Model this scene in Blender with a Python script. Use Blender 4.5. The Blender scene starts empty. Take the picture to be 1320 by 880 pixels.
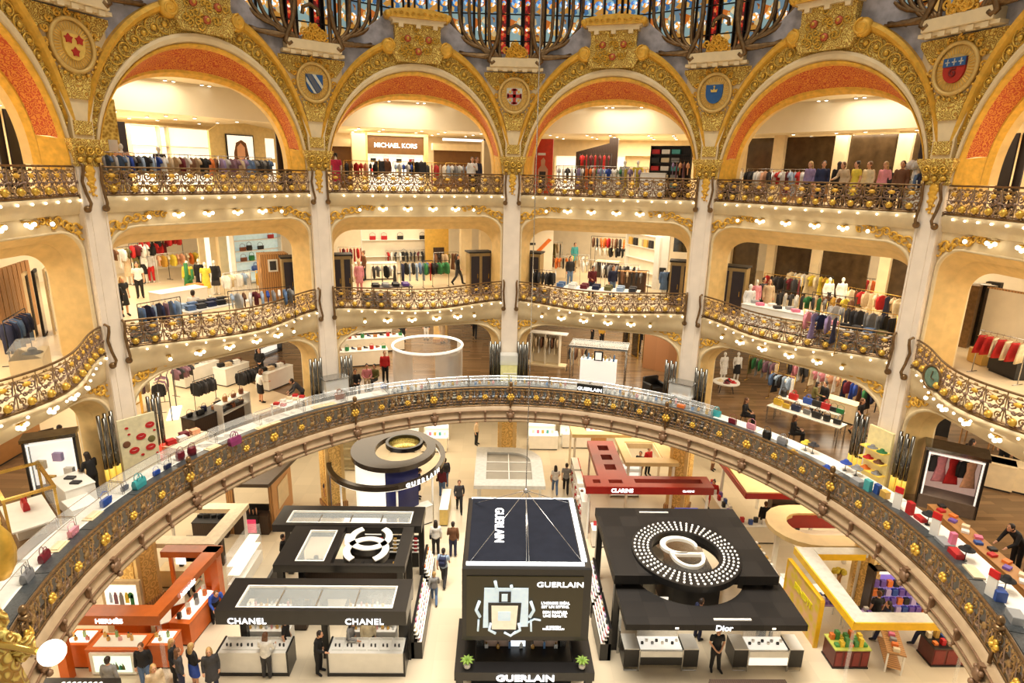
import bpy, bmesh, math, random
from mathutils import Vector, Matrix, Euler
from math import sin, cos, pi, radians, sqrt, atan2, hypot
random.seed(7)
SC = bpy.context.scene
COL = SC.collection

# ------------------------------------------------------------------ camera
EYE = Vector((-0.598, -16.502, 16.8))
F_PX, PITCH, ROLL, YAW = 796.3, 0.2663, 0.0222, 0.0240      # focal length in px of a 1320 px wide frame

def ray(px, py):
    X, Y = px - 660, py - 440
    x0 = X * cos(ROLL) + Y * sin(ROLL); y0 = -X * sin(ROLL) + Y * cos(ROLL)
    vx, vz = x0 / F_PX, -y0 / F_PX
    y = cos(PITCH) + vz * sin(PITCH); z = -sin(PITCH) + vz * cos(PITCH)
    return Vector((cos(YAW) * vx + sin(YAW) * y, -sin(YAW) * vx + cos(YAW) * y, z))

def G(px, py, z=0.0):
    """the point of the floor (or table) at height z that the photograph shows at px, py"""
    r = ray(px, py); t = (z - EYE.z) / r.z
    return EYE + r * t

cam_data = bpy.data.cameras.new('camera'); cam = bpy.data.objects.new('camera', cam_data); COL.objects.link(cam)
cam_data.sensor_width = 36.0; cam_data.lens = F_PX / 1320 * 36.0; cam_data.clip_end = 200
fwd = ray(660, 440).normalized(); right = (ray(760, 440) - ray(660, 440)).normalized(); up = right.cross(fwd)
cam.matrix_world = Matrix.Translation(EYE) @ Matrix((right, up, -fwd)).transposed().to_4x4()
SC.camera = cam

# ------------------------------------------------------------------ world, exposure, large lights
SC.view_settings.view_transform = 'Standard'; SC.view_settings.look = 'None'
SC.view_settings.gamma = 1.0; SC.view_settings.use_curve_mapping = False
SC.view_settings.exposure = 0.2
W = bpy.data.worlds.new('world'); SC.world = W; W.use_nodes = True
W.node_tree.nodes['Background'].inputs[0].default_value = (1.0, 0.89, 0.73, 1)
W.node_tree.nodes['Background'].inputs[1].default_value = 0.47
try:
    SC.cycles.use_light_tree = True; SC.cycles.max_bounces = 6; SC.cycles.diffuse_bounces = 3; SC.cycles.glossy_bounces = 3
    SC.cycles.transmission_bounces = 4; SC.cycles.transparent_max_bounces = 10
    SC.cycles.sample_clamp_indirect = 4.0; SC.cycles.caustics_reflective = False; SC.cycles.caustics_refractive = False
    SC.cycles.use_denoising = True; SC.cycles.denoiser = 'OPENIMAGEDENOISE'
except Exception:
    pass

def area(name, loc, size, power, color, rot=(0, 0, 0), shape='SQUARE', size_y=None):
    d = bpy.data.lights.new(name, 'AREA'); d.energy = power; d.color = color; d.size = size
    if size_y: d.shape = 'RECTANGLE'; d.size_y = size_y
    else: d.shape = shape
    o = bpy.data.objects.new(name, d); o.location = loc; o.rotation_euler = rot; COL.objects.link(o)
    return o

R0 = 15.0; A0 = R0 * cos(radians(18))                 # column ring, distance of a bay's chord from the axis
Z1, Z2, Z3 = 5.55, 10.45, 15.75                       # floors of the galleries
GC, GX, GY = -0.45, 12.11, 12.6                       # first gallery ring: centre y and half axes at the balustrade
BAYS = [-2.5, -1.5, -0.5, 0.5, 1.5, 2.5]
WARM = (1.0, 0.86, 0.65)
_d = area('dome_light', (0, 0, 31), 18, 4300, (1.0, 0.92, 0.80), shape='DISK'); _d.data.spread = radians(80)
for _k in BAYS:
    _a = radians(36 * _k)
    for _d, _z, _p, _s in ((4.0, 4.75, 520, 8), (4.5, 9.35, 380, 6), (11.5, 9.35, 420, 6), (4.5, 14.0, 380, 6), (11.5, 14.0, 420, 6), (3.2, 20.2, 150, 3), (8.0, 18.85, 520, 5)):
        area('gallery_light', ((A0 + _d) * sin(_a), (A0 + _d) * cos(_a), _z), _s, _p, WARM, rot=(0, 0, -_a))

# ------------------------------------------------------------------ materials
MATS = {}
def M(name, rgb=(0.8, 0.8, 0.8), rough=0.5, metal=0.0, var=0.08, scale=6.0, bump=0.0, emit=0.0, alpha=1.0, trans=0.0, ecol=None, spec=None, pattern=None, rgb2=None):
    if name in MATS: return MATS[name]
    m = bpy.data.materials.new(name); m.use_nodes = True; nt = m.node_tree; N = nt.nodes; L = nt.links
    b = N['Principled BSDF']; b.inputs['Roughness'].default_value = rough; b.inputs['Metallic'].default_value = metal
    if spec is not None: b.inputs['Specular IOR Level'].default_value = spec
    if trans: b.inputs['Transmission Weight'].default_value = trans; b.inputs['IOR'].default_value = 1.05
    if alpha < 1: b.inputs['Alpha'].default_value = alpha
    tc = N.new('ShaderNodeTexCoord')
    no = None
    if pattern is None:
        no = N.new('ShaderNodeTexNoise'); no.inputs['Scale'].default_value = scale; no.inputs['Detail'].default_value = 4
        L.new(tc.outputs['Object'], no.inputs['Vector']); fac = no.outputs['Fac']
    elif pattern == 'voronoi':
        no = N.new('ShaderNodeTexVoronoi'); no.inputs['Scale'].default_value = scale; L.new(tc.outputs['Object'], no.inputs['Vector']); fac = no.outputs['Distance']
    elif pattern == 'wave':
        no = N.new('ShaderNodeTexWave'); no.inputs['Scale'].default_value = scale; no.inputs['Distortion'].default_value = 3.0
        L.new(tc.outputs['Object'], no.inputs['Vector']); fac = no.outputs['Fac']
    elif pattern == 'scroll':        # curling tendrils: distorted rings
        v = N.new('ShaderNodeTexVoronoi'); v.inputs['Scale'].default_value = scale; L.new(tc.outputs['Object'], v.inputs['Vector'])
        mu = N.new('ShaderNodeMath'); mu.operation = 'MULTIPLY'; mu.inputs[1].default_value = 17.0; L.new(v.outputs['Distance'], mu.inputs[0])
        si = N.new('ShaderNodeMath'); si.operation = 'SINE'; L.new(mu.outputs[0], si.inputs[0])
        ma = N.new('ShaderNodeMath'); ma.operation = 'MULTIPLY_ADD'; ma.inputs[1].default_value = 0.5; ma.inputs[2].default_value = 0.5; L.new(si.outputs[0], ma.inputs[0])
        fac = ma.outputs[0]
    elif pattern == 'tiles':
        no = N.new('ShaderNodeTexBrick'); no.inputs['Scale'].default_value = scale; no.offset = 0.0; no.inputs['Mortar Size'].default_value = 0.006
        no.inputs['Brick Width'].default_value = 0.9; no.inputs['Row Height'].default_value = 0.9
        L.new(tc.outputs['Object'], no.inputs['Vector'])
        no.inputs['Color1'].default_value = (0.35, 0.35, 0.35, 1); no.inputs['Color2'].default_value = (0.65, 0.65, 0.65, 1); no.inputs['Mortar'].default_value = (0, 0, 0, 1)
        fac = no.outputs['Color']
    elif pattern == 'planks':
        no = N.new('ShaderNodeTexBrick'); no.inputs['Scale'].default_value = scale; no.inputs['Mortar Size'].default_value = 0.004
        no.inputs['Brick Width'].default_value = 1.6; no.inputs['Row Height'].default_value = 0.22
        L.new(tc.outputs['Object'], no.inputs['Vector'])
        no.inputs['Color1'].default_value = (0.2, 0.2, 0.2, 1); no.inputs['Color2'].default_value = (0.8, 0.8, 0.8, 1); no.inputs['Mortar'].default_value = (0.1, 0.1, 0.1, 1)
        fac = no.outputs['Color']
    cr = N.new('ShaderNodeValToRGB'); L.new(fac, cr.inputs[0])
    lo = [max(0, c * (1 - 2 * var)) for c in rgb]; hi = [min(1, c * (1 + var)) for c in (rgb2 or rgb)]
    if rgb2: lo = list(rgb)
    cr.color_ramp.elements[0].color = (*lo, 1); cr.color_ramp.elements[1].color = (*hi, 1)
    cr.color_ramp.elements[0].position = 0.25; cr.color_ramp.elements[1].position = 0.75
    L.new(cr.outputs[0], b.inputs['Base Color'])
    if emit:
        b.inputs['Emission Strength'].default_value = emit
        b.inputs['Emission Color'].default_value = (*(ecol or rgb), 1)
        if ecol is None: L.new(cr.outputs[0], b.inputs['Emission Color'])
        m.cycles.emission_sampling = 'NONE'
    if bump:
        bp = N.new('ShaderNodeBump'); bp.inputs['Strength'].default_value = bump; bp.inputs['Distance'].default_value = 0.05
        L.new(fac, bp.inputs['Height']); L.new(bp.outputs[0], b.inputs['Normal'])
    m.diffuse_color = (*rgb, alpha)
    MATS[name] = m
    return m

def C(r, g, b):
    """sRGB 0-255 to linear"""
    f = lambda v: (v / 255 / 12.92) if v / 255 <= 0.04045 else ((v / 255 + 0.055) / 1.055) ** 2.4
    return (f(r), f(g), f(b))

# ------------------------------------------------------------------ mesh builder
class MB:
    def __init__(s, f=None): s.v = []; s.f = []; s.m = []; s.map = f; s.sm = []
    def add(s, vs, fs, m=0, smooth=False):
        o = len(s.v)
        s.v += [tuple(s.map(*v)) for v in vs] if s.map else [tuple(v) for v in vs]
        s.f += [tuple(i + o for i in f) for f in fs]; s.m += [m] * len(fs); s.sm += [smooth] * len(fs)
        return s
    def box(s, x, y, z, sx, sy, sz, m=0, rz=0.0, b=0.0):
        """centre of the base x, y, z; b = chamfer of top and bottom edges"""
        c, n = cos(rz), sin(rz)
        rings = [(z, b), (z + b, 0), (z + sz - b, 0), (z + sz, b)] if b else [(z, 0), (z + sz, 0)]
        vs = []
        for zz, i in rings:
            for dx, dy in ((-1, -1), (1, -1), (1, 1), (-1, 1)):
                px, py = dx * (sx / 2 - i), dy * (sy / 2 - i)
                vs.append((x + px * c - py * n, y + px * n + py * c, zz))
        fs = [(3, 2, 1, 0)]
        for r in range(len(rings) - 1):
            for k in range(4):
                a, d = r * 4 + k, r * 4 + (k + 1) % 4
                fs.append((a, d, d + 4, a + 4))
        t = (len(rings) - 1) * 4; fs.append((t, t + 1, t + 2, t + 3))
        return s.add(vs, fs, m)
    def quad(s, a, b, c, d, m=0): return s.add([a, b, c, d], [(0, 1, 2, 3)], m)
    def prism(s, poly, z0, z1, m=0):
        n = len(poly)
        if sum(poly[i][0] * poly[(i + 1) % n][1] - poly[(i + 1) % n][0] * poly[i][1] for i in range(n)) < 0: poly = poly[::-1]
        vs = [(x, y, z0) for x, y in poly] + [(x, y, z1) for x, y in poly]
        fs = [tuple(range(n))[::-1], tuple(range(n, 2 * n))] + [(i, (i + 1) % n, (i + 1) % n + n, i + n) for i in range(n)]
        return s.add(vs, fs, m)
    def plate(s, poly, y0, y1, m=0):
        """polygon in x, z extruded along y"""
        n = len(poly)
        if sum(poly[i][0] * poly[(i + 1) % n][1] - poly[(i + 1) % n][0] * poly[i][1] for i in range(n)) < 0: poly = poly[::-1]
        vs = [(x, y0, z) for x, z in poly] + [(x, y1, z) for x, z in poly]
        fs = [tuple(range(n)), tuple(range(n, 2 * n))[::-1]] + [(i + n, (i + 1) % n + n, (i + 1) % n, i) for i in range(n)]
        return s.add(vs, fs, m)
    def ringplate(s, outer, inner, z0, z1, m=0):
        """flat frame between two outlines with the same number of points, horizontal, thickness z0..z1"""
        n = len(outer)
        vs = [(x, y, z) for z in (z0, z1) for p in (outer, inner) for x, y in p]
        fs = []
        for i in range(n):
            j = (i + 1) % n
            fs += [(2 * n + i, 2 * n + j, 3 * n + j, 3 * n + i), (i, n + i, n + j, j), (i, j, 2 * n + j, 2 * n + i), (n + j, n + i, 3 * n + i, 3 * n + j)]
        return s.add(vs, fs, m)
    def tube(s, pts, r=0.02, n=6, m=0, closed=False, cap=True):
        pts = [Vector(p) for p in pts]; k = len(pts); vs = []; up = None
        for i, p in enumerate(pts):
            if closed: t = pts[(i + 1) % k] - pts[i - 1]
            else: t = pts[min(i + 1, k - 1)] - pts[max(i - 1, 0)]
            t = t.normalized() if t.length > 1e-9 else Vector((0, 0, 1))
            if up is None: up = Vector((0, 0, 1)) if abs(t.z) < 0.9 else Vector((1, 0, 0))
            u = t.cross(up)
            if u.length < 1e-6: u = t.orthogonal()
            u.normalize(); w = u.cross(t); up = w
            rr = r[i] if isinstance(r, (list, tuple)) else r
            vs += [tuple(p + u * (rr * cos(2 * pi * j / n)) + w * (rr * sin(2 * pi * j / n))) for j in range(n)]
        fs = []
        for i in range(k if closed else k - 1):
            a, b = i * n, ((i + 1) % k) * n
            fs += [(a + j, a + (j + 1) % n, b + (j + 1) % n, b + j) for j in range(n)]
        if cap and not closed: fs += [tuple(range(n))[::-1], tuple(range((k - 1) * n, k * n))]
        return s.add(vs, fs, m, n > 4)
    def lathe(s, prof, n=16, x=0, y=0, z=0, m=0, sx=1, sy=1, smooth=True):
        vs = [(x + r * sx * cos(2 * pi * j / n), y + r * sy * sin(2 * pi * j / n), z + h) for r, h in prof for j in range(n)]
        k = len(prof); fs = []
        for i in range(k - 1): fs += [(i * n + j, i * n + (j + 1) % n, (i + 1) * n + (j + 1) % n, (i + 1) * n + j) for j in range(n)]
        fs += [tuple(range(n))[::-1], tuple(range((k - 1) * n, k * n))]
        return s.add(vs, fs, m, smooth)
    def cyl(s, x, y, z, r, h, n=16, m=0): return s.lathe([(r, 0), (r, h)], n, x, y, z, m, smooth=False)
    def sph(s, x, y, z, rx, ry=None, rz=None, nu=10, nv=6, m=0):
        ry = ry or rx; rz = rz or rx
        return s.lathe([(max(1e-4, sin(pi * i / nv)), -cos(pi * i / nv) * rz / rx) for i in range(nv + 1)] if False else [(max(1e-3, sin(pi * i / nv)) * rx, -cos(pi * i / nv) * rz) for i in range(nv + 1)], nu, x, y, z, m, 1, ry / rx)
    def loft(s, rings, m=0, closed=True, caps=True, smooth=True):
        n = len(rings[0]); vs = [p for r in rings for p in r]; fs = []
        for i in range(len(rings) - 1):
            for j in range(n if closed else n - 1):
                a, b = i * n + j, i * n + (j + 1) % n
                fs.append((a, b, b + n, a + n))
        if caps and closed: fs += [tuple(range(n))[::-1], tuple(range((len(rings) - 1) * n, len(rings) * n))]
        return s.add(vs, fs, m, smooth)
    def disc_y(s, x, y, z, r, d, n=14, m=0, dome=0.0, sz=1.0):
        """disc facing -y: centre x, z, front at y - d"""
        vs = []; prof = [(r, 0), (r, d * 0.6), (r * 0.75, d), (r * 0.3, d + dome)]
        for rr, h in prof: vs += [(x + rr * cos(2 * pi * j / n), y - h, z + rr * sz * sin(2 * pi * j / n)) for j in range(n)]
        fs = []
        for i in range(3): fs += [(i * n + j, i * n + (j + 1) % n, (i + 1) * n + (j + 1) % n, (i + 1) * n + j) for j in range(n)]
        fs.append(tuple(range(3 * n, 4 * n))); fs.append(tuple(range(n))[::-1])
        return s.add(vs, fs, m, True)
    def mesh(s, name, mats):
        me = bpy.data.meshes.new(name); me.from_pydata(s.v, [], s.f)
        for m in (mats if isinstance(mats, (list, tuple)) else [mats]): me.materials.append(m)
        me.polygons.foreach_set('material_index', s.m); me.polygons.foreach_set('use_smooth', s.sm)
        me.update(); return me
    def build(s, name, mats, parent=None, loc=None, rz=0.0):
        return put(s.mesh(name, mats), name, parent, loc, rz)

def put(me, name, parent=None, loc=None, rz=0.0, mat=None):
    o = bpy.data.objects.new(name, me); COL.objects.link(o)
    if parent: o.parent = parent
    if loc is not None: o.location = loc
    if rz: o.rotation_euler.z = rz
    if mat is not None:
        o.material_slots[0].link = 'OBJECT'; o.material_slots[0].material = mat
    return o

def tag(o, label, cat, group=None, kind=None):
    o['label'] = label; o['category'] = cat
    if group: o['group'] = group
    if kind: o['kind'] = kind
    return o
def thing(name, label, cat, loc=(0, 0, 0), rz=0.0, group=None):
    o = bpy.data.objects.new(name, None); COL.objects.link(o); o.location = loc; o.rotation_euler.z = rz; o.empty_display_size = 0.2
    return tag(o, label, cat, group)
def struct(name, mb, mats, label=None, loc=None, rz=0.0):
    o = mb.build(name, mats, None, loc, rz) if isinstance(mb, MB) else put(mb, name, None, loc, rz); o['kind'] = 'structure'
    if label: o['label'] = label
    return o
def dup(root, loc, rz=0.0, label=None, mats=None, scale=None):
    """copy of a thing with its parts and sub-parts; mats maps a part name to another material"""
    r = root.copy(); COL.objects.link(r); r.location = loc; r.rotation_euler.z = rz
    if scale: r.scale = (scale,) * 3 if isinstance(scale, (int, float)) else scale
    if label: r['label'] = label
    def recolour(o):
        k = o.name.split('.')[0]
        if mats and k in mats and o.type == 'MESH':
            o.material_slots[0].link = 'OBJECT'; o.material_slots[0].material = mats[k]
    recolour(r)
    for ch in list(root.children):
        c = ch.copy(); COL.objects.link(c); c.parent = r; recolour(c)
        for g in list(ch.children):
            d = g.copy(); COL.objects.link(d); d.parent = c; recolour(d)
    return r
def text(body, name, size, mat, parent=None, loc=(0, 0, 0), rot=(pi / 2, 0, 0), extrude=0.01, bold=0.0, align='CENTER', sx=1.0, spacing=1.0):
    cu = bpy.data.curves.new(name, 'FONT'); cu.body = body; cu.size = size; cu.extrude = extrude; cu.offset = bold; cu.align_x = align; cu.align_y = 'CENTER'
    cu.space_character = spacing; cu.resolution_u = 3
    c = bpy.data.objects.new('lettering_curve', cu); COL.objects.link(c)
    dg = bpy.context.evaluated_depsgraph_get(); me = bpy.data.meshes.new_from_object(c.evaluated_get(dg)); me.name = name
    bpy.data.objects.remove(c); bpy.data.curves.remove(cu)
    me.materials.clear(); me.materials.append(mat)
    o = put(me, name, parent); o.location = loc; o.rotation_euler = rot; o.scale = (sx, 1, 1)
    return o
def arc(cx, cz, r, a0, a1, n, y=0.0, rz=None):
    rz = rz or r
    return [(cx + r * cos(a0 + (a1 - a0) * i / n), y, cz + rz * sin(a0 + (a1 - a0) * i / n)) for i in range(n + 1)]
def spiral(cx, cz, r, turns, a0, n=18, y=0.0, sgn=1, rmin=0.12):
    out = []
    for i in range(n + 1):
        t = i / n; rr = r * (1 - t * (1 - rmin)); a = a0 + sgn * 2 * pi * turns * t
        out.append((cx + rr * cos(a), y, cz + rr * sin(a)))
    return out
def bay_frame(k):
    a = radians(36 * k); return (A0 * sin(a), A0 * cos(a), 0.0), -a
def bay_pt(k, u, v, z=0.0):
    a = radians(36 * k); return Vector(((A0 + v) * sin(a) + u * cos(a), (A0 + v) * cos(a) - u * sin(a), z))
def col_frame(k):
    a = radians(36 * k); return (R0 * sin(a), R0 * cos(a), 0.0), -a
def gal_pt(deg, dr=0.0, z=0.0):
    a = radians(deg); return Vector(((GX + dr) * sin(a), GC + (GY + dr) * cos(a), z))

SHOP = {-2.5: 'beyond the red-star shield', -1.5: 'between red-star and blue-white shields', -0.5: 'between blue-white and red-cross shields',
        0.5: 'between red-cross and crowned-blue shields', 1.5: 'between crowned-blue and blue-red shields', 2.5: 'beyond the blue-red shield'}
SHLD = {-3: 'hidden', -2: 'red-star shield', -1: 'blue-white shield', 0: 'red-cross shield', 1: 'crowned-blue shield', 2: 'blue-red shield', 3: 'far edge'}
# ------------------------------------------------------------------ shared materials
GOLD = M('gold_leaf', C(242, 188, 72), 0.4, 0.25, 0.14, 5, 0.3)
GOLDR = M('gilded_relief', (0.55, 0.29, 0.045), 0.4, 0.15, 0.2, 7.5, 0.7, pattern='scroll', rgb2=(0.95, 0.64, 0.17))
GOLDB = M('gold_boss', C(228, 184, 76), 0.36, 0.5, 0.14, 9)
CREAM = M('cream_plaster', C(236, 214, 172), 0.6, 0, 0.06, 3)
IVORY = M('ivory_moulding', C(240, 218, 174), 0.5, 0, 0.05, 3)
PINKW = M('pinkish_white_column_paint', C(248, 234, 216), 0.45, 0, 0.04, 2)
OCHRE = M('ochre_plaster', C(238, 202, 134), 0.55, 0, 0.08, 3)
MOSAIC = M('red_mosaic', C(205, 78, 30), 0.5, 0.0, 0.1, 7.0, 0.25, pattern='scroll', rgb2=C(226, 140, 50))
STONE = M('blue_grey_stone', C(186, 184, 194), 0.7, 0, 0.25, 2.5)
BRONZE = M('aged_bronze', C(134, 106, 72), 0.32, 0.75, 0.2, 8)
IRON = M('gilded_iron', C(164, 130, 82), 0.4, 0.45, 0.3, 9)
IRONP = M('mauve_brown_iron', C(146, 118, 98), 0.45, 0.3, 0.25, 7)
BULB = M('warm_bulb', (1, 0.9, 0.7), 0.4, 0, 0, 1, emit=3.5, ecol=(1, 0.9, 0.7))
WHITE = M('white_lacquer', C(240, 236, 226), 0.35, 0, 0.03, 3)
WARMW = M('warm_white_paint', C(240, 228, 204), 0.55, 0, 0.04, 2)
BLACK = M('black_lacquer', (0.012, 0.011, 0.011), 0.3, 0, 0.1, 4)
BLKM = M('black_matte', (0.02, 0.018, 0.017), 0.6, 0, 0.15, 5)
DKBR = M('dark_brown_wood', C(62, 44, 32), 0.45, 0, 0.25, 5, pattern='wave')
WOOD = M('oak_wood', C(186, 136, 82), 0.45, 0, 0.18, 3, pattern='wave')
TAN = M('tan_leatherette', C(172, 120, 66), 0.5, 0, 0.06, 4)
STEEL = M('brushed_steel', C(190, 190, 188), 0.25, 0.9, 0.1, 6)
CHROME = M('smoked_chrome', C(120, 118, 112), 0.12, 0.95, 0.2, 3)
BRASS = M('polished_brass', C(220, 180, 90), 0.2, 0.85, 0.1, 5)
GREYG = M('grey_granite', C(70, 74, 76), 0.3, 0, 0.3, 20)
GLASS = M('clear_glass', (0.95, 0.98, 0.97), 0.03, 0, 0, 1, alpha=0.16, spec=0.6)
FROST = M('frosted_glass', (0.92, 0.93, 0.9), 0.3, 0, 0.05, 2, alpha=0.55)
LITW = M('lit_white_panel', (1, 0.95, 0.85), 0.5, 0, 0, 1, emit=0.65, ecol=(1, 0.94, 0.82))
LITC = M('cool_lit_panel', (0.9, 0.95, 1.0), 0.5, 0, 0, 1, emit=0.9, ecol=(0.88, 0.94, 1.0))
SIGNW = M('white_lit_letter', (1, 1, 1), 0.5, 0, 0, 1, emit=1.6, ecol=(1, 1, 1))
SPOT = M('spotlight_lens', (1, 0.93, 0.8), 0.5, 0, 0, 1, emit=7.0, ecol=(1, 0.9, 0.72))
FLOORG = M('cream_stone_tiles', C(216, 200, 172), 0.22, 0, 0.06, 1.0, pattern='tiles')
FLOORW = M('honey_parquet', C(124, 96, 66), 0.22, 0, 0.14, 1.0, pattern='planks')
FLOORL = M('pale_stone_floor', C(226, 204, 168), 0.3, 0, 0.05, 1.0, pattern='tiles')
CEIL = M('white_ceiling', C(244, 232, 206), 0.7, 0, 0.02, 1)
ORANGE = M('orange_lacquer', C(214, 104, 34), 0.28, 0, 0.06, 3)
ORANGD = M('orange_brown_lacquer', C(170, 84, 32), 0.25, 0, 0.1, 3)
RED = M('red_lacquer', C(152, 28, 20), 0.35, 0, 0.08, 4)
REDC = M('bright_red_cloth', C(206, 26, 26), 0.7, 0, 0.1, 6)
YELL = M('yellow_gold_trim', C(238, 186, 30), 0.35, 0, 0.06, 4)
NAVY = M('deep_blue_panel', C(30, 34, 92), 0.3, 0, 0.1, 3)
SKIN = M('skin', C(220, 164, 128), 0.55, 0, 0.05, 5)
HAIRD = M('dark_brown_hair', C(46, 32, 24), 0.5, 0, 0.3, 20)
HAIRB = M('chestnut_hair', C(110, 70, 40), 0.5, 0, 0.3, 20)
HAIRL = M('blond_hair', C(190, 150, 90), 0.5, 0, 0.25, 20)
def cloth(name, r, g, b, var=0.12): return M(name + '_cloth', C(r, g, b), 0.8, 0, var, 8)
CL = {n: cloth(n, *c) for n, c in dict(black=(26, 24, 25), charcoal=(58, 56, 58), white=(238, 234, 226), cream=(232, 214, 176), navy=(34, 40, 72), blue=(46, 78, 168), denim=(92, 118, 156), pale_blue=(168, 188, 212),
      red=(190, 32, 30), burgundy=(110, 30, 40), pink=(232, 150, 160), magenta=(206, 50, 96), orange=(226, 120, 44), peach=(240, 180, 140), yellow=(232, 206, 70), mustard=(196, 150, 50), green=(50, 120, 66), olive=(112, 104, 56),
      teal=(70, 160, 164), lilac=(150, 130, 170), grey=(140, 138, 136), pale_grey=(196, 192, 186), brown=(112, 72, 44), beige=(208, 182, 146), mauve=(134, 98, 112)).items()}
# ------------------------------------------------------------------ floors, ceilings, back walls
def sector(inner, outer, a0, a1, n, z0, z1):
    m = MB(); vs = []; fs = []
    for i in range(n + 1):
        d = a0 + (a1 - a0) * i / n
        p, q = inner(d), outer(d)
        vs += [(p[0], p[1], z0), (q[0], q[1], z0), (q[0], q[1], z1), (p[0], p[1], z1)]
    for i in range(n):
        a, b = 4 * i, 4 * i + 4
        fs += [(a + 3, a + 2, b + 2, b + 3), (a, b, b + 1, a + 1), (a, a + 3, b + 3, b), (a + 1, b + 1, b + 2, a + 2)]
    fs += [(0, 1, 2, 3), (4 * n + 3, 4 * n + 2, 4 * n + 1, 4 * n)]
    return m.add(vs, fs)
def deca(v):
    def f(d):
        k = math.floor((d + 0.001) / 36) + 0.5 if d < 107.9 else 2.5
        k = max(-2.5, min(2.5, k)); a = radians(d - 36 * k); r = (A0 + v) / cos(a)
        return (r * sin(radians(d)), r * cos(radians(d)))
    return f
circ = lambda r: (lambda d: (r * sin(radians(d)), r * cos(radians(d))))
struct('floor', MB().cyl(0, 6, -0.3, 36, 0.3, 64), FLOORG, 'cream tiled ground floor of the store')
struct('floor', sector(lambda d: gal_pt(d, 0.22), circ(33), -128, 128, 128, Z1 - 0.62, Z1), [FLOORW], 'parquet floor of the first gallery')
struct('floor', sector(deca(0.0), circ(33), -108, 108, 72, Z2 - 0.4, Z2), [FLOORL], 'pale floor of the second gallery')
struct('floor', sector(deca(0.0), circ(30), -108, 108, 72, Z3 - 0.4, Z3), [FLOORL], 'floor of the third gallery')
struct('ceiling', sector(deca(0.3), circ(32.5), -108, 108, 72, 9.42, 9.5), [CEIL], 'ceiling over the first gallery')
struct('ceiling', sector(deca(1.3), circ(33), -108, 108, 72, 14.1, 14.2), [CEIL], 'ceiling over the second gallery')
struct('ceiling', sector(deca(5.0), circ(29.5), -108, 108, 72, 18.95, 19.05), [CEIL], 'lower ceiling over the third gallery')
struct('ceiling', sector(deca(1.2), deca(5.2), -108, 108, 72, 20.3, 20.4), [CEIL], 'upper ceiling behind the gilded arches')
struct('ceiling', sector(deca(5.0), deca(5.12), -108, 108, 72, 19.05, 20.3), [CEIL], 'ceiling step behind the gilded arches')
struct('ceiling', sector(lambda d: gal_pt(d, 0.45), circ(32.5), -128, 128, 128, Z1 - 0.72, Z1 - 0.64), [CEIL], 'ceiling under the first gallery')
for nm, v, z0, z1, mt in (('wall_ground', 17.0, 0, 4.9, WARMW), ('wall_first', 16.5, Z1, 9.42, WARMW), ('wall_second', 17.0, Z2, 14.1, WARMW), ('wall_third', 11.5, Z3, 18.95, CREAM)):
    for k in BAYS:
        loc, rz = bay_frame(k)
        hw = (A0 + v) * math.tan(radians(18))
        struct(nm, MB().box(0, v + 0.15, z0, 2 * hw + 0.1, 0.3, z1 - z0), mt, 'back wall of the shops', loc, rz)

l_, r_ = bay_frame(-1.5); struct('floor', MB().box(-0.5, 7.5, Z1, 9.5, 11.5, 0.008), FLOORL, 'pale stone floor area of the first gallery', l_, r_)
# ------------------------------------------------------------------ the gilded arches of the third gallery
ZS = 16.6
def ell(a, b, n=44, t0=0.02, t1=None, p=2.0):
    t1 = pi - t0 if t1 is None else t1
    f = lambda v: math.copysign(abs(v) ** (2 / p), v)
    return [(a * f(cos(t0 + (t1 - t0) * i / n)), ZS + b * f(sin(t0 + (t1 - t0) * i / n))) for i in range(n + 1)]
def band(rings, n=44, t0=0.02, t1=None):
    m = MB(); R = [[(x, y, z) for x, z in ell(a, b, n, t0, t1, q[0] if q else 2.0)] for a, b, y, *q in rings]
    return m.loft(R, closed=False, smooth=False)
def frieze_mesh():
    m = band([(4.36, 5.62, -0.06), (4.16, 4.78, -0.06)])
    N = 30
    for i in range(N):
        t = 0.13 + (pi - 0.26) * (i + 0.5) / N
        if abs(4.25 * cos(t)) < 1.2: continue
        po = Vector((4.36 * cos(t), 0, ZS + 5.62 * sin(t))); pi_ = Vector((4.16 * cos(t), 0, ZS + 4.78 * sin(t)))
        c = (po + pi_) / 2; w = (po - pi_).length * 0.5
        m.tube(spiral(c.x, c.z, w * 0.86, 1.4, t + (0 if i % 2 else pi), 15, -0.11, 1 if i % 2 else -1), [0.032 * (1 - 0.5 * j / 15) * min(1, w / 0.3) for j in range(16)], 5, 1)
        m.disc_y(c.x, -0.08, c.z, w * 0.26, 0.07, 8, 1, 0.03)
    return m.mesh('gold_frieze', [GOLDR, GOLDB])
def outer_mesh():
    m = MB(); a0 = math.acos(1.3 / 4.45)
    for sg in (1, -1):
        R = []
        for a, b, y in ((4.56, 5.95, 0.1), (4.54, 5.92, -0.2), (4.46, 5.78, -0.3), (4.38, 5.66, -0.22), (4.34, 5.58, -0.05)):
            R.append([(sg * x, y, z) for x, z in ell(a, b, 26, 0.02, a0)])
        m.loft(R, closed=False, smooth=False)
        cx, cz = sg * 1.28, ZS + 5.75 * sin(a0) - 0.08
        m.disc_y(cx, -0.1, cz, 0.33, 0.26, 16, 0, 0.02)
        m.tube(spiral(cx, cz, 0.29, 1.6, pi / 2, 22, -0.36, sg), 0.045, 5, 0)
    return m.mesh('outer_moulding', [GOLD])
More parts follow.
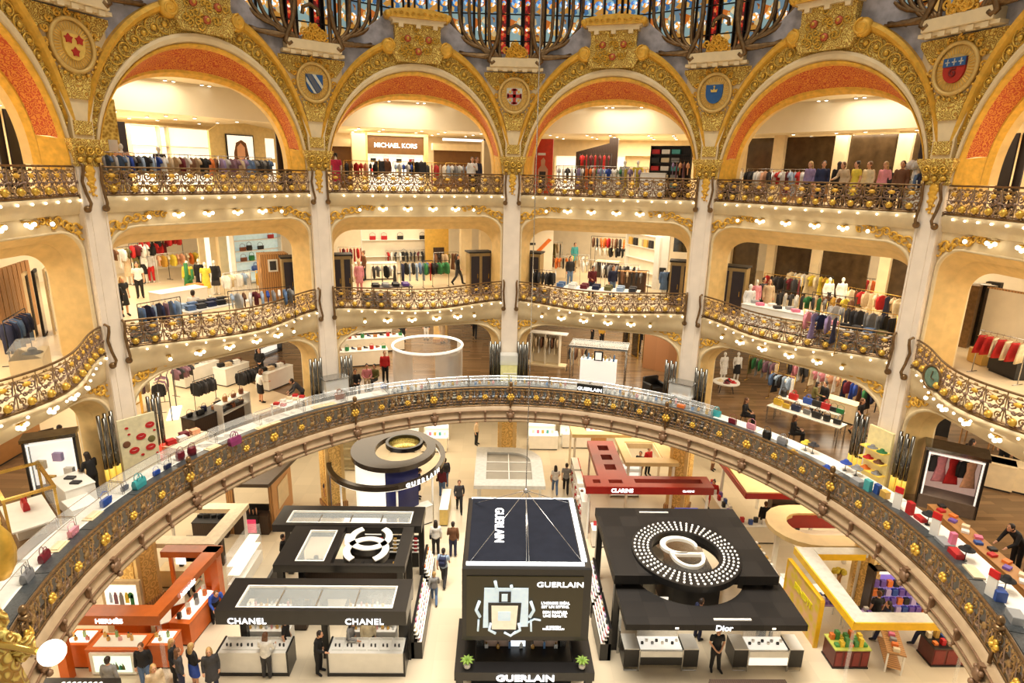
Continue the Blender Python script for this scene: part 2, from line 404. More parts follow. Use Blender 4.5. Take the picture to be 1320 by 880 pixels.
def crest_mesh():
    m = MB()
    body = [(-0.95, 21.42), (-1.2, 21.9), (-1.0, 22.4), (-1.02, 22.95), (1.02, 22.95), (1.0, 22.4), (1.2, 21.9), (0.95, 21.42)]
    m.plate(body, 0.1, -0.34, 0)
    for i in range(16):
        x = random.uniform(-0.85, 0.85); z = random.uniform(21.55, 22.85)
        m.tube(spiral(x, z, random.uniform(0.12, 0.2), 1.3, random.random() * 6, 12, -0.38, random.choice((1, -1))), 0.03, 4, 1)
    return m.mesh('crest', [GOLDR, GOLDB])
def crest_cornice():
    m = MB()
    m.plate([(-1.12, 22.93), (-1.12, 23.06), (-1.3, 23.14), (1.3, 23.14), (1.12, 23.06), (1.12, 22.93)], 0.2, -0.5, 1)
    m.plate([(-1.32, 23.14), (-1.25, 23.42), (-0.6, 23.52), (0, 23.55), (0.6, 23.52), (1.25, 23.42), (1.32, 23.14)], 0.2, -0.62, 0)
    for sg in (-1, 1): m.disc_y(sg * 1.3, 0.0, 23.26, 0.17, 0.66, 12, 0, 0.03)
    for x in (-0.75, 0, 0.75): m.box(x, -0.42, 22.78, 0.2, 0.16, 0.16, 1)
    for i in range(9): m.tube(spiral(-1.0 + i * 0.25, 23.3, 0.1, 1.3, 0, 9, -0.65, 1 if i % 2 else -1), 0.022, 4, 0)
    return m.mesh('crest_cornice', [GOLD, IVORY])
ME = dict(
    white_moulding=band([(4.17, 4.82, -0.05), (4.17, 4.8, -0.17), (4.13, 4.68, -0.2), (4.09, 4.54, -0.16), (4.06, 4.48, -0.04)]).mesh('white_moulding', [IVORY]),
    gold_ridge=band([(4.07, 4.5, -0.04), (4.05, 4.46, -0.12), (4.02, 4.38, -0.1), (4.0, 4.32, 0.06)]).mesh('gold_ridge', [GOLD]),
    mosaic_band=band([(4.0, 4.32, 0.06), (3.98, 4.0, 0.36, 2.2), (3.95, 3.62, 0.72, 2.4)], 44, 0.22).mesh('mosaic_band', [MOSAIC]),
    arch_foot=MB().loft([[(x, y, z) for x, z in ell(a, b, 6, 0.001, 0.22, p)] for a, b, y, p in ((4.0, 4.32, 0.06, 2.0), (3.95, 3.62, 0.72, 2.4))], closed=False).mesh('arch_foot', [GOLD]),
    arch_foot_=MB().loft([[(-x, y, z) for x, z in ell(a, b, 6, 0.001, 0.22, p)] for a, b, y, p in ((4.0, 4.32, 0.06, 2.0), (3.95, 3.62, 0.72, 2.4))], closed=False).mesh('arch_foot', [GOLD]),
    soffit_trim=band([(3.95, 3.62, 0.72, 2.4), (3.94, 3.52, 0.74, 2.4), (3.92, 3.38, 0.98, 2.45)]).mesh('soffit_trim', [GOLD]),
    vault=band([(3.92, 3.38, 0.98, 2.45), (3.94, 3.4, 1.0, 2.45), (3.95, 3.42, 1.3, 2.45)]).mesh('vault', [OCHRE]),
    gold_frieze=frieze_mesh(), outer_moulding=outer_mesh(), crest=crest_mesh(), crest_cornice=crest_cornice())
rosette_me = MB().disc_y(0, 0, 0, 0.15, 0.08, 10, 0, 0.03).disc_y(0, -0.08, 0, 0.07, 0.05, 8, 1, 0.02).mesh('crest_rosette', [M('rose_gilding', C(190, 96, 60), 0.4, 0.3), GOLDB])
def ztop(u):
    d = 4.64 - abs(u)
    return 23.3 if abs(u) < 1.42 else 22.15 + 1.15 * max(0, (d - 0.7) / 2.5) ** 2
def spandrel():
    m = MB(); vs = []; n = 60
    for i in range(n + 1):
        u = -4.76 + 9.52 * i / n
        lo = ZS + 5.75 * sqrt(max(0, 1 - (u / 4.5) ** 2)) if abs(u) < 4.5 else 16.7
        vs += [(u, 0.06, lo), (u, 0.06, max(lo + 0.02, ztop(u))), (u, 0.5, max(lo + 0.02, ztop(u)) + 0.02)]
    fs = []
    for i in range(n):
        a, b = 3 * i, 3 * i + 3
        fs += [(a, b, b + 1, a + 1), (a + 1, b + 1, b + 2, a + 2)]
    return m.add(vs, fs).mesh('spandrel', [STONE])
spandrel_me = spandrel()
for k in BAYS:
    loc, rz = bay_frame(k)
    t = thing('gilded_arch', f'gilded arch with red mosaic underside over the third gallery {SHOP[k]}', 'arch', loc, rz, 'arches of the third gallery')
    for nm, me in ME.items(): put(me, nm.rstrip('_'), t)
    for x, z in ((-0.46, 22.36), (0.46, 22.36), (0, 21.86)): put(rosette_me, 'crest_rosette', t, (x, -0.36, z))
    put(spandrel_me, 'spandrel', t)

# ------------------------------------------------------------------ openings of the second and first galleries
def opening(ztopv, b, a_c, zbot, zhead, depth, drop, head=IVORY):
    """wall panel with a basket-handle opening: corner radii a_c, b; head = top of the panel"""
    def outline(hw, zt, n=10):
        pts = [(-hw, zbot)]
        pts += [(-hw + a_c - a_c * cos(pi / 2 * i / n), zt - b + b * sin(pi / 2 * i / n)) for i in range(n + 1)]
        pts += [(hw - a_c + a_c * sin(pi / 2 * i / n), zt - b + b * cos(pi / 2 * i / n)) for i in range(n + 1)]
        return pts + [(hw, zbot)]
    f = outline(4.16, ztopv); f2 = outline(4.08, ztopv - 0.07); g = outline(4.0, ztopv - drop * 0.5); h = outline(3.97, ztopv - drop)
    m = MB()
    n = len(f)
    vs = []
    for x, z in f: vs += [(x, 0, z), (x, 0, zhead)]
    m.add(vs, [(2 * i, 2 * i + 2, 2 * i + 3, 2 * i + 1) for i in range(1, n - 2)], 0)
    for sg in (-1, 1): m.quad((sg * 4.16, 0, zbot), (sg * 4.62, 0, zbot), (sg * 4.62, 0, zhead), (sg * 4.16, 0, zhead), 0)
    m.loft([[(x, 0.0, z) for x, z in f], [(x, -0.06, z) for x, z in f], [(x, -0.06, z) for x, z in f2], [(x, 0.04, z) for x, z in f2]], 0, False)
    m.loft([[(x, 0.04, z) for x, z in f2], [(x, depth * 0.5, z) for x, z in g]], 1, False)
    m.loft([[(x, depth * 0.5, z) for x, z in g], [(x, depth * 0.52, z - 0.05) for x, z in g], [(x, depth, z) for x, z in h]], 1, False)
    m.loft([[(x, depth, z) for x, z in h], [(x, depth + 0.05, z + 0.12) for x, z in h]], 0, False)
    return m.mesh('wall_opening', [IVORY, OCHRE])
open2 = opening(14.75, 0.85, 1.05, Z2, 15.32, 1.15, 0.75)
open1 = opening(9.36, 1.15, 1.7, Z1, 9.85, 1.0, 0.2)
def acanthus(zc, hw, seed):
    """gilded leaf ornament on both ends of a frieze"""
    m = MB(); rnd = random.Random(seed)
    for sg in (-1, 1):
        for i in range(9):
            t = i / 8; x = sg * (4.1 - hw * t); z = zc + 0.05 - (0.55 * (1 - t) ** 2.2) + 0.05 * sin(i * 2.1); r = 0.25 * (1 - 0.55 * t)
            m.tube(spiral(x, z, r, 1.25, rnd.random() * 6.3, 13, -0.05, sg if i % 2 else -sg), [0.045 * (1 - j / 18) for j in range(14)], 5, 0)
            m.disc_y(x - sg * 0.1, 0, z + 0.06, r * 0.5, 0.06, 7, 0, 0.02, 0.7)
    return m.mesh('frieze_ornament', [GOLD])
orn2 = acanthus(15.06, 1.9, 3); orn1 = acanthus(9.62, 2.0, 4)

# balcony lines: how far a balcony stands in front of the bay's chord
def off3(u): return 0.12 + 0.32 * (0.5 + 0.5 * cos(pi * min(1, abs(u) / 4.3))) ** 0.8
def off2(u): return 0.14 + 1.25 * (0.5 + 0.5 * cos(pi * min(1, abs(u) / 4.3))) ** 0.9
def cornice(off, prof, name, n=36):
    R = []
    for fct, z in prof:
        R.append([(u, -off(u) * fct - 0.02, z) for u in [-4.25 + 8.5 * i / n for i in range(n + 1)]])
    R.append([(u, 0.3, prof[-1][1]) for u in [-4.25 + 8.5 * i / n for i in range(n + 1)]])
    return MB().loft(R, 0, False, False).mesh(name, [IVORY])
corn3 = cornice(off3, [(0, 15.2), (0.35, 15.24), (0.45, 15.36), (0.8, 15.42), (0.85, 15.52), (1.12, 15.58), (1.15, 15.7), (1.12, 15.76)], 'trim_cornice')
corn2 = cornice(off2, [(0, 9.5), (0.32, 9.52), (0.36, 9.86), (0.55, 9.98), (0.62, 10.1), (0.9, 10.2), (0.95, 10.3), (1.06, 10.36), (1.06, 10.46)], 'trim_cornice')

def balustrade_meshes(off, h, N, tag_):
    hw = 4.12; w = 2 * hw / N
    mp = lambda x, y, z: (x, y - off(x), z)
    us = [-hw + 2 * hw * i / 40 for i in range(41)]
    top = MB(mp).tube([(u, 0, h) for u in us], 0.035, 6).mesh('top_rail', [BRONZE])
    bot = MB(mp).tube([(u, 0, 0.05) for u in us], 0.045, 6).tube([(u, 0, 0.12) for u in us], 0.02, 4).mesh('bottom_rail', [BRONZE])
    s = MB(mp)
    s.tube([(u, 0, h - 0.13) for u in us], 0.016, 4).tube([(u, 0, h * 0.5) for u in us], 0.016, 4)
    for i in range(N):
        c = -hw + w * (i + 0.5)
        for sg in (-1, 1):
            s.tube(spiral(c + sg * w * 0.27, h * 0.68, w * 0.24, 1.5, pi / 2, 13, 0, sg), 0.026, 4, 1 if i % 2 else 0)
            s.tube(spiral(c + sg * w * 0.3, h * 0.3, w * 0.19, 1.4, -pi / 2, 11, 0, -sg), 0.024, 4, 0)
            s.tube([(c + sg * w * 0.05, 0, h * 0.45), (c + sg * w * 0.32, -0.03, h * 0.52), (c + sg * w * 0.46, 0, h * 0.88)], 0.02, 4, 1)
            s.tube([(c + sg * w * 0.06, 0, 0.1), (c + sg * w * 0.24, -0.03, h * 0.12), (c + sg * w * 0.45, 0, h * 0.46)], 0.02, 4, 1)
        s.tube([(c + w / 2, 0, 0.05), (c + w / 2, 0, h)], 0.018, 4)
        for sg in (-1, 1): s.tube(spiral(c + sg * w * 0.12, h * 0.48, w * 0.13, 1.3, 0, 9, 0, sg), 0.02, 4, 1); s.tube(spiral(c + sg * w * 0.4, h * 0.84, w * 0.11, 1.3, pi, 9, 0, -sg), 0.02, 4, 0); s.disc_y(c + sg * w * 0.24, 0, h * 0.12, w * 0.1, 0.03, 6, 1)
        s.disc_y(c, 0.0, h * 0.72, w * 0.19, 0.05, 7, 2, 0.02, 0.62)
        s.disc_y(c, 0.0, h * 0.9, w * 0.12, 0.04, 6, 0, 0.02, 0.6)
        s.disc_y(c + w / 2, 0.0, h * 0.5, w * 0.1, 0.05, 6, 1, 0.02)
    scr = s.mesh('scrollwork', [IRON, IRONP, GOLD])
    return top, bot, scr, w, hw
ros_me = MB().disc_y(0, 0.02, 0, 0.115, 0.1, 12, 0, 0.03).disc_y(0, -0.08, 0, 0.05, 0.05, 8, 0, 0.02).mesh('rosette', [GOLDB])
for_petals = MB()
for j in range(6):
    a = j * pi / 3; for_petals.disc_y(0.1 * cos(a), 0, 0.1 * sin(a), 0.07, 0.06, 7, 0, 0.02)
for_petals.disc_y(0, -0.02, 0, 0.06, 0.08, 8, 0, 0.03)
flower_me = for_petals.mesh('gold_flower', [GOLDB])
bulb_me = MB().sph(0, 0, 0, 0.04, nu=8, nv=5).mesh('bulb', [BULB])
globe_me = MB().sph(0, 0, 0, 0.068, nu=10, nv=6).mesh('globe_bulb', [BULB])
endbr_me = MB().tube([(0, 0.05, 1.0), (0, -0.1, 1.08), (0, -0.22, 1.0), (0, -0.2, 0.8), (0, -0.12, 0.5), (0, -0.2, 0.1), (0, -0.3, -0.2), (0, -0.22, -0.42), (0, -0.1, -0.4)], [0.03, 0.04, 0.05, 0.05, 0.05, 0.05, 0.05, 0.05, 0.03], 6).tube(spiral(0, 0, 0.12, 1.2, 0, 12), 0.03, 5).sph(0, -0.16, -0.38, 0.12).mesh('end_scroll', [BRONZE])
FL = {3: 'third', 2: 'second'}
fix_me = MB().box(0, 0, 0.02, 0.16, 0.14, 0.05).tube([(-0.15, -0.12, 0.02), (-0.08, -0.1, 0.04), (0, -0.05, 0.04), (0.08, -0.1, 0.04), (0.15, -0.12, 0.02)], 0.03, 5).tube([(0, -0.05, 0.04), (0, -0.12, -0.03)], 0.035, 5).mesh('lamp_arm', [BRASS])
fix1_me = MB().box(0, 0, 0.02, 0.14, 0.14, 0.05).tube([(0, -0.05, 0.04), (0, -0.12, -0.03)], 0.04, 5).mesh('lamp_arm', [BRASS])
ORD = ['first', 'second', 'third', 'fourth', 'fifth', 'sixth', 'seventh', 'eighth', 'ninth', 'tenth', 'eleventh', 'twelfth', 'thirteenth', 'fourteenth', 'fifteenth', 'sixteenth', 'seventeenth', 'eighteenth', 'nineteenth', 'twentieth']
for fl, off, zf, h, N, cor, orn, opn, zl in ((3, off3, Z3, 0.95, 13, corn3, orn2, open2, 15.1), (2, off2, Z2, 1.0, 14, corn2, orn1, open1, 9.88)):
    top, bot, scr, w, hw = balustrade_meshes(off, h, N, fl)
    for k in BAYS:
        loc, rz = bay_frame(k)
        struct('wall_opening', opn, None, 'wall with basket-handle opening', loc, rz)
        struct('trim_frieze', orn, None, 'gilded leaf frieze', loc, rz)
        struct('trim_cornice', cor, None, 'ivory cornice under the balcony', loc, rz)
        t = thing('balustrade', f'gilded wrought-iron balustrade of the {FL[fl]} gallery {SHOP[k]}', 'balustrade', (loc[0], loc[1], zf), rz, 'balcony balustrades')
        put(top, 'top_rail', t); put(bot, 'bottom_rail', t); put(scr, 'scrollwork', t)
        for i in range(N):
            u = -hw + w * (i + 0.5); put(ros_me, 'rosette', t, (u, -off(u) - 0.05, 0.24))
            put(bulb_me, 'bulb', t, (u + w / 2 if i < N - 1 else u + w * 0.4, -off(u + w / 2) * 1.1 - 0.08, -0.1))
        for sg in (-1, 1): put(endbr_me, 'end_scroll', t, (sg * (hw + 0.06), -off(hw) - 0.04, 0))
        for i, u in enumerate((-2.8, -1.75, -0.6, 0.6, 1.7, 2.6)):
            ov = (off(u) * 0.38 if fl == 2 else 0) + 0.1
            p = bay_pt(k, u, -ov, zl)
            s = thing('wall_sconce', f'{"single-globe" if i in (0, 5) else "three-globe"} brass sconce, {ORD[i]} from its left under {FL[fl]} balustrade {SHOP[k]}', 'wall lamp', p, rz, f'sconces under the {FL[fl]} gallery')
            put(fix1_me if i in (0, 5) else fix_me, 'lamp_arm', s)
            for gx, gz in (((0, -0.08),) if i in (0, 5) else ((-0.15, -0.03), (0, -0.1), (0.15, -0.03))): put(globe_me, 'globe_bulb', s, (gx, -0.13, gz))

# ------------------------------------------------------------------ columns
def shaft_mesh():
    m = MB(); m.box(0, -0.1, Z1, 0.84, 0.5, 11.2)
    for x in (-0.37, 0.37): m.box(x, -0.36, Z1 + 0.8, 0.07, 0.05, 10.3)
    m.box(0, -0.355, Z1 + 0.9, 0.34, 0.03, 10.1)
    return m.mesh('shaft', [PINKW])
shaft_me = shaft_mesh()
def pier_mesh():
    m = MB()
    m.prism([(-0.36, 0.1), (-0.5, 0.35), (-0.62, 1.3), (0.62, 1.3), (0.5, 0.35), (0.36, 0.1)], Z1, 16.8)
    for z0, z1 in ((Z1 + 0.6, 8.8), (Z2 + 0.6, 13.6)):
        for sg in (-1, 1):
            n = int((z1 - z0) / 0.34)
            for i in range(n): m.sph(sg * 0.565, 0.7, z0 + i * 0.34, 0.025, nu=5, nv=3, m=1)
    return m.mesh('pier', [OCHRE, BRONZE])
pier_me = pier_mesh()
def capital_mesh():
    m = MB()
    prof = [(0.44, 0.26, 16.7), (0.5, 0.32, 16.78), (0.46, 0.28, 16.85), (0.5, 0.34, 17.1), (0.6, 0.44, 17.35), (0.64, 0.48, 17.45), (0.64, 0.48, 17.55)]
    m.loft([[(-a, -0.1 - b, z), (a, -0.1 - b, z), (a, 0.3, z), (-a, 0.3, z)] for a, b, z in prof], smooth=False)
    for x in (-0.3, 0, 0.3):
        m.tube(spiral(x, 17.2, 0.14, 1.4, 0, 12, -0.52, 1 if x < 0 else -1), 0.04, 5, 1); m.disc_y(x, -0.42, 16.92, 0.1, 0.08, 8, 1, 0.03)
    return m.mesh('capital', [GOLDR, GOLDB])
cap_me = capital_mesh()
def drop_mesh():
    m = MB()
    for i in range(7):
        z = 16.6 - i * 0.13; m.disc_y(0, -0.36, z, 0.17 * (1 - i * 0.11), 0.06, 8, 0, 0.02); m.disc_y(0.11 * (-1) ** i, -0.36, z - 0.04, 0.09 * (1 - i * 0.1), 0.05, 7, 0, 0.02)
    return m.mesh('pendant_ornament', [GOLD])
drop_me = drop_mesh()
def panel_mesh():
    m = MB(); m.plate([(-0.36, 17.5), (-0.38, 18.2), (-0.66, 19.2), (-1.1, 20.2), (-1.55, 21.3), (1.55, 21.3), (1.1, 20.2), (0.66, 19.2), (0.38, 18.2), (0.36, 17.5)], 0.2, -0.36)
    return m.mesh('tapered_panel', [IVORY])
panel_me = panel_mesh()
orn_mes = [MB().plate(pl, -0.3, y).mesh('gilded_panel', [GOLDR]) for pl, y in (([(-0.3, 17.68), (-0.31, 18.1), (0.31, 18.1), (0.3, 17.68)], -0.41), ([(-0.34, 18.75), (-0.54, 19.55), (0.54, 19.55), (0.34, 18.75)], -0.42), ([(-1.0, 20.6), (-1.55, 21.3), (1.55, 21.3), (1.0, 20.6)], -0.4))]
def ornament_cornice():
    m = MB(); m.box(0, -0.5, 21.36, 2.6, 0.5, 0.12, 0); m.box(0, -0.55, 21.48, 2.3, 0.6, 0.4, 0, b=0.03)
    for x in (-0.9, -0.45, 0, 0.45, 0.9): m.box(x, -0.72, 21.3, 0.22, 0.16, 0.16, 0)
    return m.mesh('cornice_block', [IVORY])
cornb_me = ornament_cornice()
def finial():
    m = MB()
    for i in range(22):
        a = random.uniform(0, pi); r = random.uniform(0.1, 0.6)
        m.tube(spiral(r * cos(a) * 1.0, 21.95 + r * sin(a) * 0.9, 0.16, 1.2, random.random() * 6, 10, -0.78 - 0.08 * random.random(), random.choice((1, -1))), 0.04, 4, 0)
    m.plate([(-0.5, 21.85), (-0.3, 22.3), (0, 22.55), (0.3, 22.3), (0.5, 21.85)], -0.5, -0.74)
    return m.mesh('finial', [GOLD])
fin_me = finial()
ZM = 20.3
def med_mesh():
    m = MB()
    m.disc_y(0, -0.36, ZM, 0.74, 0.1, 32, 0, 0, 1.08)
    pts = [(0.7 * cos(a), -0.48, ZM + 0.76 * sin(a)) for a in [2 * pi * i / 36 for i in range(36)]]
    m.tube(pts, 0.07, 6, 0, True)
    for i in range(40):
        a = 2 * pi * i / 40; m.tube([(0.42 * cos(a), -0.47, ZM + 0.44 * sin(a)), (0.6 * cos(a), -0.47, ZM + 0.64 * sin(a))], 0.016, 4, 1)
    for i in range(13):
        a = pi + pi * (i + 0.5) / 13; m.sph(0.82 * cos(a), -0.46, ZM + 0.9 * sin(a) - 0.02, 0.05, nu=6, nv=4, m=1)
    for i in range(9):
        a = pi * i / 8; m.tube(spiral(0.86 * cos(a), ZM + 0.9 * sin(a), 0.13, 1.2, a, 9, -0.45), 0.04, 4, 1)
    return m.mesh('medallion', [M('ochre_gilt', C(226, 190, 112), 0.45, 0.2), GOLD])
med_me = med_mesh()
def shield_out(w, h, n=8):
    p = [(-w, h * 0.55), (w, h * 0.55), (w, 0)]
    p += [(w * cos(pi / 2 * i / n), -h * 0.75 * sin(pi / 2 * i / n)) for i in range(1, n + 1)]
    p += [(-w * cos(pi / 2 * i / n), -h * 0.75 * sin(pi / 2 * i / n)) for i in range(n - 1, -1, -1)]
    return [(x, ZM + z) for x, z in p]
S_YEL, S_RED, S_BLU, S_WHT = M('shield_yellow', C(236, 196, 96), 0.5), M('shield_red', C(180, 44, 30), 0.5), M('shield_blue', C(36, 90, 150), 0.5), M('shield_white', C(214, 212, 196), 0.5)
S_GRY = M('shield_slate', C(92, 98, 112), 0.5)
def star(cx, cz, r, y0, y1, m, mb):
    mb.plate([(cx + (r if i % 2 == 0 else r * 0.62) * cos(pi / 2 + i * pi / 5), cz + (r if i % 2 == 0 else r * 0.62) * sin(pi / 2 + i * pi / 5)) for i in range(10)], y0, y1, m)
def shield_mesh(k):
    m = MB(); y0, y1, y2 = -0.44, -0.54, -0.57
    def rect(x0, x1, z0, z1, mt): m.plate([(x0, ZM + z0), (x1, ZM + z0), (x1, ZM + z1), (x0, ZM + z1)], y0, y2, mt)
    if k == -2:
        m.plate(shield_out(0.36, 0.58), y0, y1, 0)
        for x, z in ((-0.18, 0.16), (0.18, 0.16), (0, -0.2)): star(x, ZM + z, 0.15, y0, y2, 1, m)
    elif k == -1:
        m.plate(shield_out(0.36, 0.58), y0, y1, 2)
        m.plate([(-0.36, ZM + 0.32), (-0.16, ZM + 0.32), (0.26, ZM - 0.3), (0.08, ZM - 0.42)], y0, y2, 4)
        m.plate([(-0.1, ZM + 0.32), (0.04, ZM + 0.32), (0.35, ZM - 0.14), (0.29, ZM - 0.24)], y0, y2, 3)
        m.plate([(-0.36, ZM + 0.2), (-0.36, ZM + 0.02), (-0.06, ZM - 0.42), (0.05, ZM - 0.43)], y0, y2, 3)
    elif k == 0:
        m.plate(shield_out(0.36, 0.58), y0, y1, 3)
        rect(-0.07, 0.07, -0.4, 0.3, 1); rect(-0.33, 0.33, -0.1, 0.04, 1)
        for x, z in ((-0.3, -0.03), (0.3, -0.03), (0, 0.24), (0, -0.34)):
            if x: rect(x - 0.04, x + 0.04, -0.14, 0.08, 1)
            else: m.plate([(-0.14, ZM + z - 0.04), (0.14, ZM + z - 0.04), (0.14, ZM + z + 0.04), (-0.14, ZM + z + 0.04)], y0, y2, 1)
        for x in (-0.2, 0.2):
            for z in (0.16, -0.22): m.disc_y(x, y1, ZM + z, 0.06, 0.04, 8, 0)
    elif k == 1:
        m.plate(shield_out(0.36, 0.58), y0, y1, 2)
        m.plate([(-0.12, ZM + 0.02), (-0.15, ZM + 0.14), (-0.05, ZM + 0.1), (0, ZM + 0.2), (0.05, ZM + 0.1), (0.15, ZM + 0.14), (0.12, ZM + 0.02)], y0, y2, 0); m.disc_y(0, y1, ZM + 0.24, 0.04, 0.04, 8, 0)
    else:
        m.plate(shield_out(0.36, 0.58), y0, y1, 1); rect(-0.36, 0.36, 0.06, 0.32, 2)
        for x in (-0.22, 0, 0.22):
            m.plate([(x - 0.02, ZM + 0.09), (x + 0.02, ZM + 0.09), (x + 0.02, ZM + 0.29), (x - 0.02, ZM + 0.29)], y0, y2, 3); m.plate([(x - 0.08, ZM + 0.17), (x + 0.08, ZM + 0.17), (x + 0.08, ZM + 0.21), (x - 0.08, ZM + 0.21)], y0, y2, 3)
        m.tube(spiral(0, ZM - 0.14, 0.15, 1.2, 1, 12, y1 - 0.01), 0.035, 5, 5)
    return m.mesh('shield', [S_YEL, S_RED, S_BLU, S_WHT, S_GRY, M('shield_maroon', C(120, 30, 30), 0.5)])
pil_me = MB().box(0, 0.2, 0, 0.95, 0.95, 4.8, b=0.0).box(0, -0.29, 0.3, 0.6, 0.04, 4.3, 1).box(-0.49, 0.2, 0.3, 0.04, 0.6, 4.3, 1).box(0.49, 0.2, 0.3, 0.04, 0.6, 4.3, 1).mesh('pillar_shaft', [OCHRE, M('gilded_stucco', C(218, 172, 92), 0.5, 0.1, 0.2, 4, 0.3, pattern='scroll', rgb2=C(232, 192, 114))])
pilb_me = MB().box(0, 0.2, 0, 1.1, 1.1, 0.35, b=0.03).mesh('pillar_base', [WOOD])
for k in (-3, -2, -1, 0, 1, 2, 3):
    loc, rz = col_frame(k)
    t = thing('rotunda_column', f'tall pinkish white column with gilded capital under the {SHLD[k]}' if abs(k) < 3 else f'column at the {"west" if k < 0 else "east"} end of the ring', 'column', loc, rz, 'columns of the rotunda'); t['kind'] = 'thing'
    put(shaft_me, 'shaft', t); put(pier_me, 'pier', t); put(cap_me, 'capital', t); put(drop_me, 'pendant_ornament', t); put(panel_me, 'tapered_panel', t)
    [put(q, 'gilded_panel', t) for q in orn_mes]; put(cornb_me, 'cornice_block', t); put(fin_me, 'finial', t)
    md = put(med_me, 'medallion', t)
    put(shield_mesh(k), 'shield', md)
    p = thing('ground_pillar', f'square gilded stucco pillar on the ground floor below the {SHLD[k]}' if abs(k) < 3 else f'square ground-floor pillar at the {"west" if k < 0 else "east"} end of the ring', 'pillar', loc, rz, 'pillars under the gallery'); p['kind'] = 'thing'
    put(pil_me, 'pillar_shaft', p); put(pilb_me, 'pillar_base', p)

# ------------------------------------------------------------------ stained glass of the dome and its bronze ribs
def glassmat(name, cols, scale, emit):
    m = bpy.data.materials.new(name); m.use_nodes = True; N = m.node_tree.nodes; L = m.node_tree.links; b = N['Principled BSDF']
    tc = N.new('ShaderNodeTexCoord'); v = N.new('ShaderNodeTexVoronoi'); v.inputs['Scale'].default_value = scale
    L.new(tc.outputs['Object'], v.inputs['Vector'])
    cr = N.new('ShaderNodeValToRGB'); cr.color_ramp.interpolation = 'CONSTANT'
    el = cr.color_ramp.elements
    for i, c in enumerate(cols):
        e = el[i] if i < 2 else el.new(0.5)
        e.position = i / len(cols); e.color = (*C(*c), 1)
    sp = N.new('ShaderNodeSeparateColor'); L.new(v.outputs['Color'], sp.inputs[0]); L.new(sp.outputs[0], cr.inputs[0])
    L.new(cr.outputs[0], b.inputs['Base Color']); L.new(cr.outputs[0], b.inputs['Emission Color']); b.inputs['Emission Strength'].default_value = emit; b.inputs['Roughness'].default_value = 0.2
    m.cycles.emission_sampling = 'NONE'
    return m
SG = [glassmat('stained_glass_mixed', [(236, 220, 180), (60, 110, 160), (204, 110, 36), (150, 180, 180), (96, 50, 26), (230, 180, 100), (110, 64, 30)], 4.2, 0.5),
      glassmat('stained_glass_amber', [(214, 150, 60), (150, 84, 30), (120, 150, 170), (232, 200, 140), (96, 60, 34)], 5.0, 0.4),
      glassmat('stained_glass_red', [(150, 20, 14), (190, 40, 20), (100, 14, 10), (220, 120, 60)], 7.0, 0.55)]
PANES = [(0, 0.5, 0)] + [(s * x, w, g) for s in (-1, 1) for x, w, g in ((0.56, 0.24, 2), (1.12, 0.44, 1), (1.66, 0.44, 0), (2.22, 0.46, 1), (2.76, 0.42, 0), (3.3, 0.46, 0), (3.86, 0.46, 1), (4.42, 0.46, 0), (4.85, 0.24, 1))]
DKB = M('dark_bronze_lead', C(46, 36, 28), 0.4, 0.6, 0.2, 6)
bars = MB()
for x, w, g in PANES:
    for sg in (-1, 1): bars.box(x + sg * (w / 2 + 0.03), -0.04, 21.6, 0.06, 0.1, 5)
for z in (22.75, 23.9, 25.1): bars.box(0, -0.03, z, 9.9, 0.08, 0.05)
bars.box(0, 0.12, 21.5, 9.94, 0.04, 5.1)
bars_me = bars.mesh('lead_bars', [DKB])
pane_me = {}
for x, w, g in PANES:
    if (w, g) not in pane_me: pane_me[(w, g)] = MB().box(0, 0, 21.6, w, 0.03, 5).disc_y(0, -0.015, 24.4, w * 0.4, 0.02, 12, 1).disc_y(0, -0.015, 23.3, w * 0.36, 0.02, 12, 1).mesh('stained_pane', [SG[g], glassmat('stained_glass_medallion', [(120, 170, 210), (230, 236, 230), (70, 110, 170), (214, 150, 70)], 9, 1.0)])
def ribs(kind):
    out = []
    for sg in (-1, 1):
        for j in range(6):
            x1 = 0.75 + 0.45 * j; zc = 22.05 + 0.1 * j
            pts = [(sg * (0.66 + 0.03 * j), -0.62, 21.75), (sg * (0.7 + 0.1 * j), -0.72, 21.95)]
            pts += [(sg * (0.7 + 0.1 * j + (x1 - 0.7 - 0.1 * j) * sin(pi / 2 * t)), -0.72 + 0.1 * t, 21.98 + 0.05 * j + (0.55 + 0.22 * j) * (1 - cos(pi / 2 * t))) for t in [i / 8 for i in range(1, 9)]]
            pts += [(sg * (x1 + 0.03), -0.6, 23.6 + 0.05 * j), (sg * (x1 + 0.02), -0.55, 26)]
            out.append(pts)
        out.append([(sg * 0.95, -0.78, 21.72), (sg * 1.08, -0.8, 21.62), (sg * 1.2, -0.8, 21.72), (sg * 1.1, -0.8, 22.0), (sg * 0.86, -0.8, 22.5), (sg * 0.72, -0.76, 23.2), (sg * 0.75, -0.7, 26)])
        for j in range(4):
            out.append([(sg * 0.9, -0.7, 21.85), (sg * (1.2 + 0.12 * j), -0.78, 21.95 - 0.02 * j), (sg * (1.7 + 0.3 * j), -0.74, 22.0 + 0.0 * j), (sg * (1.9 + 0.34 * j), -0.7, 21.9 + 0.1 * j)])
    out.append([(-0.34, -0.5, 22.9), (-0.3, -0.5, 23.15), (0, -0.5, 23.3), (0.3, -0.5, 23.15), (0.34, -0.5, 22.9)])
    return out
rib_mes = [MB().tube(p, 0.08 if i not in (6, 17) else 0.1, 7).mesh('bronze_rib', [BRONZE]) for i, p in enumerate(ribs(0))]
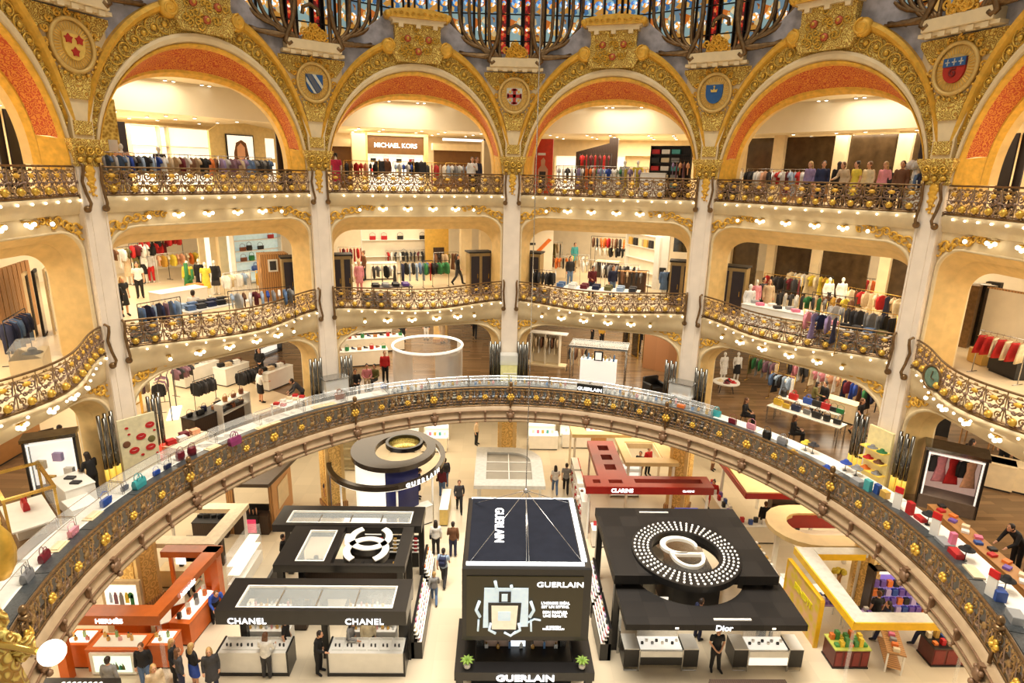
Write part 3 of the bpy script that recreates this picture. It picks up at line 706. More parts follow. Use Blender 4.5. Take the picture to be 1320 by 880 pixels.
for i, k in enumerate((-3, -2, -1, 0, 1, 2, 3)):
    a = radians(36 * k); loc = (15.35 * sin(a), 15.35 * cos(a), 0)
    w = bpy.data.objects.new(f'window_{i + 1}', None); COL.objects.link(w); w.location = loc; w.rotation_euler.z = -a; w['kind'] = 'structure'; w['label'] = f'stained glass dome window above the {SHLD[k]}'
    put(bars_me, 'lead_bars', w)
    for x, wd, g in PANES: put(pane_me[(wd, g)], 'stained_pane', w, (x, 0, 0))
    loc, rz = col_frame(k)
    rb = thing('rib_cluster', f'cluster of curling bronze ribs rising above the {SHLD[k]}' if abs(k) < 3 else f'cluster of bronze ribs at the {"west" if k < 0 else "east"} end of the ring', 'dome ribs', loc, rz, 'bronze rib clusters of the dome')
    for me in rib_mes: put(me, 'bronze_rib', rb)

GILT = M('dull_gilt_bracket', C(140, 108, 80), 0.5, 0.3, 0.2, 6)
# ------------------------------------------------------------------ the first gallery's edge: cornice, brackets, balustrade
def gring(prof, a0=-126, a1=126, n=168, mt=0, closed=False):
    R = [[tuple(gal_pt(a0 + (a1 - a0) * i / n, dr, z)) for i in range(n + 1)] for dr, z in prof]
    return MB().loft(R, 0, False, False)
struct('trim_gallery', gring([(0.5, 4.85), (-0.05, 4.85), (-0.3, 4.95), (-0.34, 5.05), (-0.26, 5.1), (-0.26, 5.2), (-0.2, 5.24), (-0.16, 5.42), (-0.2, 5.46), (-0.2, 5.54), (-0.1, 5.6), (-0.08, 5.68), (0.3, 5.68)]), [M('taupe_cornice', C(178, 152, 118), 0.55, 0, 0.08, 3)], 'moulded edge of the first gallery')
for i_, (r_, z_) in enumerate(((-0.3, 5.16), (-0.24, 5.5))): struct('trim_gallery_bead', gring([(r_, z_), (r_ - 0.03, z_ + 0.025), (r_, z_ + 0.05), (r_ + 0.06, z_ + 0.025)]), [GILT], 'gilt bead along the gallery edge')
t = thing('gallery_balustrade', 'long curving wrought-iron balustrade with gold flowers around the first gallery', 'balustrade')
gring([(-0.04, 6.62), (-0.05, 6.66), (0.0, 6.7), (0.05, 6.66), (0.04, 6.62), (-0.04, 6.62)]).build('top_rail', [BRONZE], t)
gring([(-0.03, 5.68), (-0.05, 5.72), (0.0, 5.76), (0.03, 5.72), (-0.03, 5.68)]).build('bottom_rail', [BRONZE], t)
for z in (5.86, 6.02, 6.5): gring([(-0.015, z), (-0.02, z + 0.02), (0.015, z + 0.03), (0.015, z), (-0.015, z)]).build('inner_rail', [IRON], t)
sw = MB()
for i in range(42 * 4):
    d = -126 + 1.5 * i; s = MB()
    q = i % 4
    s.tube(spiral(0, 0.32, 0.15, 1.4, pi / 2, 11, 0, 1 if i % 2 else -1), 0.024, 4, 0)
    s.tube(spiral(0.02, 0.66, 0.13, 1.4, -pi / 2, 11, 0, -1 if i % 2 else 1), 0.024, 4, 1)
    s.tube([(-0.15, 0, 0.1), (-0.05, -0.03, 0.5), (0.1, 0, 0.9)], 0.02, 4, 1); s.tube([(0.15, 0, 0.1), (0.05, -0.03, 0.5), (-0.1, 0, 0.9)], 0.02, 4, 0)
    s.disc_y(0, 0, 0.85, 0.06, 0.05, 6, 1)
    if q == 2: s.tube([(0.16, 0, 0.02), (0.16, 0, 1.0)], 0.02, 4, 2); s.disc_y(0, 0, 0.5, 0.1, 0.06, 7, 1, 0.02)
    a = radians(d); p = gal_pt(d)
    for (x, y, z), in zip(s.v): pass
    tx, ty = cos(a) * GX, -sin(a) * GY; ln = hypot(tx, ty); tx, ty = tx / ln, ty / ln
    sw.add([(p.x + x * tx - y * ty * 1, p.y + x * ty + y * tx, 5.66 + z) for x, y, z in s.v], s.f, 0)
    sw.m[-len(s.f):] = s.m
sw.build('scrollwork', [IRONP, IRON, BRONZE], t)
def gring_rot(d):
    a = radians(d); tx, ty = cos(a) * GX, -sin(a) * GY
    return atan2(ty, tx)
brk_me = MB().box(0, -0.2, 0.02, 0.09, 0.12, 0.52).sph(0, -0.24, 0.5, 0.07, nu=8, nv=5).sph(0, -0.3, 0.06, 0.06, nu=8, nv=5).mesh('bracket', [GILT])
big_me = MB().box(0, -0.2, 0.0, 0.16, 0.14, 0.6).disc_y(0, -0.22, 0.3, 0.17, 0.1, 10, 0, 0.04).sph(0, -0.32, 0.06, 0.09, nu=8, nv=5).sph(-0.14, -0.24, 0.42, 0.07, nu=8, nv=5).sph(0.14, -0.24, 0.42, 0.07, nu=8, nv=5).mesh('large_bracket', [GILT])
post_me = MB().tube([(0, -0.05, 0), (0, -0.05, 1.05)], 0.05, 6).sph(0, -0.05, 1.2, 0.1, 0.1, 0.14).sph(0, -0.05, 1.02, 0.13, 0.13, 0.08).tube(spiral(-0.14, 0.85, 0.13, 1.3, 0, 12, -0.06), 0.03, 5).tube(spiral(0.14, 0.85, 0.13, 1.3, pi, 12, -0.06, -1), 0.03, 5).mesh('gallery_post', [BRONZE])
bigf = flower_me.copy(); bigf.name = 'gold_flower'
for i in range(41):
    d = -120 + 6 * i + 0.4
    a = gring_rot(d); big = i % 3 == 2
    o = put(flower_me, 'gold_flower', t, gal_pt(d, -0.1, 6.2), a); o.scale = (1.15, 1.2, 1.15) if big else (0.85, 1.1, 0.85)
    put(big_me if big else brk_me, 'bracket', t, gal_pt(d, -0.06, 4.98), a)
for d in (-108, -72, -36, 0, 36, 72, 108): put(post_me, 'gallery_post', t, gal_pt(d + 0.4, -0.08, 5.66), gring_rot(d))
# ------------------------------------------------------------------ helpers to place things
def at(px, py, z, h=0.0):
    """floor point (height z) under the point that shows at px, py in the height z + h"""
    p = cap(px, py, z, h); return Vector((p.x, p.y, z))
def cap(px, py, z, h, R=27.0):
    p = G(px, py, z + h); r = ray(px, py)
    if z > 6 and hypot(p.x, p.y) > R:      # deeper than the shop: stay on the line of sight, before the back wall
        a = r.x ** 2 + r.y ** 2; b = EYE.x * r.x + EYE.y * r.y; c = EYE.x ** 2 + EYE.y ** 2 - R * R; p = EYE + r * ((-b + sqrt(b * b - a * c)) / a)
    return p
def bayrz(k): return -radians(36 * k)
def facing(p):            # turn of a thing whose front is -y so that it faces the middle of the hall
    return atan2(p[0], -p[1]) if False else atan2(-p[0], p[1])

# ------------------------------------------------------------------ people
def remesh(mb, voxel, name, mats, smooth_it=2):
    me = mb.mesh(name + '_raw', mats)
    o = bpy.data.objects.new('tmp', me); COL.objects.link(o)
    r = o.modifiers.new('r', 'REMESH'); r.mode = 'VOXEL'; r.voxel_size = voxel; r.use_smooth_shade = True
    if smooth_it: s = o.modifiers.new('s', 'SMOOTH'); s.iterations = smooth_it; s.factor = 0.5
    dg = bpy.context.evaluated_depsgraph_get(); dg.update()
    out = bpy.data.meshes.new_from_object(o.evaluated_get(dg)); out.name = name
    if not len(out.materials):
        out.materials.append(mats if not isinstance(mats, (list, tuple)) else mats[0])
    bpy.data.objects.remove(o); bpy.data.meshes.remove(me)
    return out
V = Vector
def pose(kind):
    J = dict(pel=V((0, 0, 0.95)), spi=V((0, 0.005, 1.14)), che=V((0, 0.01, 1.33)), nek=V((0, 0.0, 1.49)), hed=V((0, -0.02, 1.63)))
    for s, c in ((1, 'l'), (-1, 'r')):
        J['sh' + c] = V((s * 0.185, 0.01, 1.42)); J['el' + c] = V((s * 0.235, 0.04, 1.15)); J['wr' + c] = V((s * 0.235, -0.03, 0.91)); J['ha' + c] = V((s * 0.23, -0.06, 0.82))
        J['hi' + c] = V((s * 0.09, 0, 0.9)); J['kn' + c] = V((s * 0.1, -0.015, 0.5)); J['an' + c] = V((s * 0.105, 0.02, 0.09)); J['to' + c] = V((s * 0.13, -0.14, 0.035))
    if kind == 'walk':
        J['knl'] = V((0.09, -0.2, 0.53)); J['anl'] = V((0.095, -0.27, 0.12)); J['tol'] = V((0.1, -0.43, 0.07))
        J['knr'] = V((-0.09, 0.06, 0.5)); J['anr'] = V((-0.095, 0.32, 0.15)); J['tor'] = V((-0.1, 0.22, 0.035))
        J['ell'] = V((0.24, 0.12, 1.17)); J['wrl'] = V((0.23, 0.14, 0.93)); J['hal'] = V((0.22, 0.12, 0.85))
        J['elr'] = V((-0.24, -0.03, 1.16)); J['wrr'] = V((-0.21, -0.2, 0.98)); J['har'] = V((-0.2, -0.28, 0.94))
    if kind in ('reach', 'reach2'):
        J['elr'] = V((-0.25, -0.1, 1.16)); J['wrr'] = V((-0.18, -0.34, 1.08)); J['har'] = V((-0.16, -0.44, 1.06))
        if kind == 'reach2': J['ell'] = V((0.25, -0.1, 1.16)); J['wrl'] = V((0.16, -0.34, 1.08)); J['hal'] = V((0.13, -0.44, 1.06))
        for c in ('che', 'nek', 'hed', 'shl', 'shr'): J[c] = J[c] + V((0, -0.05, -0.01))
        J['hed'] += V((0, -0.05, -0.02))
    if kind == 'clasp':
        for s, c in ((1, 'l'), (-1, 'r')): J['el' + c] = V((s * 0.25, 0.0, 1.16)); J['wr' + c] = V((s * 0.09, -0.19, 0.98)); J['ha' + c] = V((s * 0.03, -0.22, 0.95))
        J['knl'] = V((0.12, -0.015, 0.5)); J['anl'] = V((0.16, -0.04, 0.09)); J['tol'] = V((0.22, -0.19, 0.035))
    if kind == 'carry':
        J['ell'] = V((0.23, 0.03, 1.15)); J['wrl'] = V((0.14, -0.18, 1.25)); J['hal'] = V((0.08, -0.24, 1.3))
    if kind in ('sit', 'sitside'):
        for n in list(J): J[n] = J[n] + V((0, 0, -0.42))
        for s, c in ((1, 'l'), (-1, 'r')):
            J['hi' + c] = V((s * 0.09, -0.02, 0.52)); J['kn' + c] = V((s * 0.1, -0.42, 0.53)); J['an' + c] = V((s * 0.1, -0.42, 0.1)); J['to' + c] = V((s * 0.11, -0.57, 0.04))
            J['el' + c] = V((s * 0.25, -0.05, 0.75)); J['wr' + c] = V((s * 0.14, -0.28, 0.66)); J['ha' + c] = V((s * 0.08, -0.36, 0.66))
    if kind == 'bend':
        for n in ('spi', 'che', 'nek', 'hed', 'shl', 'shr'): 
            d = J[n] - J['pel']; a = 0.7; J[n] = J['pel'] + V((d.x, d.y * cos(a) - d.z * sin(a), d.z * cos(a) + d.y * sin(a)))
        for s, c in ((1, 'l'), (-1, 'r')): J['el' + c] = J['sh' + c] + V((s * 0.05, -0.1, -0.25)); J['wr' + c] = J['el' + c] + V((-s * 0.06, -0.18, -0.14)); J['ha' + c] = J['wr' + c] + V((0, -0.08, -0.05))
    return J
def ring(c, rx, ry, ax, n=12):
    """ring round c, across the axis ax; rx along x"""
    ax = ax.normalized(); x = V((1, 0, 0)); x = (x - ax * x.dot(ax)).normalized(); y = ax.cross(x)
    return [tuple(c + x * (rx * cos(2 * pi * j / n)) + y * (ry * sin(2 * pi * j / n))) for j in range(n)]
def torso(m, J, k=1.0, low=True, top=True):
    up1 = J['spi'] - J['pel']; up2 = J['nek'] - J['che']
    R = []
    if low: R += [ring(J['pel'] - up1.normalized() * 0.1, 0.1 * k, 0.08 * k, up1), ring(J['pel'] - up1.normalized() * 0.05, 0.155 * k, 0.11 * k, up1)]
    R += [ring(J['pel'] + up1 * 0.1, 0.165 * k, 0.115 * k, up1), ring(J['spi'], 0.14 * k, 0.1 * k, up1), ring(J['che'], 0.17 * k, 0.115 * k, up2), ring(J['che'] + up2 * 0.5, 0.17 * k, 0.1 * k, up2), ring(J['che'] + up2 * 0.78, 0.1 * k, 0.075 * k, up2), ring(J['nek'], 0.055 * k, 0.055 * k, up2)]
    m.loft(R)
def limb(m, J, names, radii, k=1.0, n=10):
    pts = []; rr = []
    P = [J[a] for a in names]
    for i in range(len(P) - 1):
        for t in (0, 0.5): pts.append(P[i].lerp(P[i + 1], t)); rr.append((radii[i] * (1 - t) + radii[i + 1] * t) * k * (1.04 if t else 1))
    pts.append(P[-1]); rr.append(radii[-1] * k)
    m.tube(pts, rr, n)
    for p, r in ((P[0], radii[0]), (P[-1], radii[-1])): m.sph(p.x, p.y, p.z, r * k, nu=8, nv=6)
PCACHE = {}
def body_me(kind):
    key = ('body', kind)
    if key in PCACHE: return PCACHE[key]
    J = pose(kind); m = MB(); torso(m, J)
    hd = J['hed']; up2 = (hd - J['nek'])
    m.tube([J['nek'] - up2 * 0.3, hd], [0.056, 0.05], 10)
    m.sph(hd.x, hd.y, hd.z + 0.025, 0.078, 0.098, 0.118, 14, 10); m.sph(hd.x, hd.y - 0.035, hd.z - 0.06, 0.052, 0.055, 0.05, 10, 6)
    m.sph(hd.x, hd.y - 0.1, hd.z + 0.0, 0.014, 0.024, 0.026, 8, 6)
    for s in (-1, 1): m.sph(hd.x + s * 0.08, hd.y + 0.005, hd.z + 0.01, 0.012, 0.022, 0.032, 8, 6)
    for s, c in ((1, 'l'), (-1, 'r')):
        limb(m, J, ['sh' + c, 'el' + c, 'wr' + c], [0.058, 0.041, 0.027])
        limb(m, J, ['hi' + c, 'kn' + c, 'an' + c], [0.088, 0.056, 0.038]); limb(m, J, ['an' + c, 'to' + c], [0.042, 0.034])
        w, h = J['wr' + c], J['ha' + c]; d = (h - w).normalized(); sd = d.cross(V((0, 1, 0.2))).normalized()
        m.tube([w, w.lerp(h, 0.5), h], [0.026, 0.038, 0.03], 8)
        for q in range(4):
            b0 = h + sd * (0.017 * (q - 1.5)); ln = (0.068, 0.078, 0.074, 0.058)[q]
            m.tube([b0 - d * 0.02, b0 + d * ln * 0.5, b0 + d * ln * 0.85 + V((-s * 0.02, -0.004, 0))], [0.011, 0.0105, 0.009], 6)
        tb = w.lerp(h, 0.35); m.tube([tb, tb + V((0, -0.035, 0)) + d * 0.025, tb + V((0, -0.045, 0)) + d * 0.06], [0.014, 0.012, 0.01], 6)
    PCACHE[key] = remesh(m, 0.0125, 'person', SKIN, 1); return PCACHE[key]
def cloth_me(kind, item):
    key = (item, kind)
    if key in PCACHE: return PCACHE[key]
    J = pose(kind); m = MB()
    if item in ('top', 'tee', 'coat', 'dress'):
        torso(m, J, 1.13)
        for s, c in ((1, 'l'), (-1, 'r')):
            e = dict(J)
            if item in ('tee', 'dress'): e['cut'] = J['sh' + c].lerp(J['el' + c], 0.6); limb(m, e, ['sh' + c, 'cut'], [0.066, 0.06])
            else: limb(m, J, ['sh' + c, 'el' + c, 'wr' + c], [0.066, 0.054, 0.043])
    if item == 'trousers':
        up1 = J['spi'] - J['pel']
        m.loft([ring(J['pel'] - up1.normalized() * 0.1, 0.12, 0.09, up1), ring(J['pel'] - up1.normalized() * 0.04, 0.178, 0.128, up1), ring(J['pel'] + up1 * 0.35, 0.165, 0.118, up1)])
        for c in 'lr': limb(m, J, ['hi' + c, 'kn' + c, 'an' + c], [0.102, 0.075, 0.062])
    if item in ('coat', 'dress', 'skirt'):
        ln = dict(coat=0.42, dress=0.48, skirt=0.45)[item]
        a = J['pel'] + V((0, 0, 0.14)); kc = (J['knl'] + J['knr']) / 2; hw = abs(J['knl'].x) + 0.13; dy = abs(J['knl'].y - J['knr'].y) / 2
        if kind in ('sit', 'sitside'): m.loft([ring(J['pel'] + V((0, 0, 0.1)), 0.17, 0.125, V((0, 0, 1))), ring(J['pel'], 0.19, 0.14, V((0, -0.6, 1))), ring(J['pel'].lerp(kc, 0.5), 0.2, 0.1, V((0, -1, 0.2))), ring(kc, 0.2, 0.09, V((0, -1, 0)))])
        else:
            b = J['pel'].lerp(kc, ln / 0.45 * 0.98)
            m.loft([ring(a, 0.158, 0.118, V((0, 0, 1))), ring(J['pel'], 0.19, 0.14, V((0, 0, 1))), ring(J['pel'].lerp(kc, 0.5), 0.2, 0.15 + dy * 0.5, V((0, 0, 1))), ring(b, hw, 0.14 + dy, V((0, 0, 1)))])
    if item == 'shoes':
        for c in 'lr': limb(m, J, ['an' + c, 'to' + c], [0.05, 0.042])
    if item in ('hair_short', 'hair_long', 'hair_bun'):
        h = J['hed']
        m.sph(h.x, h.y + 0.02, h.z + 0.045, 0.092, 0.105, 0.115, 14, 10); m.sph(h.x, h.y + 0.045, h.z - 0.01, 0.085, 0.075, 0.09, 12, 8)
        if item == 'hair_long': m.loft([ring(h + V((0, 0.05, 0.02)), 0.098, 0.07, V((0, 0, 1))), ring(h + V((0, 0.075, -0.12)), 0.11, 0.06, V((0, 0, 1))), ring(h + V((0, 0.085, -0.3)), 0.09, 0.045, V((0, 0, 1)))])
        if item == 'hair_bun': m.sph(h.x, h.y + 0.09, h.z + 0.12, 0.05)
    if item == 'backpack':
        c = J['che']; m.box(c.x, c.y + 0.2, c.z - 0.26, 0.3, 0.18, 0.42, 0, 0, 0.05); m.box(c.x, c.y + 0.31, c.z - 0.22, 0.22, 0.06, 0.2, 0, 0, 0.02)
        for s in (-1, 1): m.tube([c + V((s * 0.11, 0.14, 0.12)), c + V((s * 0.12, 0.0, 0.17)), c + V((s * 0.12, -0.13, 0.06)), c + V((s * 0.12, -0.12, -0.15)), c + V((s * 0.14, 0.1, -0.22))], 0.022, 6)
    if item == 'shoulder_bag':
        w = J['pel']; m.box(w.x + 0.24, w.y + 0.02, w.z - 0.05, 0.09, 0.26, 0.2, 0, 0, 0.03)
        m.tube([w + V((0.24, 0.1, 0.13)), J['shl'] + V((0.0, 0.05, 0.07)), w + V((0.24, -0.08, 0.13))], 0.012, 6)
    PCACHE[key] = remesh(m, 0.02 if item not in ('shoulder_bag',) else 0.015, item, BLACK, 2); return PCACHE[key]
def face_me():
    if 'face' in PCACHE: return PCACHE['face']
    m = MB()
    for s in (-1, 1): m.sph(s * 0.03, -0.093, 0.03, 0.012, 0.008, 0.008, 8, 5); m.box(s * 0.03, -0.094, 0.048, 0.034, 0.008, 0.006)
    m.sph(0, -0.088, -0.058, 0.024, 0.012, 0.007, 8, 5, 1)
    PCACHE['face'] = m.mesh('face', [HAIRD, M('lips', C(170, 80, 76), 0.5)]); return PCACHE['face']
PROBJ = []
def person(p, turn, kind, label, clothes, hair='hair_short', hcol=HAIRD, scale=1.0, group=None, shoes='black', skin=None):
    """clothes: list of (item, colour)"""
    o = put(body_me(kind), 'person', None, p, turn); o.scale = (scale,) * 3
    tag(o, label, 'person', group)
    if skin: o.material_slots[0].link = 'OBJECT'; o.material_slots[0].material = skin
    for it, c in clothes: put(cloth_me(kind, it), it, o, mat=CL[c] if isinstance(c, str) else c)
    put(cloth_me(kind, 'shoes'), 'shoes', o, mat=CL[shoes]); put(cloth_me(kind, hair), 'hair', o, mat=hcol)
    put(face_me(), 'face', o, pose(kind)['hed'])
    return o
def at_turn(p, q):
    """turn so that something at p whose front is -y looks at q"""
    return atan2(q[0] - p[0], -(q[1] - p[1]))

# ------------------------------------------------------------------ garments, racks, mannequins
def flat_garment(outline, th=0.09, name='garment'):
    """outline: half outline (x, z) from the neck down, mirrored; soft lens-shaped section"""
    m = MB(); L = []
    for x, z in outline: L.append([(x * cos(2 * pi * j / 12), th * 0.5 * (0.55 + 0.45 * abs(x) / max(0.1, x)) * sin(2 * pi * j / 12) * (0.7 + 0.3 * cos(4 * pi * j / 12)), z) for j in range(12)])
    m.loft(L); return m
def garments():
    out = {}
    m = flat_garment([(0.06, 0), (0.09, -0.01), (0.2, -0.06), (0.22, -0.12), (0.21, -0.3), (0.215, -0.62), (0.22, -0.66)])
    for s in (-1, 1): m.tube([(s * 0.2, 0, -0.07), (s * 0.25, 0, -0.25), (s * 0.26, -0.01, -0.42), (s * 0.25, -0.01, -0.6)], [0.055, 0.055, 0.045, 0.04], 7)
    out['jacket'] = m
    m = flat_garment([(0.06, 0), (0.09, -0.01), (0.19, -0.05), (0.2, -0.1), (0.2, -0.3), (0.205, -0.58)], 0.07)
    for s in (-1, 1): m.tube([(s * 0.18, 0, -0.06), (s * 0.25, 0, -0.16), (s * 0.27, 0, -0.24)], [0.05, 0.06, 0.06], 7)
    out['shirt'] = m
    m = flat_garment([(0.05, 0), (0.08, -0.01), (0.16, -0.05), (0.165, -0.15), (0.14, -0.38), (0.17, -0.55), (0.24, -0.95), (0.25, -1.0)], 0.08)
    out['dress'] = m
    m = MB(); 
    for s in (-1, 1): m.loft([[(s * 0.09 + r * cos(2 * pi * j / 10), 0.035 * sin(2 * pi * j / 10), z) for j in range(10)] for r, z in ((0.1, -0.06), (0.11, -0.3), (0.085, -0.7), (0.08, -1.02))])
    out['trousers'] = m
    m = flat_garment([(0.14, -0.05), (0.15, -0.1), (0.22, -0.35), (0.28, -0.62)], 0.12)
    out['skirt'] = m
    return out
HANG = MB().tube([(-0.19, 0, -0.07), (0, 0, 0.02), (0.19, 0, -0.07)], 0.009, 5).tube([(0, 0, 0.02), (0, 0, 0.07), (0.025, 0, 0.1), (0, 0, 0.125)], 0.005, 5)
GAR = {}
for _n, _m in garments().items():
    GAR[_n] = _m.mesh(_n, [CL['black']])
    for p_ in GAR[_n].polygons: p_.use_smooth = True
HANG_ME = HANG.mesh('hanger', [WOOD])
GCOUNT = {}
def garment(kind, colour, p, turn, label, group, s=1.0, hanger=True):
    o = put(GAR[kind], kind, None, p, turn, CL[colour]); o.scale = (s, s * 1.1, s)
    tag(o, label, {'jacket': 'jacket', 'shirt': 'shirt', 'dress': 'dress', 'trousers': 'trousers', 'skirt': 'skirt'}[kind], group)
    if hanger: put(HANG_ME, 'hanger', o)
    return o
def rack_mesh(L, h, kind):
    m = MB()
    for s in (-1, 1):
        m.tube([(s * L / 2, 0, 0.02), (s * L / 2, 0, h)], 0.016, 6)
        m.tube([(s * L / 2, -0.24, 0.015), (s * L / 2, 0.24, 0.015)], 0.016, 6)
    return m
RC = {}
def rack(p, turn, L, items, desc, metal='BLKM', h=1.5, s=1.0, short=None):
    """clothes rail; items: list of (kind, colour)"""
    mt = {'BLKM': BLKM, 'STEEL': STEEL, 'BRASS': BRASS, 'WHITE': WHITE}[metal]
    if (L, h, metal) not in RC:
        RC[(L, h, metal)] = (rack_mesh(L, h, 0).mesh('uprights', [mt]), MB().tube([(-L / 2, 0, h), (L / 2, 0, h)], 0.016, 6).mesh('rail', [mt]))
    t = thing('clothes_rack', f'{ {"BLKM": "black", "STEEL": "steel", "BRASS": "brass", "WHITE": "white"}[metal]} clothes rail {desc}', 'clothes rack', p, turn, 'clothes rails')
    put(RC[(L, h, metal)][0], 'uprights', t); put(RC[(L, h, metal)][1], 'rail', t)
    n = len(items); ca, sa = cos(turn), sin(turn)
    names = {}
    for i, (kd, c) in enumerate(items):
        x = -L / 2 + L * (i + 0.6) / (n + 0.2); q = V((p[0] + x * ca, p[1] + x * sa, p[2] + h - 0.1))
        garment(kd, c, q, turn + pi / 2 + random.uniform(-0.3, 0.3), f'{c.replace("_", " ")} {kd}, {ORD[i]} along the rail {short or desc}', 'clothes on rails', s)
    return t
def mixed(kinds, cols, n):
    return [(kinds[i % len(kinds)], cols[(i * 7 + i // 3) % len(cols)]) for i in range(n)]
def mannequin(p, turn, label, clothes, full=True, col=WHITE, scale=1.0, group='shop mannequins'):
    """headless or headed standing dummy dressed in clothes"""
    t = thing('mannequin', label, 'mannequin', p, turn, group); t.scale = (scale,) * 3
    if 'mann' not in PCACHE:
        J = pose('stand'); m = MB(); torso(m, J); m.tube([J['nek'], J['nek'] + V((0, 0, 0.07))], 0.05, 8)
        for c in 'lr': limb(m, J, ['sh' + c, 'el' + c, 'wr' + c, 'ha' + c], [0.055, 0.04, 0.027, 0.02])
        for c in 'lr': limb(m, J, ['hi' + c, 'kn' + c, 'an' + c], [0.085, 0.055, 0.036]); limb(m, J, ['an' + c, 'to' + c], [0.04, 0.03])
        PCACHE['mann'] = remesh(m, 0.018, 'dummy_body', WHITE, 1)
        b = MB(); torso(b, J); b.cyl(0, 0, 1.5, 0.045, 0.06, 10); PCACHE['bust'] = remesh(b, 0.018, 'dummy_body', WHITE, 1)
        PCACHE['mstand'] = MB().cyl(0, 0.05, 0, 0.17, 0.02, 16).tube([(0, 0.02, 0.02), (0, 0.02, 0.9)], 0.014, 6).mesh('stand', [STEEL])
        hm = MB(); hm.sph(0, 0, 0.13, 0.078, 0.095, 0.115, 12, 8); hm.tube([(0, 0, -0.02), (0, 0, 0.06)], 0.045, 8); hm.sph(0, -0.09, 0.12, 0.014, 0.02, 0.02)
        PCACHE['mhead'] = remesh(hm, 0.014, 'dummy_head', WHITE, 1)
    put(PCACHE['mann' if full else 'bust'], 'dummy_body', t, mat=col); put(PCACHE['mstand'], 'stand', t)
    if full: put(PCACHE['mhead'], 'dummy_head', t, V((0, 0, 1.53)), mat=col)
    for it, c in clothes: put(cloth_me('stand', it), it, t, mat=CL[c])
    return t

# ------------------------------------------------------------------ bags, bottles, boxes
def bag_tote():
    m = MB(); m.loft([[(sx * w / 2, sy * d / 2, z) for sx, sy in ((-1, -1), (1, -1), (1, 1), (-1, 1))] for w, d, z in ((0.3, 0.13, 0), (0.34, 0.15, 0.02), (0.38, 0.14, 0.14), (0.36, 0.09, 0.24), (0.35, 0.06, 0.25))], smooth=False)
    h = MB()
    for y in (-0.045, 0.045): h.tube([(-0.09, y, 0.23), (-0.085, y, 0.33), (-0.04, y, 0.39), (0.04, y, 0.39), (0.085, y, 0.33), (0.09, y, 0.23)], 0.011, 6)
    return m, h
def bag_flap():
    m = MB(); m.box(0, 0, 0, 0.28, 0.1, 0.19, 0, 0, 0.02); m.plate([(-0.14, 0.2), (-0.14, 0.09), (-0.1, 0.06), (0.1, 0.06), (0.14, 0.09), (0.14, 0.2)], -0.05, -0.065); m.box(0, -0.07, 0.06, 0.04, 0.015, 0.03)
    h = MB(); h.tube([(-0.13, 0, 0.18), (-0.12, 0.02, 0.3), (0, 0.03, 0.36), (0.12, 0.02, 0.3), (0.13, 0, 0.18)], 0.008, 6)
    return m, h
def bag_bucket():
    m = MB(); m.lathe([(0.1, 0), (0.13, 0.01), (0.15, 0.14), (0.13, 0.24), (0.135, 0.25)], 16, sy=0.8)
    h = MB(); h.tube([(-0.12, 0, 0.23), (-0.1, 0, 0.36), (0, 0, 0.41), (0.1, 0, 0.36), (0.12, 0, 0.23)], 0.01, 6)
    return m, h
BAGS = {}
for _n, _f in (('tote', bag_tote), ('flap', bag_flap), ('bucket', bag_bucket)):
    _b, _h = _f(); BAGS[_n] = (_b.mesh('bag_body', [CL['brown']]), _h.mesh('bag_handle', [CL['brown']]))
LEA = {n: M(n + '_leather', c, 0.35, 0, 0.1, 6) for n, c in dict(wine=C(120, 30, 44), purple=C(130, 44, 96), teal=C(60, 160, 164), blue=C(44, 82, 170), navy=C(36, 44, 84), pink=C(224, 150, 164), red=C(186, 26, 30), brown=C(130, 72, 40), tan=C(184, 122, 70), black=(0.015, 0.014, 0.014), cream=C(226, 206, 168), yellow=C(228, 188, 50), green=C(40, 130, 70), grey=C(130, 130, 132), lilac=C(160, 140, 180), orange=C(214, 100, 40), white=C(236, 230, 220)).items()}
def bag(p, turn, kind, colour, where, s=1.0, group='handbags'):
    t = thing('handbag', f'{colour} {dict(tote="tote handbag", flap="flap handbag", bucket="bucket bag")[kind]} {where}', 'handbag', p, turn, group); t.scale = (s,) * 3
    put(BAGS[kind][0], 'bag_body', t, mat=LEA[colour]); put(BAGS[kind][1], 'bag_handle', t, mat=LEA[colour]); return t
PERF = {n: M('perfume_' + n, c, 0.08, 0, 0.05, 3, spec=0.8) for n, c in dict(amber=C(222, 170, 80), pink=C(236, 170, 170), clear=C(232, 236, 236), gold=C(220, 180, 90), green=C(150, 190, 120), blue=C(110, 150, 200)).items()}
BOT = [(MB().box(0, 0, 0, 0.11, 0.06, 0.15, 0, 0, 0.012).mesh('flacon', [PERF['clear']]), MB().cyl(0, 0, 0.15, 0.022, 0.06, 10).mesh('cap', [BRASS])),
       (MB().lathe([(0.05, 0), (0.06, 0.02), (0.055, 0.1), (0.02, 0.14), (0.02, 0.16)], 12).mesh('flacon', [PERF['clear']]), MB().sph(0, 0, 0.185, 0.03).mesh('cap', [BLACK])),
       (MB().box(0, 0, 0, 0.07, 0.07, 0.24, 0, 0, 0.01).mesh('flacon', [PERF['clear']]), MB().box(0, 0, 0.24, 0.04, 0.04, 0.05).mesh('cap', [STEEL]))]
def bottle(p, kind, colour, label, group, s=1.0, turn=0.0):
    t = thing('perfume_bottle', label, 'perfume', p, turn, group); t.scale = (s,) * 3
    put(BOT[kind][0], 'flacon', t, mat=PERF[colour]); put(BOT[kind][1], 'cap', t); return t
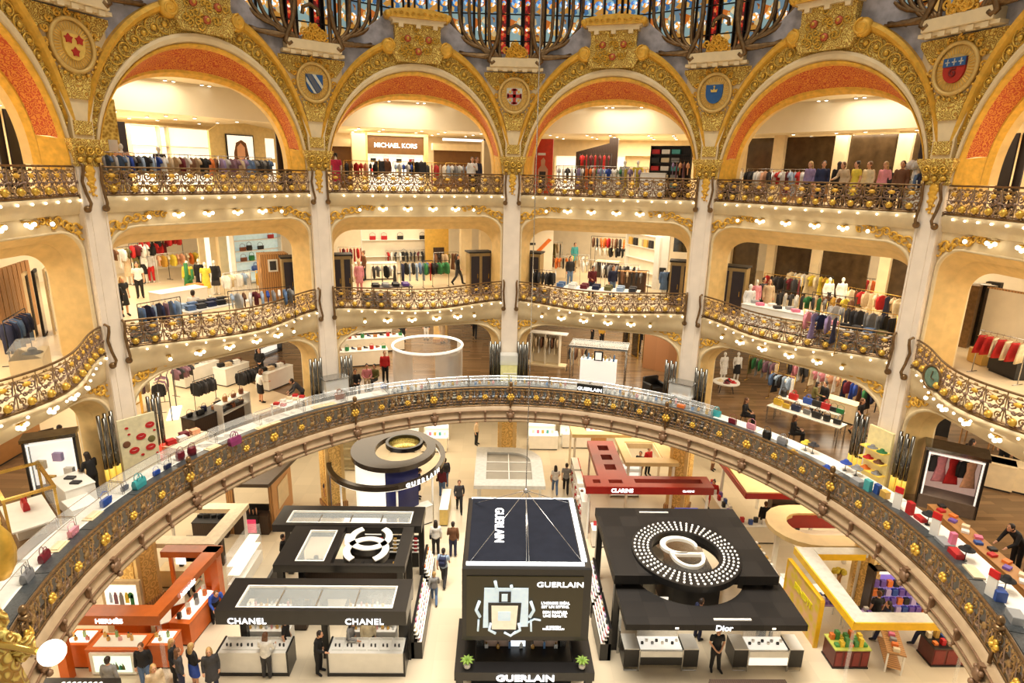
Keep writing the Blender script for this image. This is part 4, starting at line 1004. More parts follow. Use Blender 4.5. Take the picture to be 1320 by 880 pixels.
BOXM = {n: M('carton_' + n, c, 0.5, 0, 0.06, 4) for n, c in dict(white=C(238, 232, 222), cream=C(226, 208, 172), black=(0.015, 0.015, 0.016), red=C(186, 34, 36), pink=C(226, 120, 150), gold=C(210, 166, 80), blue=C(50, 80, 150), violet=C(110, 80, 160), teal=C(80, 170, 170), orange=C(226, 120, 50), green=C(80, 150, 80), lilac=C(190, 170, 214), grey=C(150, 150, 150), yellow=C(236, 200, 60)).items()}
BX = {}
def carton(p, size, colour, label, group, turn=0.0, name='gift_box', cat='box'):
    key = tuple(round(v, 2) for v in size)
    if key not in BX: BX[key] = MB().box(0, 0, 0, size[0], size[1], size[2], 0, 0, min(size) * 0.06).mesh('carton', [BOXM['white']])
    o = put(BX[key], name, None, p, turn, BOXM[colour]); return tag(o, label, cat, group)
FOLD = MB()
for _i in range(4): FOLD.box(0.01 * (-1) ** _i, 0, 0.05 * _i, 0.34, 0.26, 0.048, 0, 0, 0.015)
FOLD_ME = FOLD.mesh('folded_clothes', [CL['black']])
def folded(p, turn, colour, where, group='folded clothes'):
    o = put(FOLD_ME, 'folded_pile', None, p, turn, CL[colour]); return tag(o, f'{colour.replace("_", " ")} folded pile {where}', 'folded clothes', group)
def block(p, turn, sx, sy, h, label, name='display_plinth', cat='plinth', mat=WHITE, topmat=None, group=None, kick=True, panels=0):
    t = thing(name, label, cat, p, turn, group)
    m = MB(); m.box(0, 0, 0.08 if kick else 0, sx, sy, h - 0.12 if kick else h - 0.04)
    for i in range(panels): m.box(-sx / 2 + sx * (i + 0.5) / panels, -sy / 2 - 0.004, 0.14, sx / panels - 0.04, 0.012, h - 0.3)
    m.build('body', [mat], t); MB().box(0, 0, h - 0.04, sx + 0.04, sy + 0.04, 0.04, 0, 0, 0.008).build('worktop', [topmat or mat], t)
    if kick: MB().box(0, 0, 0, sx - 0.08, sy - 0.08, 0.08).build('kickboard', [BLKM], t)
    return t
def table(p, turn, sx, sy, h, label, mat=WHITE, leg=STEEL, group=None, th=0.05, shelf=False):
    t = thing('display_table', label, 'table', p, turn, group)
    MB().box(0, 0, h - th, sx, sy, th, 0, 0, 0.01).build('table_top', [mat], t)
    for x in (-1, 1):
        for y in (-1, 1): MB().box(x * (sx / 2 - 0.05), y * (sy / 2 - 0.05), 0, 0.05, 0.05, h - th).build('leg', [leg], t)
    if shelf: MB().box(0, 0, 0.2, sx - 0.1, sy - 0.1, 0.03).build('shelf', [mat], t)
    return t
def loc2(p, turn, x, y, z):
    return V((p[0] + x * cos(turn) - y * sin(turn), p[1] + x * sin(turn) + y * cos(turn), p[2] + z))
def shelfunit(p, turn, w, h, d, rows, label, mat=WHITE, back=None, name='shelf_unit', lit=False, group=None):
    t = thing(name, label, 'shelves', p, turn, group)
    MB().box(0, d / 2 - 0.02, 0, w, 0.04, h).build('back_panel', [back or mat], t)
    for s in (-1, 1): MB().box(s * (w / 2 - 0.02), 0, 0, 0.04, d, h).build('side_panel', [mat], t)
    for i in range(rows + 1): MB().box(0, 0, min(h - 0.04, 0.08 + (h - 0.12) * i / rows), w - 0.08, d - 0.04, 0.035).build('shelf', [mat], t)
    if lit: MB().box(0, d / 2 - 0.045, 0.1, w - 0.1, 0.01, h - 0.15).build('light_panel', [LITW], t)
    return t
def pylon(p, turn, label, h=2.7, n=4, mat=CHROME, low=None, w=0.6):
    t = thing('tube_pylon', label, 'pylon', p, turn, 'bundles of tubes beside the columns')
    MB().box(0, 0, 0, w + 0.06, 0.36, 0.1, 0, 0, 0.01).build('plinth', [BLACK], t)
    for i in range(n):
        x = -w / 2 + w * (i + 0.5) / n
        MB().tube([(x, -0.04 if i % 2 else 0.04, 0.1), (x, -0.04 if i % 2 else 0.04, h - 0.12 * (i % 2))], w / n * 0.52, 10).build('tube', [mat], t)
        if low: MB().tube([(x, -0.04 if i % 2 else 0.04, 0.1), (x, -0.04 if i % 2 else 0.04, h * 0.34)], w / n * 0.56, 10).build('sleeve', [low], t)
    return t
# ================================================================== GROUND FLOOR
def rectp(x0, x1, y0, y1): return [(x0, y0), (x1, y0), (x1, y1), (x0, y1)]
def rframe(m, o, i, z0, z1, mt=0): m.ringplate(rectp(*o), rectp(*i), z0, z1, mt)
SKYG = M('smoky_canopy_glass', (0.5, 0.53, 0.52), 0.08, 0, 0.02, 2, alpha=0.3, spec=0.6)
PROD = ['amber', 'pink', 'clear', 'gold', 'clear', 'amber']
# ---------------------------------------------------------------- Chanel stand
def canopy(name, label, o, holes, z0, z1, mat=BLACK, glass=(0,), legs=()):
    t = thing(name, label, 'canopy', (0, 0, 0))
    m = MB(); xs = sorted({o[0], o[1], *[h[0] for h in holes], *[h[1] for h in holes]})
    # solid cells around the holes
    for i in range(len(xs) - 1):
        c = (xs[i] + xs[i + 1]) / 2; hh = [h for h in holes if h[0] < c < h[1]]
        segs = [(o[2], o[3])] if not hh else [(o[2], hh[0][2]), (hh[0][3], o[3])]
        for a, b in segs: m.box(c, (a + b) / 2, z0, xs[i + 1] - xs[i], b - a, z1 - z0)
    m.build('roof_frame', [mat], t)
    for k in glass:
        h = holes[k]; g = MB().box((h[0] + h[1]) / 2, (h[2] + h[3]) / 2, z1 - 0.1, h[1] - h[0], h[3] - h[2], 0.02).build('skylight_glass', [SKYG], t)
        n = int((h[1] - h[0]) / 1.2)
        for q in range(1, n): MB().box(h[0] + (h[1] - h[0]) * q / n, (h[2] + h[3]) / 2, z1 - 0.12, 0.05, h[3] - h[2], 0.05).build('glazing_bar', [STEEL], t)
        r = MB(); rframe(r, (h[0], h[1], h[2], h[3]), (h[0] + 0.05, h[1] - 0.05, h[2] + 0.05, h[3] - 0.05), z1 - 0.08, z1 + 0.01); r.build('skylight_rim', [WHITE], t)
    for x, y in legs: MB().box(x, y, 0, 0.22, 0.22, z0).build('post', [mat], t)
    return t
ch = canopy('stand_canopy', 'front black canopy with long glass skylight and two white shop names', (-9.5, -3.4, 0.4, 2.05), [(-8.9, -3.86, 0.55, 1.66)], 2.62, 3.15, BLACK, (0,), [(-9.3, 1.9), (-3.6, 1.9), (-6.5, 1.95)])
for x in (-8.5, -4.75): text('CHANEL', 'sign_lettering', 0.3, SIGNW, ch, (x, 0.38, 2.76), bold=0.004, spacing=1.1)
canopy('stand_canopy', 'rear black canopy with long glass skylight beside the round stand', (-9.45, -3.53, 5.42, 6.9), [(-8.95, -3.98, 5.6, 6.5)], 2.8, 3.12, BLACK, (0,), [(-9.3, 6.7), (-3.7, 6.7)])
cm = canopy('stand_canopy', 'middle black canopy with open bay holding a big white interlaced double C', (-8.5, -3.8, 2.8, 5.36), [(-7.8, -6.75, 3.05, 5.05), (-6.5, -4.22, 2.95, 5.28)], 2.84, 3.13, BLACK, (0,), [(-8.3, 5.1), (-4.0, 5.1), (-8.3, 3.0), (-4.0, 3.0)])
def cring(cy, open_a):
    m = MB(); a0, a1 = open_a + radians(34), open_a + 2 * pi - radians(34); n = 40; ro, ri = 0.84, 0.58
    R = []
    for i in range(n + 1):
        a = a0 + (a1 - a0) * i / n; R.append([(-5.36 + r * cos(a), cy + r * sin(a), z) for r, z in ((ri, 3.16), (ro, 3.16), (ro, 3.2), (ri, 3.2))])
    m.loft(R, 0, True, True, False); return m.loft([[(x, y, z - (0.24 if z < 3.18 else 0.05)) for x, y, z in q] for q in R], 1, True, True, False)
for nm, cy, oa in (('emblem_ring', 4.5, pi / 2), ('emblem_ring', 3.7, -pi / 2)): cring(cy, oa).build(nm, [WHITE, BLACK], cm)
for x0, x1, w in ((-9.92, -7.58, 'below the first name on the front canopy'), (-6.22, -3.62, 'below the second name on the front canopy')):
    cx = (x0 + x1) / 2; c = block(V((cx, 1.42, 0)), 0, x1 - x0, 0.72, 0.95, f'white counter with black ends {w}', 'sales_counter', 'counter', WHITE, WHITE)
    for s in (-1, 1): MB().box(s * (x1 - x0) / 2, 0, 0, 0.06, 0.78, 0.98).build('end_panel', [BLACK], c)
    MB().box(0, -0.37, 0, x1 - x0, 0.03, 0.12).build('plinth', [BLACK], c)
    n = 6
    for i in range(n):
        x = x0 + 0.24 + (x1 - x0 - 0.4) * i / (n - 0.6)
        o = MB().box(0, 0, 0, 0.36, 0.5, 0.02).box(0, 0.22, 0.02, 0.34, 0.02, 0.1).box(-0.08, -0.08, 0.02, 0.05, 0.05, 0.09, 1).box(0.06, -0.1, 0.02, 0.05, 0.05, 0.11, 1).build('tester_tray', [WHITE, BLACK], None, V((x + 0.06, 1.42, 0.96)))
        tag(o, f'tester tray, {ORD[i]} along the counter {w}', 'tester tray', 'tester trays')
    # gold-lit bottle tower behind the counter
    sx = cx + (0.1 if x0 < -8 else 0.0)
    tw = thing('bottle_display', f'glass tiers of amber bottles behind the counter {w}', 'display', (sx, 2.25, 0))
    MB().box(0, 0, 0, 1.7, 0.5, 1.0).build('cabinet', [WHITE], tw)
    for z in (1.25, 1.5, 1.75): MB().box(0, 0.1, z, 1.7, 0.26, 0.02).build('glass_shelf', [FROST], tw)
    for s in (-1, 0, 1): MB().box(s * 0.82, 0.22, 1.0, 0.03, 0.03, 1.0).build('upright', [BRASS], tw)
    for r, z in enumerate((1.0, 1.27, 1.52, 1.77)):
        for i in range(9):
            bottle(V((sx - 0.76 + 0.19 * i, 2.25 + (0.1 if r else -0.1), z)), (i + r) % 3, PROD[(i * 5 + r) % 6], f'{PROD[(i * 5 + r) % 6]} perfume bottle, {ORD[i]} tier {ORD[r]}, below the {"first" if x0 < -8 else "second"} name of the front canopy', 'amber bottles on glass tiers', 0.85)
# inner islands seen through the roofs, and the side shelves of make-up facing the aisle
for cx, cy, sx, sy, w in ((-5.4, 4.1, 1.6, 1.2, 'under the interlaced double C'), (-8.2, 4.0, 1.2, 1.6, 'under the small skylight of the middle canopy'), (-6.4, 6.1, 4.2, 0.6, 'under the rear canopy')):
    b = block(V((cx, cy, 0)), 0, sx, sy, 0.9, f'dark make-up island {w}', 'makeup_island', 'counter', DKBR, BLKM)
    for i in range(6): carton(V((cx - sx * 0.4 + sx * 0.16 * i, cy + 0.2 * (-1) ** i, 0.9)), (0.16, 0.12, 0.22), ['black', 'white', 'gold'][i % 3], f'{["black", "white", "gold"][i % 3]} make-up box, {ORD[i]} on the dark island {w}', 'boxes on make-up islands')
def makeup_wall(p, turn, L, label, cols, rows=4, group='make-up shelves'):
    t = thing('makeup_shelf', label, 'shelves', p, turn, group)
    MB().box(0, 0.14, 0, L, 0.1, 1.35).build('back_panel', [BLACK], t); MB().box(0, 0, 0, L, 0.4, 0.7).build('drawers', [BLACK], t)
    for r in range(rows):
        MB().box(0, -0.1 + 0.06 * r, 0.7 + 0.15 * r, L, 0.16, 0.03).build('tray', [WHITE], t)
    n = int(L / 0.3)
    for r in range(rows):
        for i in range(n):
            c = cols[(i * 3 + r * 5) % len(cols)]; q = loc2(p, turn, -L / 2 + L * (i + 0.5) / n, -0.1 + 0.06 * r, 0.73 + 0.15 * r)
            carton(q, (0.13, 0.06, 0.1), c, f'{c} make-up palette, {ORD[r]} tier, {ORD[i]} along{label.split("shelf", 1)[1] and " the shelf" + label.split("shelf", 1)[1]}', 'make-up palettes on shelves', turn, 'makeup_palette', 'make-up')
    return t
makeup_wall(V((-3.3, 3.3, 0)), pi / 2, 2.9, 'black make-up shelf at the aisle beside the double C', ['pink', 'white', 'red', 'cream', 'gold', 'black'])
makeup_wall(V((-5.4, 7.35, 0)), 0, 3.0, 'black make-up shelf behind the double C', ['cream', 'black', 'red', 'gold', 'white'])
makeup_wall(V((-3.35, 6.1, 0)), pi / 2, 1.5, 'black make-up shelf at the aisle under the rear canopy', ['gold', 'cream', 'white', 'orange'])
makeup_wall(V((-9.55, 4.3, 0)), -pi / 2, 2.2, 'black make-up shelf outside the small skylight', ['white', 'gold', 'black', 'cream'])
# ---------------------------------------------------------------- Guerlain suspended screen box and stand
gb = thing('screen_box', 'huge suspended black box with lit perfume advertisement on its front', 'screen box', (0.39, 1.45, 2.9))
MB().box(0, 0, 0, 3.88, 4.1, 2.6, b=0.04).build('housing', [BLACK], gb)
MB().box(-0.08, 0.12, 2.6, 3.4, 3.7, 0.02).build('roof_panel', [M('night_blue_cover', (0.01, 0.012, 0.02), 0.9, 0, 0.1, 3, spec=0.15)], gb)
MB().box(-0.05, -1.86, 2.6, 3.55, 0.16, 0.03).box(1.74, 0.15, 2.6, 0.16, 3.75, 0.03).box(-0.05, 1.98, 2.6, 3.55, 0.06, 0.03).build('light_strip', [LITC], gb)
MB().box(-0.05, -2.07, 0.22, 3.5, 0.04, 2.1).build('screen', [M('brown_black_screen', C(40, 34, 14), 0.35, 0, 0.05, 2, emit=0.25, ecol=C(52, 44, 20))], gb)
y = -2.1
text('GUERLAIN', 'screen_lettering', 0.24, SIGNW, gb, (1.0, y, 2.06), bold=0.002, sx=1.25)
for i, s in enumerate(("L'HOMME IDÉAL", 'EST UN MYTHE.', 'SON PARFUM,', 'UNE RÉALITÉ.')): text(s, 'screen_lettering', 0.12, SIGNW, gb, (0.88, y, 1.42 - 0.13 * i - (0.06 if i > 1 else 0)), bold=0.002)
for i, s in enumerate(('LE NOUVEAU', 'PARFUM MASCULIN')): text(s, 'screen_lettering', 0.075, SIGNW, gb, (0.85, y, 0.58 - 0.085 * i), bold=0.001)
text('GUERLAIN', 'roof_lettering', 0.42, SIGNW, gb, (-0.85, 0.25, 2.63), (0, 0, -pi / 2), bold=0.004, sx=1.05)
pic = MB(); pic.plate([(-1.25, 0.55), (-1.22, 1.95), (0.1, 1.95), (0.12, 0.6)], 0, -0.02, 0)
pic.plate([(-1.08, 0.42), (-1.1, 1.45), (-0.1, 1.45), (-0.15, 0.42)], 0, -0.04, 1); pic.plate([(-0.98, 0.52), (-1.0, 1.36), (-0.2, 1.36), (-0.25, 0.52)], 0, -0.05, 2)
pic.plate([(-0.78, 1.48), (-0.78, 1.84), (-0.42, 1.84), (-0.42, 1.48)], 0, -0.05, 1); pic.plate([(-0.7, 1.52), (-0.7, 1.78), (-0.52, 1.78), (-0.52, 1.52)], 0, -0.06, 0)
pic.plate([(-0.8, 0.84), (-0.8, 1.16), (-0.42, 1.16), (-0.42, 0.84)], 0, -0.06, 0)
for s, x in ((1, 0.18), (-1, -1.36)):
    pic.tube([(x, -0.03, 1.5), (x + s * 0.1, -0.03, 1.2), (x - s * 0.02, -0.03, 0.95)], 0.05, 6, 0); pic.tube([(x + s * 0.02, -0.03, 0.85), (x + s * 0.04, -0.03, 0.45)], 0.035, 6, 0)
    pic.tube([(x - s * 0.35, -0.03, 0.75), (x - s * 0.3, -0.05, 0.5), (x - s * 0.5, -0.05, 0.38)], 0.045, 6, 0)
pic.tube([(0.1, -0.03, 0.75), (0.3, -0.03, 0.88), (0.5, -0.03, 0.84)], 0.03, 6, 0); pic.tube([(-0.6, -0.06, 0.42), (-0.4, -0.06, 0.3), (-0.25, -0.06, 0.45)], 0.035, 6, 0)
pic.tube([(-0.85, -0.03, 1.95), (-0.9, -0.03, 2.2)], 0.05, 6, 0); pic.tube([(-0.4, -0.03, 1.95), (-0.42, -0.03, 2.06)], 0.05, 6, 0)
o = pic.build('screen_picture', [M('screen_pale_blue', C(200, 216, 224), 0.5, emit=0.5, ecol=C(190, 210, 220)), M('screen_black', (0.01, 0.01, 0.012), 0.4), M('screen_cream', C(226, 216, 194), 0.5, emit=0.5, ecol=C(220, 206, 180))], gb, V((-0.05, y, 0)))
nodez = EYE.z + (1.45 - EYE.y) / ray(676, 632).y * ray(676, 632).z
cb = thing('suspension_cables', 'thin steel cables carrying the suspended black box from the dome', 'cable', (0.39, 1.45, nodez))
MB().tube([(0, 0, 0), (0.02, 0, 33 - nodez)], 0.014, 5).build('main_cable', [STEEL], cb)
MB().sph(0, 0, 0, 0.09).build('shackle', [STEEL], cb)
for x, yy in ((-1.7, -1.75), (1.65, -1.7), (-1.7, 1.6), (1.6, 1.7), (-0.02, -1.9), (0.06, -1.88)): MB().tube([(0, 0, 0), (x, yy, 5.52 - nodez)], 0.011, 5).build('bridle_cable', [STEEL], cb)
gs = canopy('stand_canopy', 'black perfume stand roof with white shop name below the suspended screen box', (-1.75, 2.5, -1.15, 1.2), [(-1.15, 1.9, -0.72, 0.9)], 1.95, 2.25, BLACK, (), [(-1.6, 1.0), (2.35, 1.0), (-1.6, -0.95), (2.35, -0.95)])
text('GUERLAIN', 'sign_lettering', 0.3, SIGNW, gs, (0.4, -1.18, 2.06), bold=0.01, sx=1.25)
gc = thing('perfume_counter', 'mirrored black perfume counter inside the stand below the screen box', 'counter', (0.38, 1.7, 0))
MB().box(0, 0, 0, 3.4, 2.0, 0.95).build('body', [BLACK], gc)
for x, w, mt in ((-0.85, 0.9, M('blush_panel', C(206, 178, 160), 0.4)), (-0.1, 0.5, LITC), (0.9, 0.9, M('blush_panel', C(206, 178, 160), 0.4))): MB().box(x, -0.1, 0.95, w, 0.4, 0.3).build('display_block', [mt], gc)
for s in (-1, 1): MB().box(s * 1.42, -0.05, 0.95, 0.3, 0.5, 0.45).build('chrome_block', [STEEL], gc)
for i, x in enumerate((-1.2, -0.8, -0.4, 0.0, 0.4, 0.8, 1.2)): bottle(V((0.38 + x, 1.32, 0.95)), i % 3, ['clear', 'amber', 'blue'][i % 3], f'{["clear", "amber", "blue"][i % 3]} perfume bottle, {ORD[i]} along the counter below the screen box', 'bottles below the screen box', 1.1)
gf = block(V((0.38, -1.6, 0)), 0, 3.4, 0.6, 1.0, 'white glass counter in front of the stand below the screen box', 'sales_counter', 'counter', LITC, STEEL)
for s, w in ((-1, 'beside the double C aisle'), (1, 'beside the studded ring stand')):
    fl = thing('flower_vase', f'green leafy plant on the black stand corner {w}', 'plant', (0.38 + s * 1.75, -0.95, 2.25)); MB().lathe([(0.08, 0), (0.11, 0.05), (0.09, 0.16)], 10).build('vase', [WHITE], fl)
    lf = MB(); [lf.tube([(0, 0, 0.14), (0.12 * cos(a), 0.12 * sin(a), 0.3), (0.22 * cos(a), 0.22 * sin(a), 0.28)], [0.02, 0.05, 0.01], 5) for a in [i * 0.7 for i in range(9)]]; lf.build('leaves', [M('leaf_green', C(120, 150, 60), 0.5)], fl)
# ---------------------------------------------------------------- Dior stand
DTOP = M('black_roof_boards', (0.02, 0.017, 0.015), 0.6, 0, 0.3, 1.2, pattern='tiles', spec=0.25)
dr = thing('stand_roof', 'rear black roof carrying the oval ring of white studs and white letters', 'canopy', (0, 0, 0))
RC_ = (6.48, 3.42); ra, rb_ = 1.95, 2.0
N = 64
oc = [(RC_[0] + 1.96 * cos(2 * pi * i / N), RC_[1] + 2.06 * sin(2 * pi * i / N)) for i in range(N)]
ic = [(RC_[0] + 1.22 * cos(2 * pi * i / N), RC_[1] + 1.28 * sin(2 * pi * i / N)) for i in range(N)]
def sqpt(x, y, o):      # outline of the rectangle in the direction of the circle point
    dx, dy = x - RC_[0], y - RC_[1]; t = min((o[1] - RC_[0]) / dx if dx > 0 else 1e9, (o[0] - RC_[0]) / dx if dx < 0 else 1e9, (o[3] - RC_[1]) / dy if dy > 0 else 1e9, (o[2] - RC_[1]) / dy if dy < 0 else 1e9)
    return (RC_[0] + dx * t, RC_[1] + dy * t)
O = (3.62, 9.45, 2.12, 6.65)
corners = [i for i in range(N)]
outer = [sqpt(x, y, O) for x, y in oc]
ang = [atan2(c[1] - RC_[1], c[0] - RC_[0]) % (2 * pi) for c in ((O[1], O[3]), (O[0], O[3]), (O[0], O[2]), (O[1], O[2]))]
for a, c in zip(ang, ((O[1], O[3]), (O[0], O[3]), (O[0], O[2]), (O[1], O[2]))): outer[round(a / (2 * pi) * N) % N] = c
inn = [(RC_[0] + min(1.3, 1.0) * 1.3 * cos(2 * pi * i / N), max(O[2] + 0.02, RC_[1] + 1.36 * sin(2 * pi * i / N))) for i in range(N)]
MB().ringplate(outer, inn, 2.95, 3.3).build('roof_deck', [DTOP], dr)
MB().box(6.0, 6.3, 3.3, 1.2, 0.08, 0.03).build('light_slot', [WHITE], dr)
rg = MB().ringplate(oc, ic, 3.18, 3.42).build('stud_ring', [BLACK], dr)
st = MB()
for i in range(50):
    a = 2 * pi * i / 50
    for r in (1.37, 1.53, 1.69, 1.85): st.lathe([(0.043, 0), (0.04, 0.03), (0.025, 0.045)], 6, RC_[0] + r * cos(a), RC_[1] + r * 1.04 * sin(a), 3.42)
o = st.build('white_studs', [LITW], dr); o['kind'] = 'stuff'; o.parent = rg
lw = MB()
cpts = [(RC_[0] - 0.12 + 0.62 * cos(a), RC_[1] + 0.38 + 0.5 * sin(a)) for a in [radians(-15) + radians(300) * i / 26 for i in range(27)]]
lw.loft([[(x - RC_[0] + RC_[0], y, 3.3)] for x, y in []] or [[(x + nx * wd, y + ny * wd, z) for wd, z in ((-w, 3.32), (w, 3.32), (w, 3.44), (-w, 3.44))] for (x, y), (nx, ny), w in [(p, ((p[0] - RC_[0] + 0.12) / 0.7, (p[1] - RC_[1] - 0.38) / 0.6), 0.05 + 0.07 * sin(pi * i / 26)) for i, p in enumerate(cpts)]], 0, True, True, False)
lw.build('letter_c', [WHITE], dr)
dd = MB(); dx, dy = RC_[0] + 0.02, RC_[1] - 0.14
dd.box(dx, dy - 0.02, 3.32, 1.25, 0.13, 0.12)
dd.loft([[(x + nx * wd, y + ny * wd, z) for wd, z in ((-0.06, 3.32), (0.06, 3.32), (0.06, 3.44), (-0.06, 3.44))] for (x, y), (nx, ny) in [((dx + 0.56 * cos(a), dy - 0.05 + 0.72 * sin(a)), (cos(a), sin(a))) for a in [pi + pi * i / 22 for i in range(23)]]], 0, True, True, False)
dd.build('letter_d', [WHITE], dr)
for x in (O[0] + 0.2, O[1] - 0.2):
    for yy in (O[2] + 0.3, O[3] - 0.2): MB().box(x, yy, 0, 0.24, 0.24, 2.95).build('post', [BLACK], dr)
df = thing('stand_roof', 'front black roof with small white shop name on its edge', 'canopy', (0, 0, 0))
fo = [(3.72, 0.38), (9.72, 0.38), (9.72, 2.55), (8.2, 2.55)] + [(6.48 + 2.12 * cos(a), 3.42 + 2.12 * sin(a)) for a in [radians(-26) - radians(128) * i / 20 for i in range(21)]] + [(4.76, 2.5), (3.72, 2.5)]
MB().prism(fo, 2.5, 2.72).build('roof_deck', [DTOP], df)
MB().box(7.3, 0.62, 2.72, 1.25, 0.09, 0.03).build('light_slot', [WHITE], df)
text('Dior', 'sign_lettering', 0.3, SIGNW, df, (6.95, 0.36, 2.6), bold=0.003)
for x in (5.4, 8.6): MB().box(x, 0.37, 2.56, 0.12, 0.02, 0.06).build('edge_lamp', [LITW], df)
for x in (3.95, 9.5): MB().box(x, 2.2, 0, 0.1, 0.1, 2.5).build('post', [STEEL], df)
for x0, x1, w in ((3.98, 6.6, 'nearest the suspended box under the studded stand'), (7.85, 10.3, 'nearest the yellow-edged frame under the studded stand')):
    cx, ww = (x0 + x1) / 2, x1 - x0
    c = thing('sales_counter', f'white lit make-up counter between black pedestals {w}', 'counter', (cx, 1.65, 0))
    MB().box(0, 0, 0.35, ww * 0.56, 0.7, 0.5).build('body', [WHITE], c); MB().box(0, 0.05, 0.85, ww * 0.56, 0.6, 0.03).build('worktop', [LITW], c)
    for s in (-1, 1):
        MB().box(s * ww * 0.4, 0.05, 0.18, ww * 0.2, 0.75, 0.72).build('pedestal', [BLACK], c); MB().box(s * ww * 0.4, 0.05, 0.9, ww * 0.2, 0.75, 0.03).build('pedestal_top', [WHITE], c)
        MB().tube([(s * ww * 0.31, -0.3, 0.18), (s * ww * 0.31, -0.3, 0.02), (s * ww * 0.49, -0.3, 0.02), (s * ww * 0.49, -0.3, 0.18)], 0.015, 4).build('leg', [STEEL], c)
        MB().box(s * ww * 0.29, -0.32, 0.0, 0.04, 0.04, 0.9).build('frame_leg', [STEEL], c)
    MB().box(0, -0.36, 0.3, ww * 0.56, 0.02, 0.3).build('front_panel', [BLACK if x0 < 5 else LITW], c)
    MB().box(0, 0.36, 0.85, ww * 0.56, 0.02, 0.8).build('glass_screen', [GLASS], c)
    hp = MB().box(0, 0, 0, 0.95, 0.04, 0.5).build('hanging_panel', [LITW], None, V((cx - 0.1, 2.35, 1.75))); tag(hp, f'white lit panel hanging behind the counter {w}', 'light panel', 'hanging light panels')
    for i in range(8): carton(V((cx - ww * 0.24 + ww * 0.068 * i, 1.62 + 0.12 * (i % 2), 0.88)), (0.09, 0.06, 0.1), ['black', 'white', 'grey'][i % 3], f'{["black", "white", "grey"][i % 3]} make-up pot, {ORD[i]} on the counter {w}', 'pots on lit counters')
dk = thing('raised_disc', 'round beige floor disc under the white letters of the studded ring', 'disc', (5.55, 5.3, 0)); MB().cyl(0, 0, 2.0, 0.7, 0.06, 32).cyl(0, 0, 0, 0.5, 2.0, 24).build('drum', [M('beige_disc', C(176, 166, 146), 0.5)], dk)  # plain beige disc raised on a drum, showing behind the letters
block(V((7.1, 5.0, 0)), 0, 1.8, 3.0, 1.9, 'dark tall block added as backing under the studded ring', 'dark_backing_block', 'counter', BLACK, STEEL)  # black block added and sized to darken the view behind the white letters
for yy, w, cols in ((5.2, 'beside the suspended box near its rear', ['pink', 'black', 'lilac', 'white']), (3.0, 'beside the suspended box near its front', ['pink', 'red', 'black', 'cream', 'lilac'])): makeup_wall(V((3.42, yy - 0.2, 0)), -pi / 2, 2.0, f'black make-up shelf {w}', cols)
# ---------------------------------------------------------------- white frosted canopy behind the suspended box
wc = thing('frosted_canopy', 'pale frosted canopy with one rounded corner behind the suspended box', 'canopy', (0, 0, 0))
def rr(x0, x1, y0, y1, r, n=8): return [(x0, y0), (x0 + 0.5, y0), (x1 - 0.5, y0), (x1, y0), (x1, y0 + 0.5), (x1, y1 - r - 0.3)] + [(x1 - r + r * cos(pi / 2 * i / n), y1 - r + r * sin(pi / 2 * i / n)) for i in range(n + 1)] + [(x0 + 0.5, y1), (x0, y1), (x0, y1 - 0.5), (x0, y0 + 0.5)]
MB().ringplate(rr(-1.6, 1.72, 9.3, 13.45, 1.5), rr(-1.05, 1.15, 9.95, 12.85, 1.0), 2.66, 2.84).build('roof_frame', [M('pale_grey_frame', C(196, 192, 182), 0.5)], wc)
MB().prism(rr(-1.05, 1.15, 9.95, 12.85, 1.0), 2.7, 2.73).build('frosted_panel', [M('frosted_beige_panel', C(160, 152, 136), 0.4, 0, 0.04, 3, alpha=0.8)], wc)
for yy in (10.9, 11.9): MB().box(0.05, yy, 2.74, 2.2, 0.04, 0.03).build('glazing_bar', [WHITE], wc)
MB().box(0.05, 11.4, 2.74, 0.04, 2.9, 0.03).build('glazing_bar', [WHITE], wc)
for x, yy in ((-1.4, 9.6), (1.5, 9.6), (-1.4, 13.2), (1.2, 12.9)): MB().box(x, yy, 0, 0.1, 0.1, 2.66).build('post', [WHITE], wc)
block(V((0.05, 9.3, 0)), 0, 2.2, 0.6, 1.0, 'white counter under the pale frosted canopy', 'sales_counter', 'counter', WHITE, LITW)
# ---------------------------------------------------------------- round swirl stand
sw_ = thing('swirl_stand', 'round blue-walled stand under a brown-black spiral roof', 'stand', (-5.75, 12.1, 0))
BRBK = M('brown_black_gloss', C(62, 52, 42), 0.22, 0.2, 0.1, 3)
def spir(cx, cy, a, b, w, z0, z1, a0, a1, n=60, tilt=0.0):
    R = []
    for i in range(n + 1):
        t = a0 + (a1 - a0) * i / n; ww = w(i / n) if callable(w) else w
        R.append([(cx + (a - q) * cos(t), cy + (b - q) * sin(t), z) for q, z in ((ww, z0), (0, z0), (0, z1), (ww, z1))])
    return MB().loft(R, 0, True, True, False)
spir(0, 0.1, 2.1, 2.3, lambda t: 0.45 + 0.75 * (0.5 + 0.5 * cos(2 * pi * t)), 3.1, 3.35, pi, 3 * pi).build('spiral_roof', [BRBK], sw_)
spir(-0.4, 0.4, 2.95, 3.3, 0.24, 2.5, 2.72, pi * 0.98, 2.45 * pi).build('outer_ring', [BRBK], sw_)
spir(-0.4, 0.4, 2.9, 3.25, 0.2, 2.44, 2.5, pi * 0.98, 2.45 * pi).build('ring_light', [LITW], sw_)
spir(0.45, 0.7, 0.95, 0.95, 0.14, 3.2, 3.42, 0, 2 * pi).build('inner_ring', [BLACK], sw_)
dsk = MB().lathe([(0.82, 3.22), (0.82, 3.26)], 32, 0.45, 0.7).build('gold_dish', [M('gold_mosaic_dish', C(176, 146, 50), 0.3, 0.5, 0.3, 14, pattern='voronoi', rgb2=C(226, 206, 120))], sw_)
cur = MB()
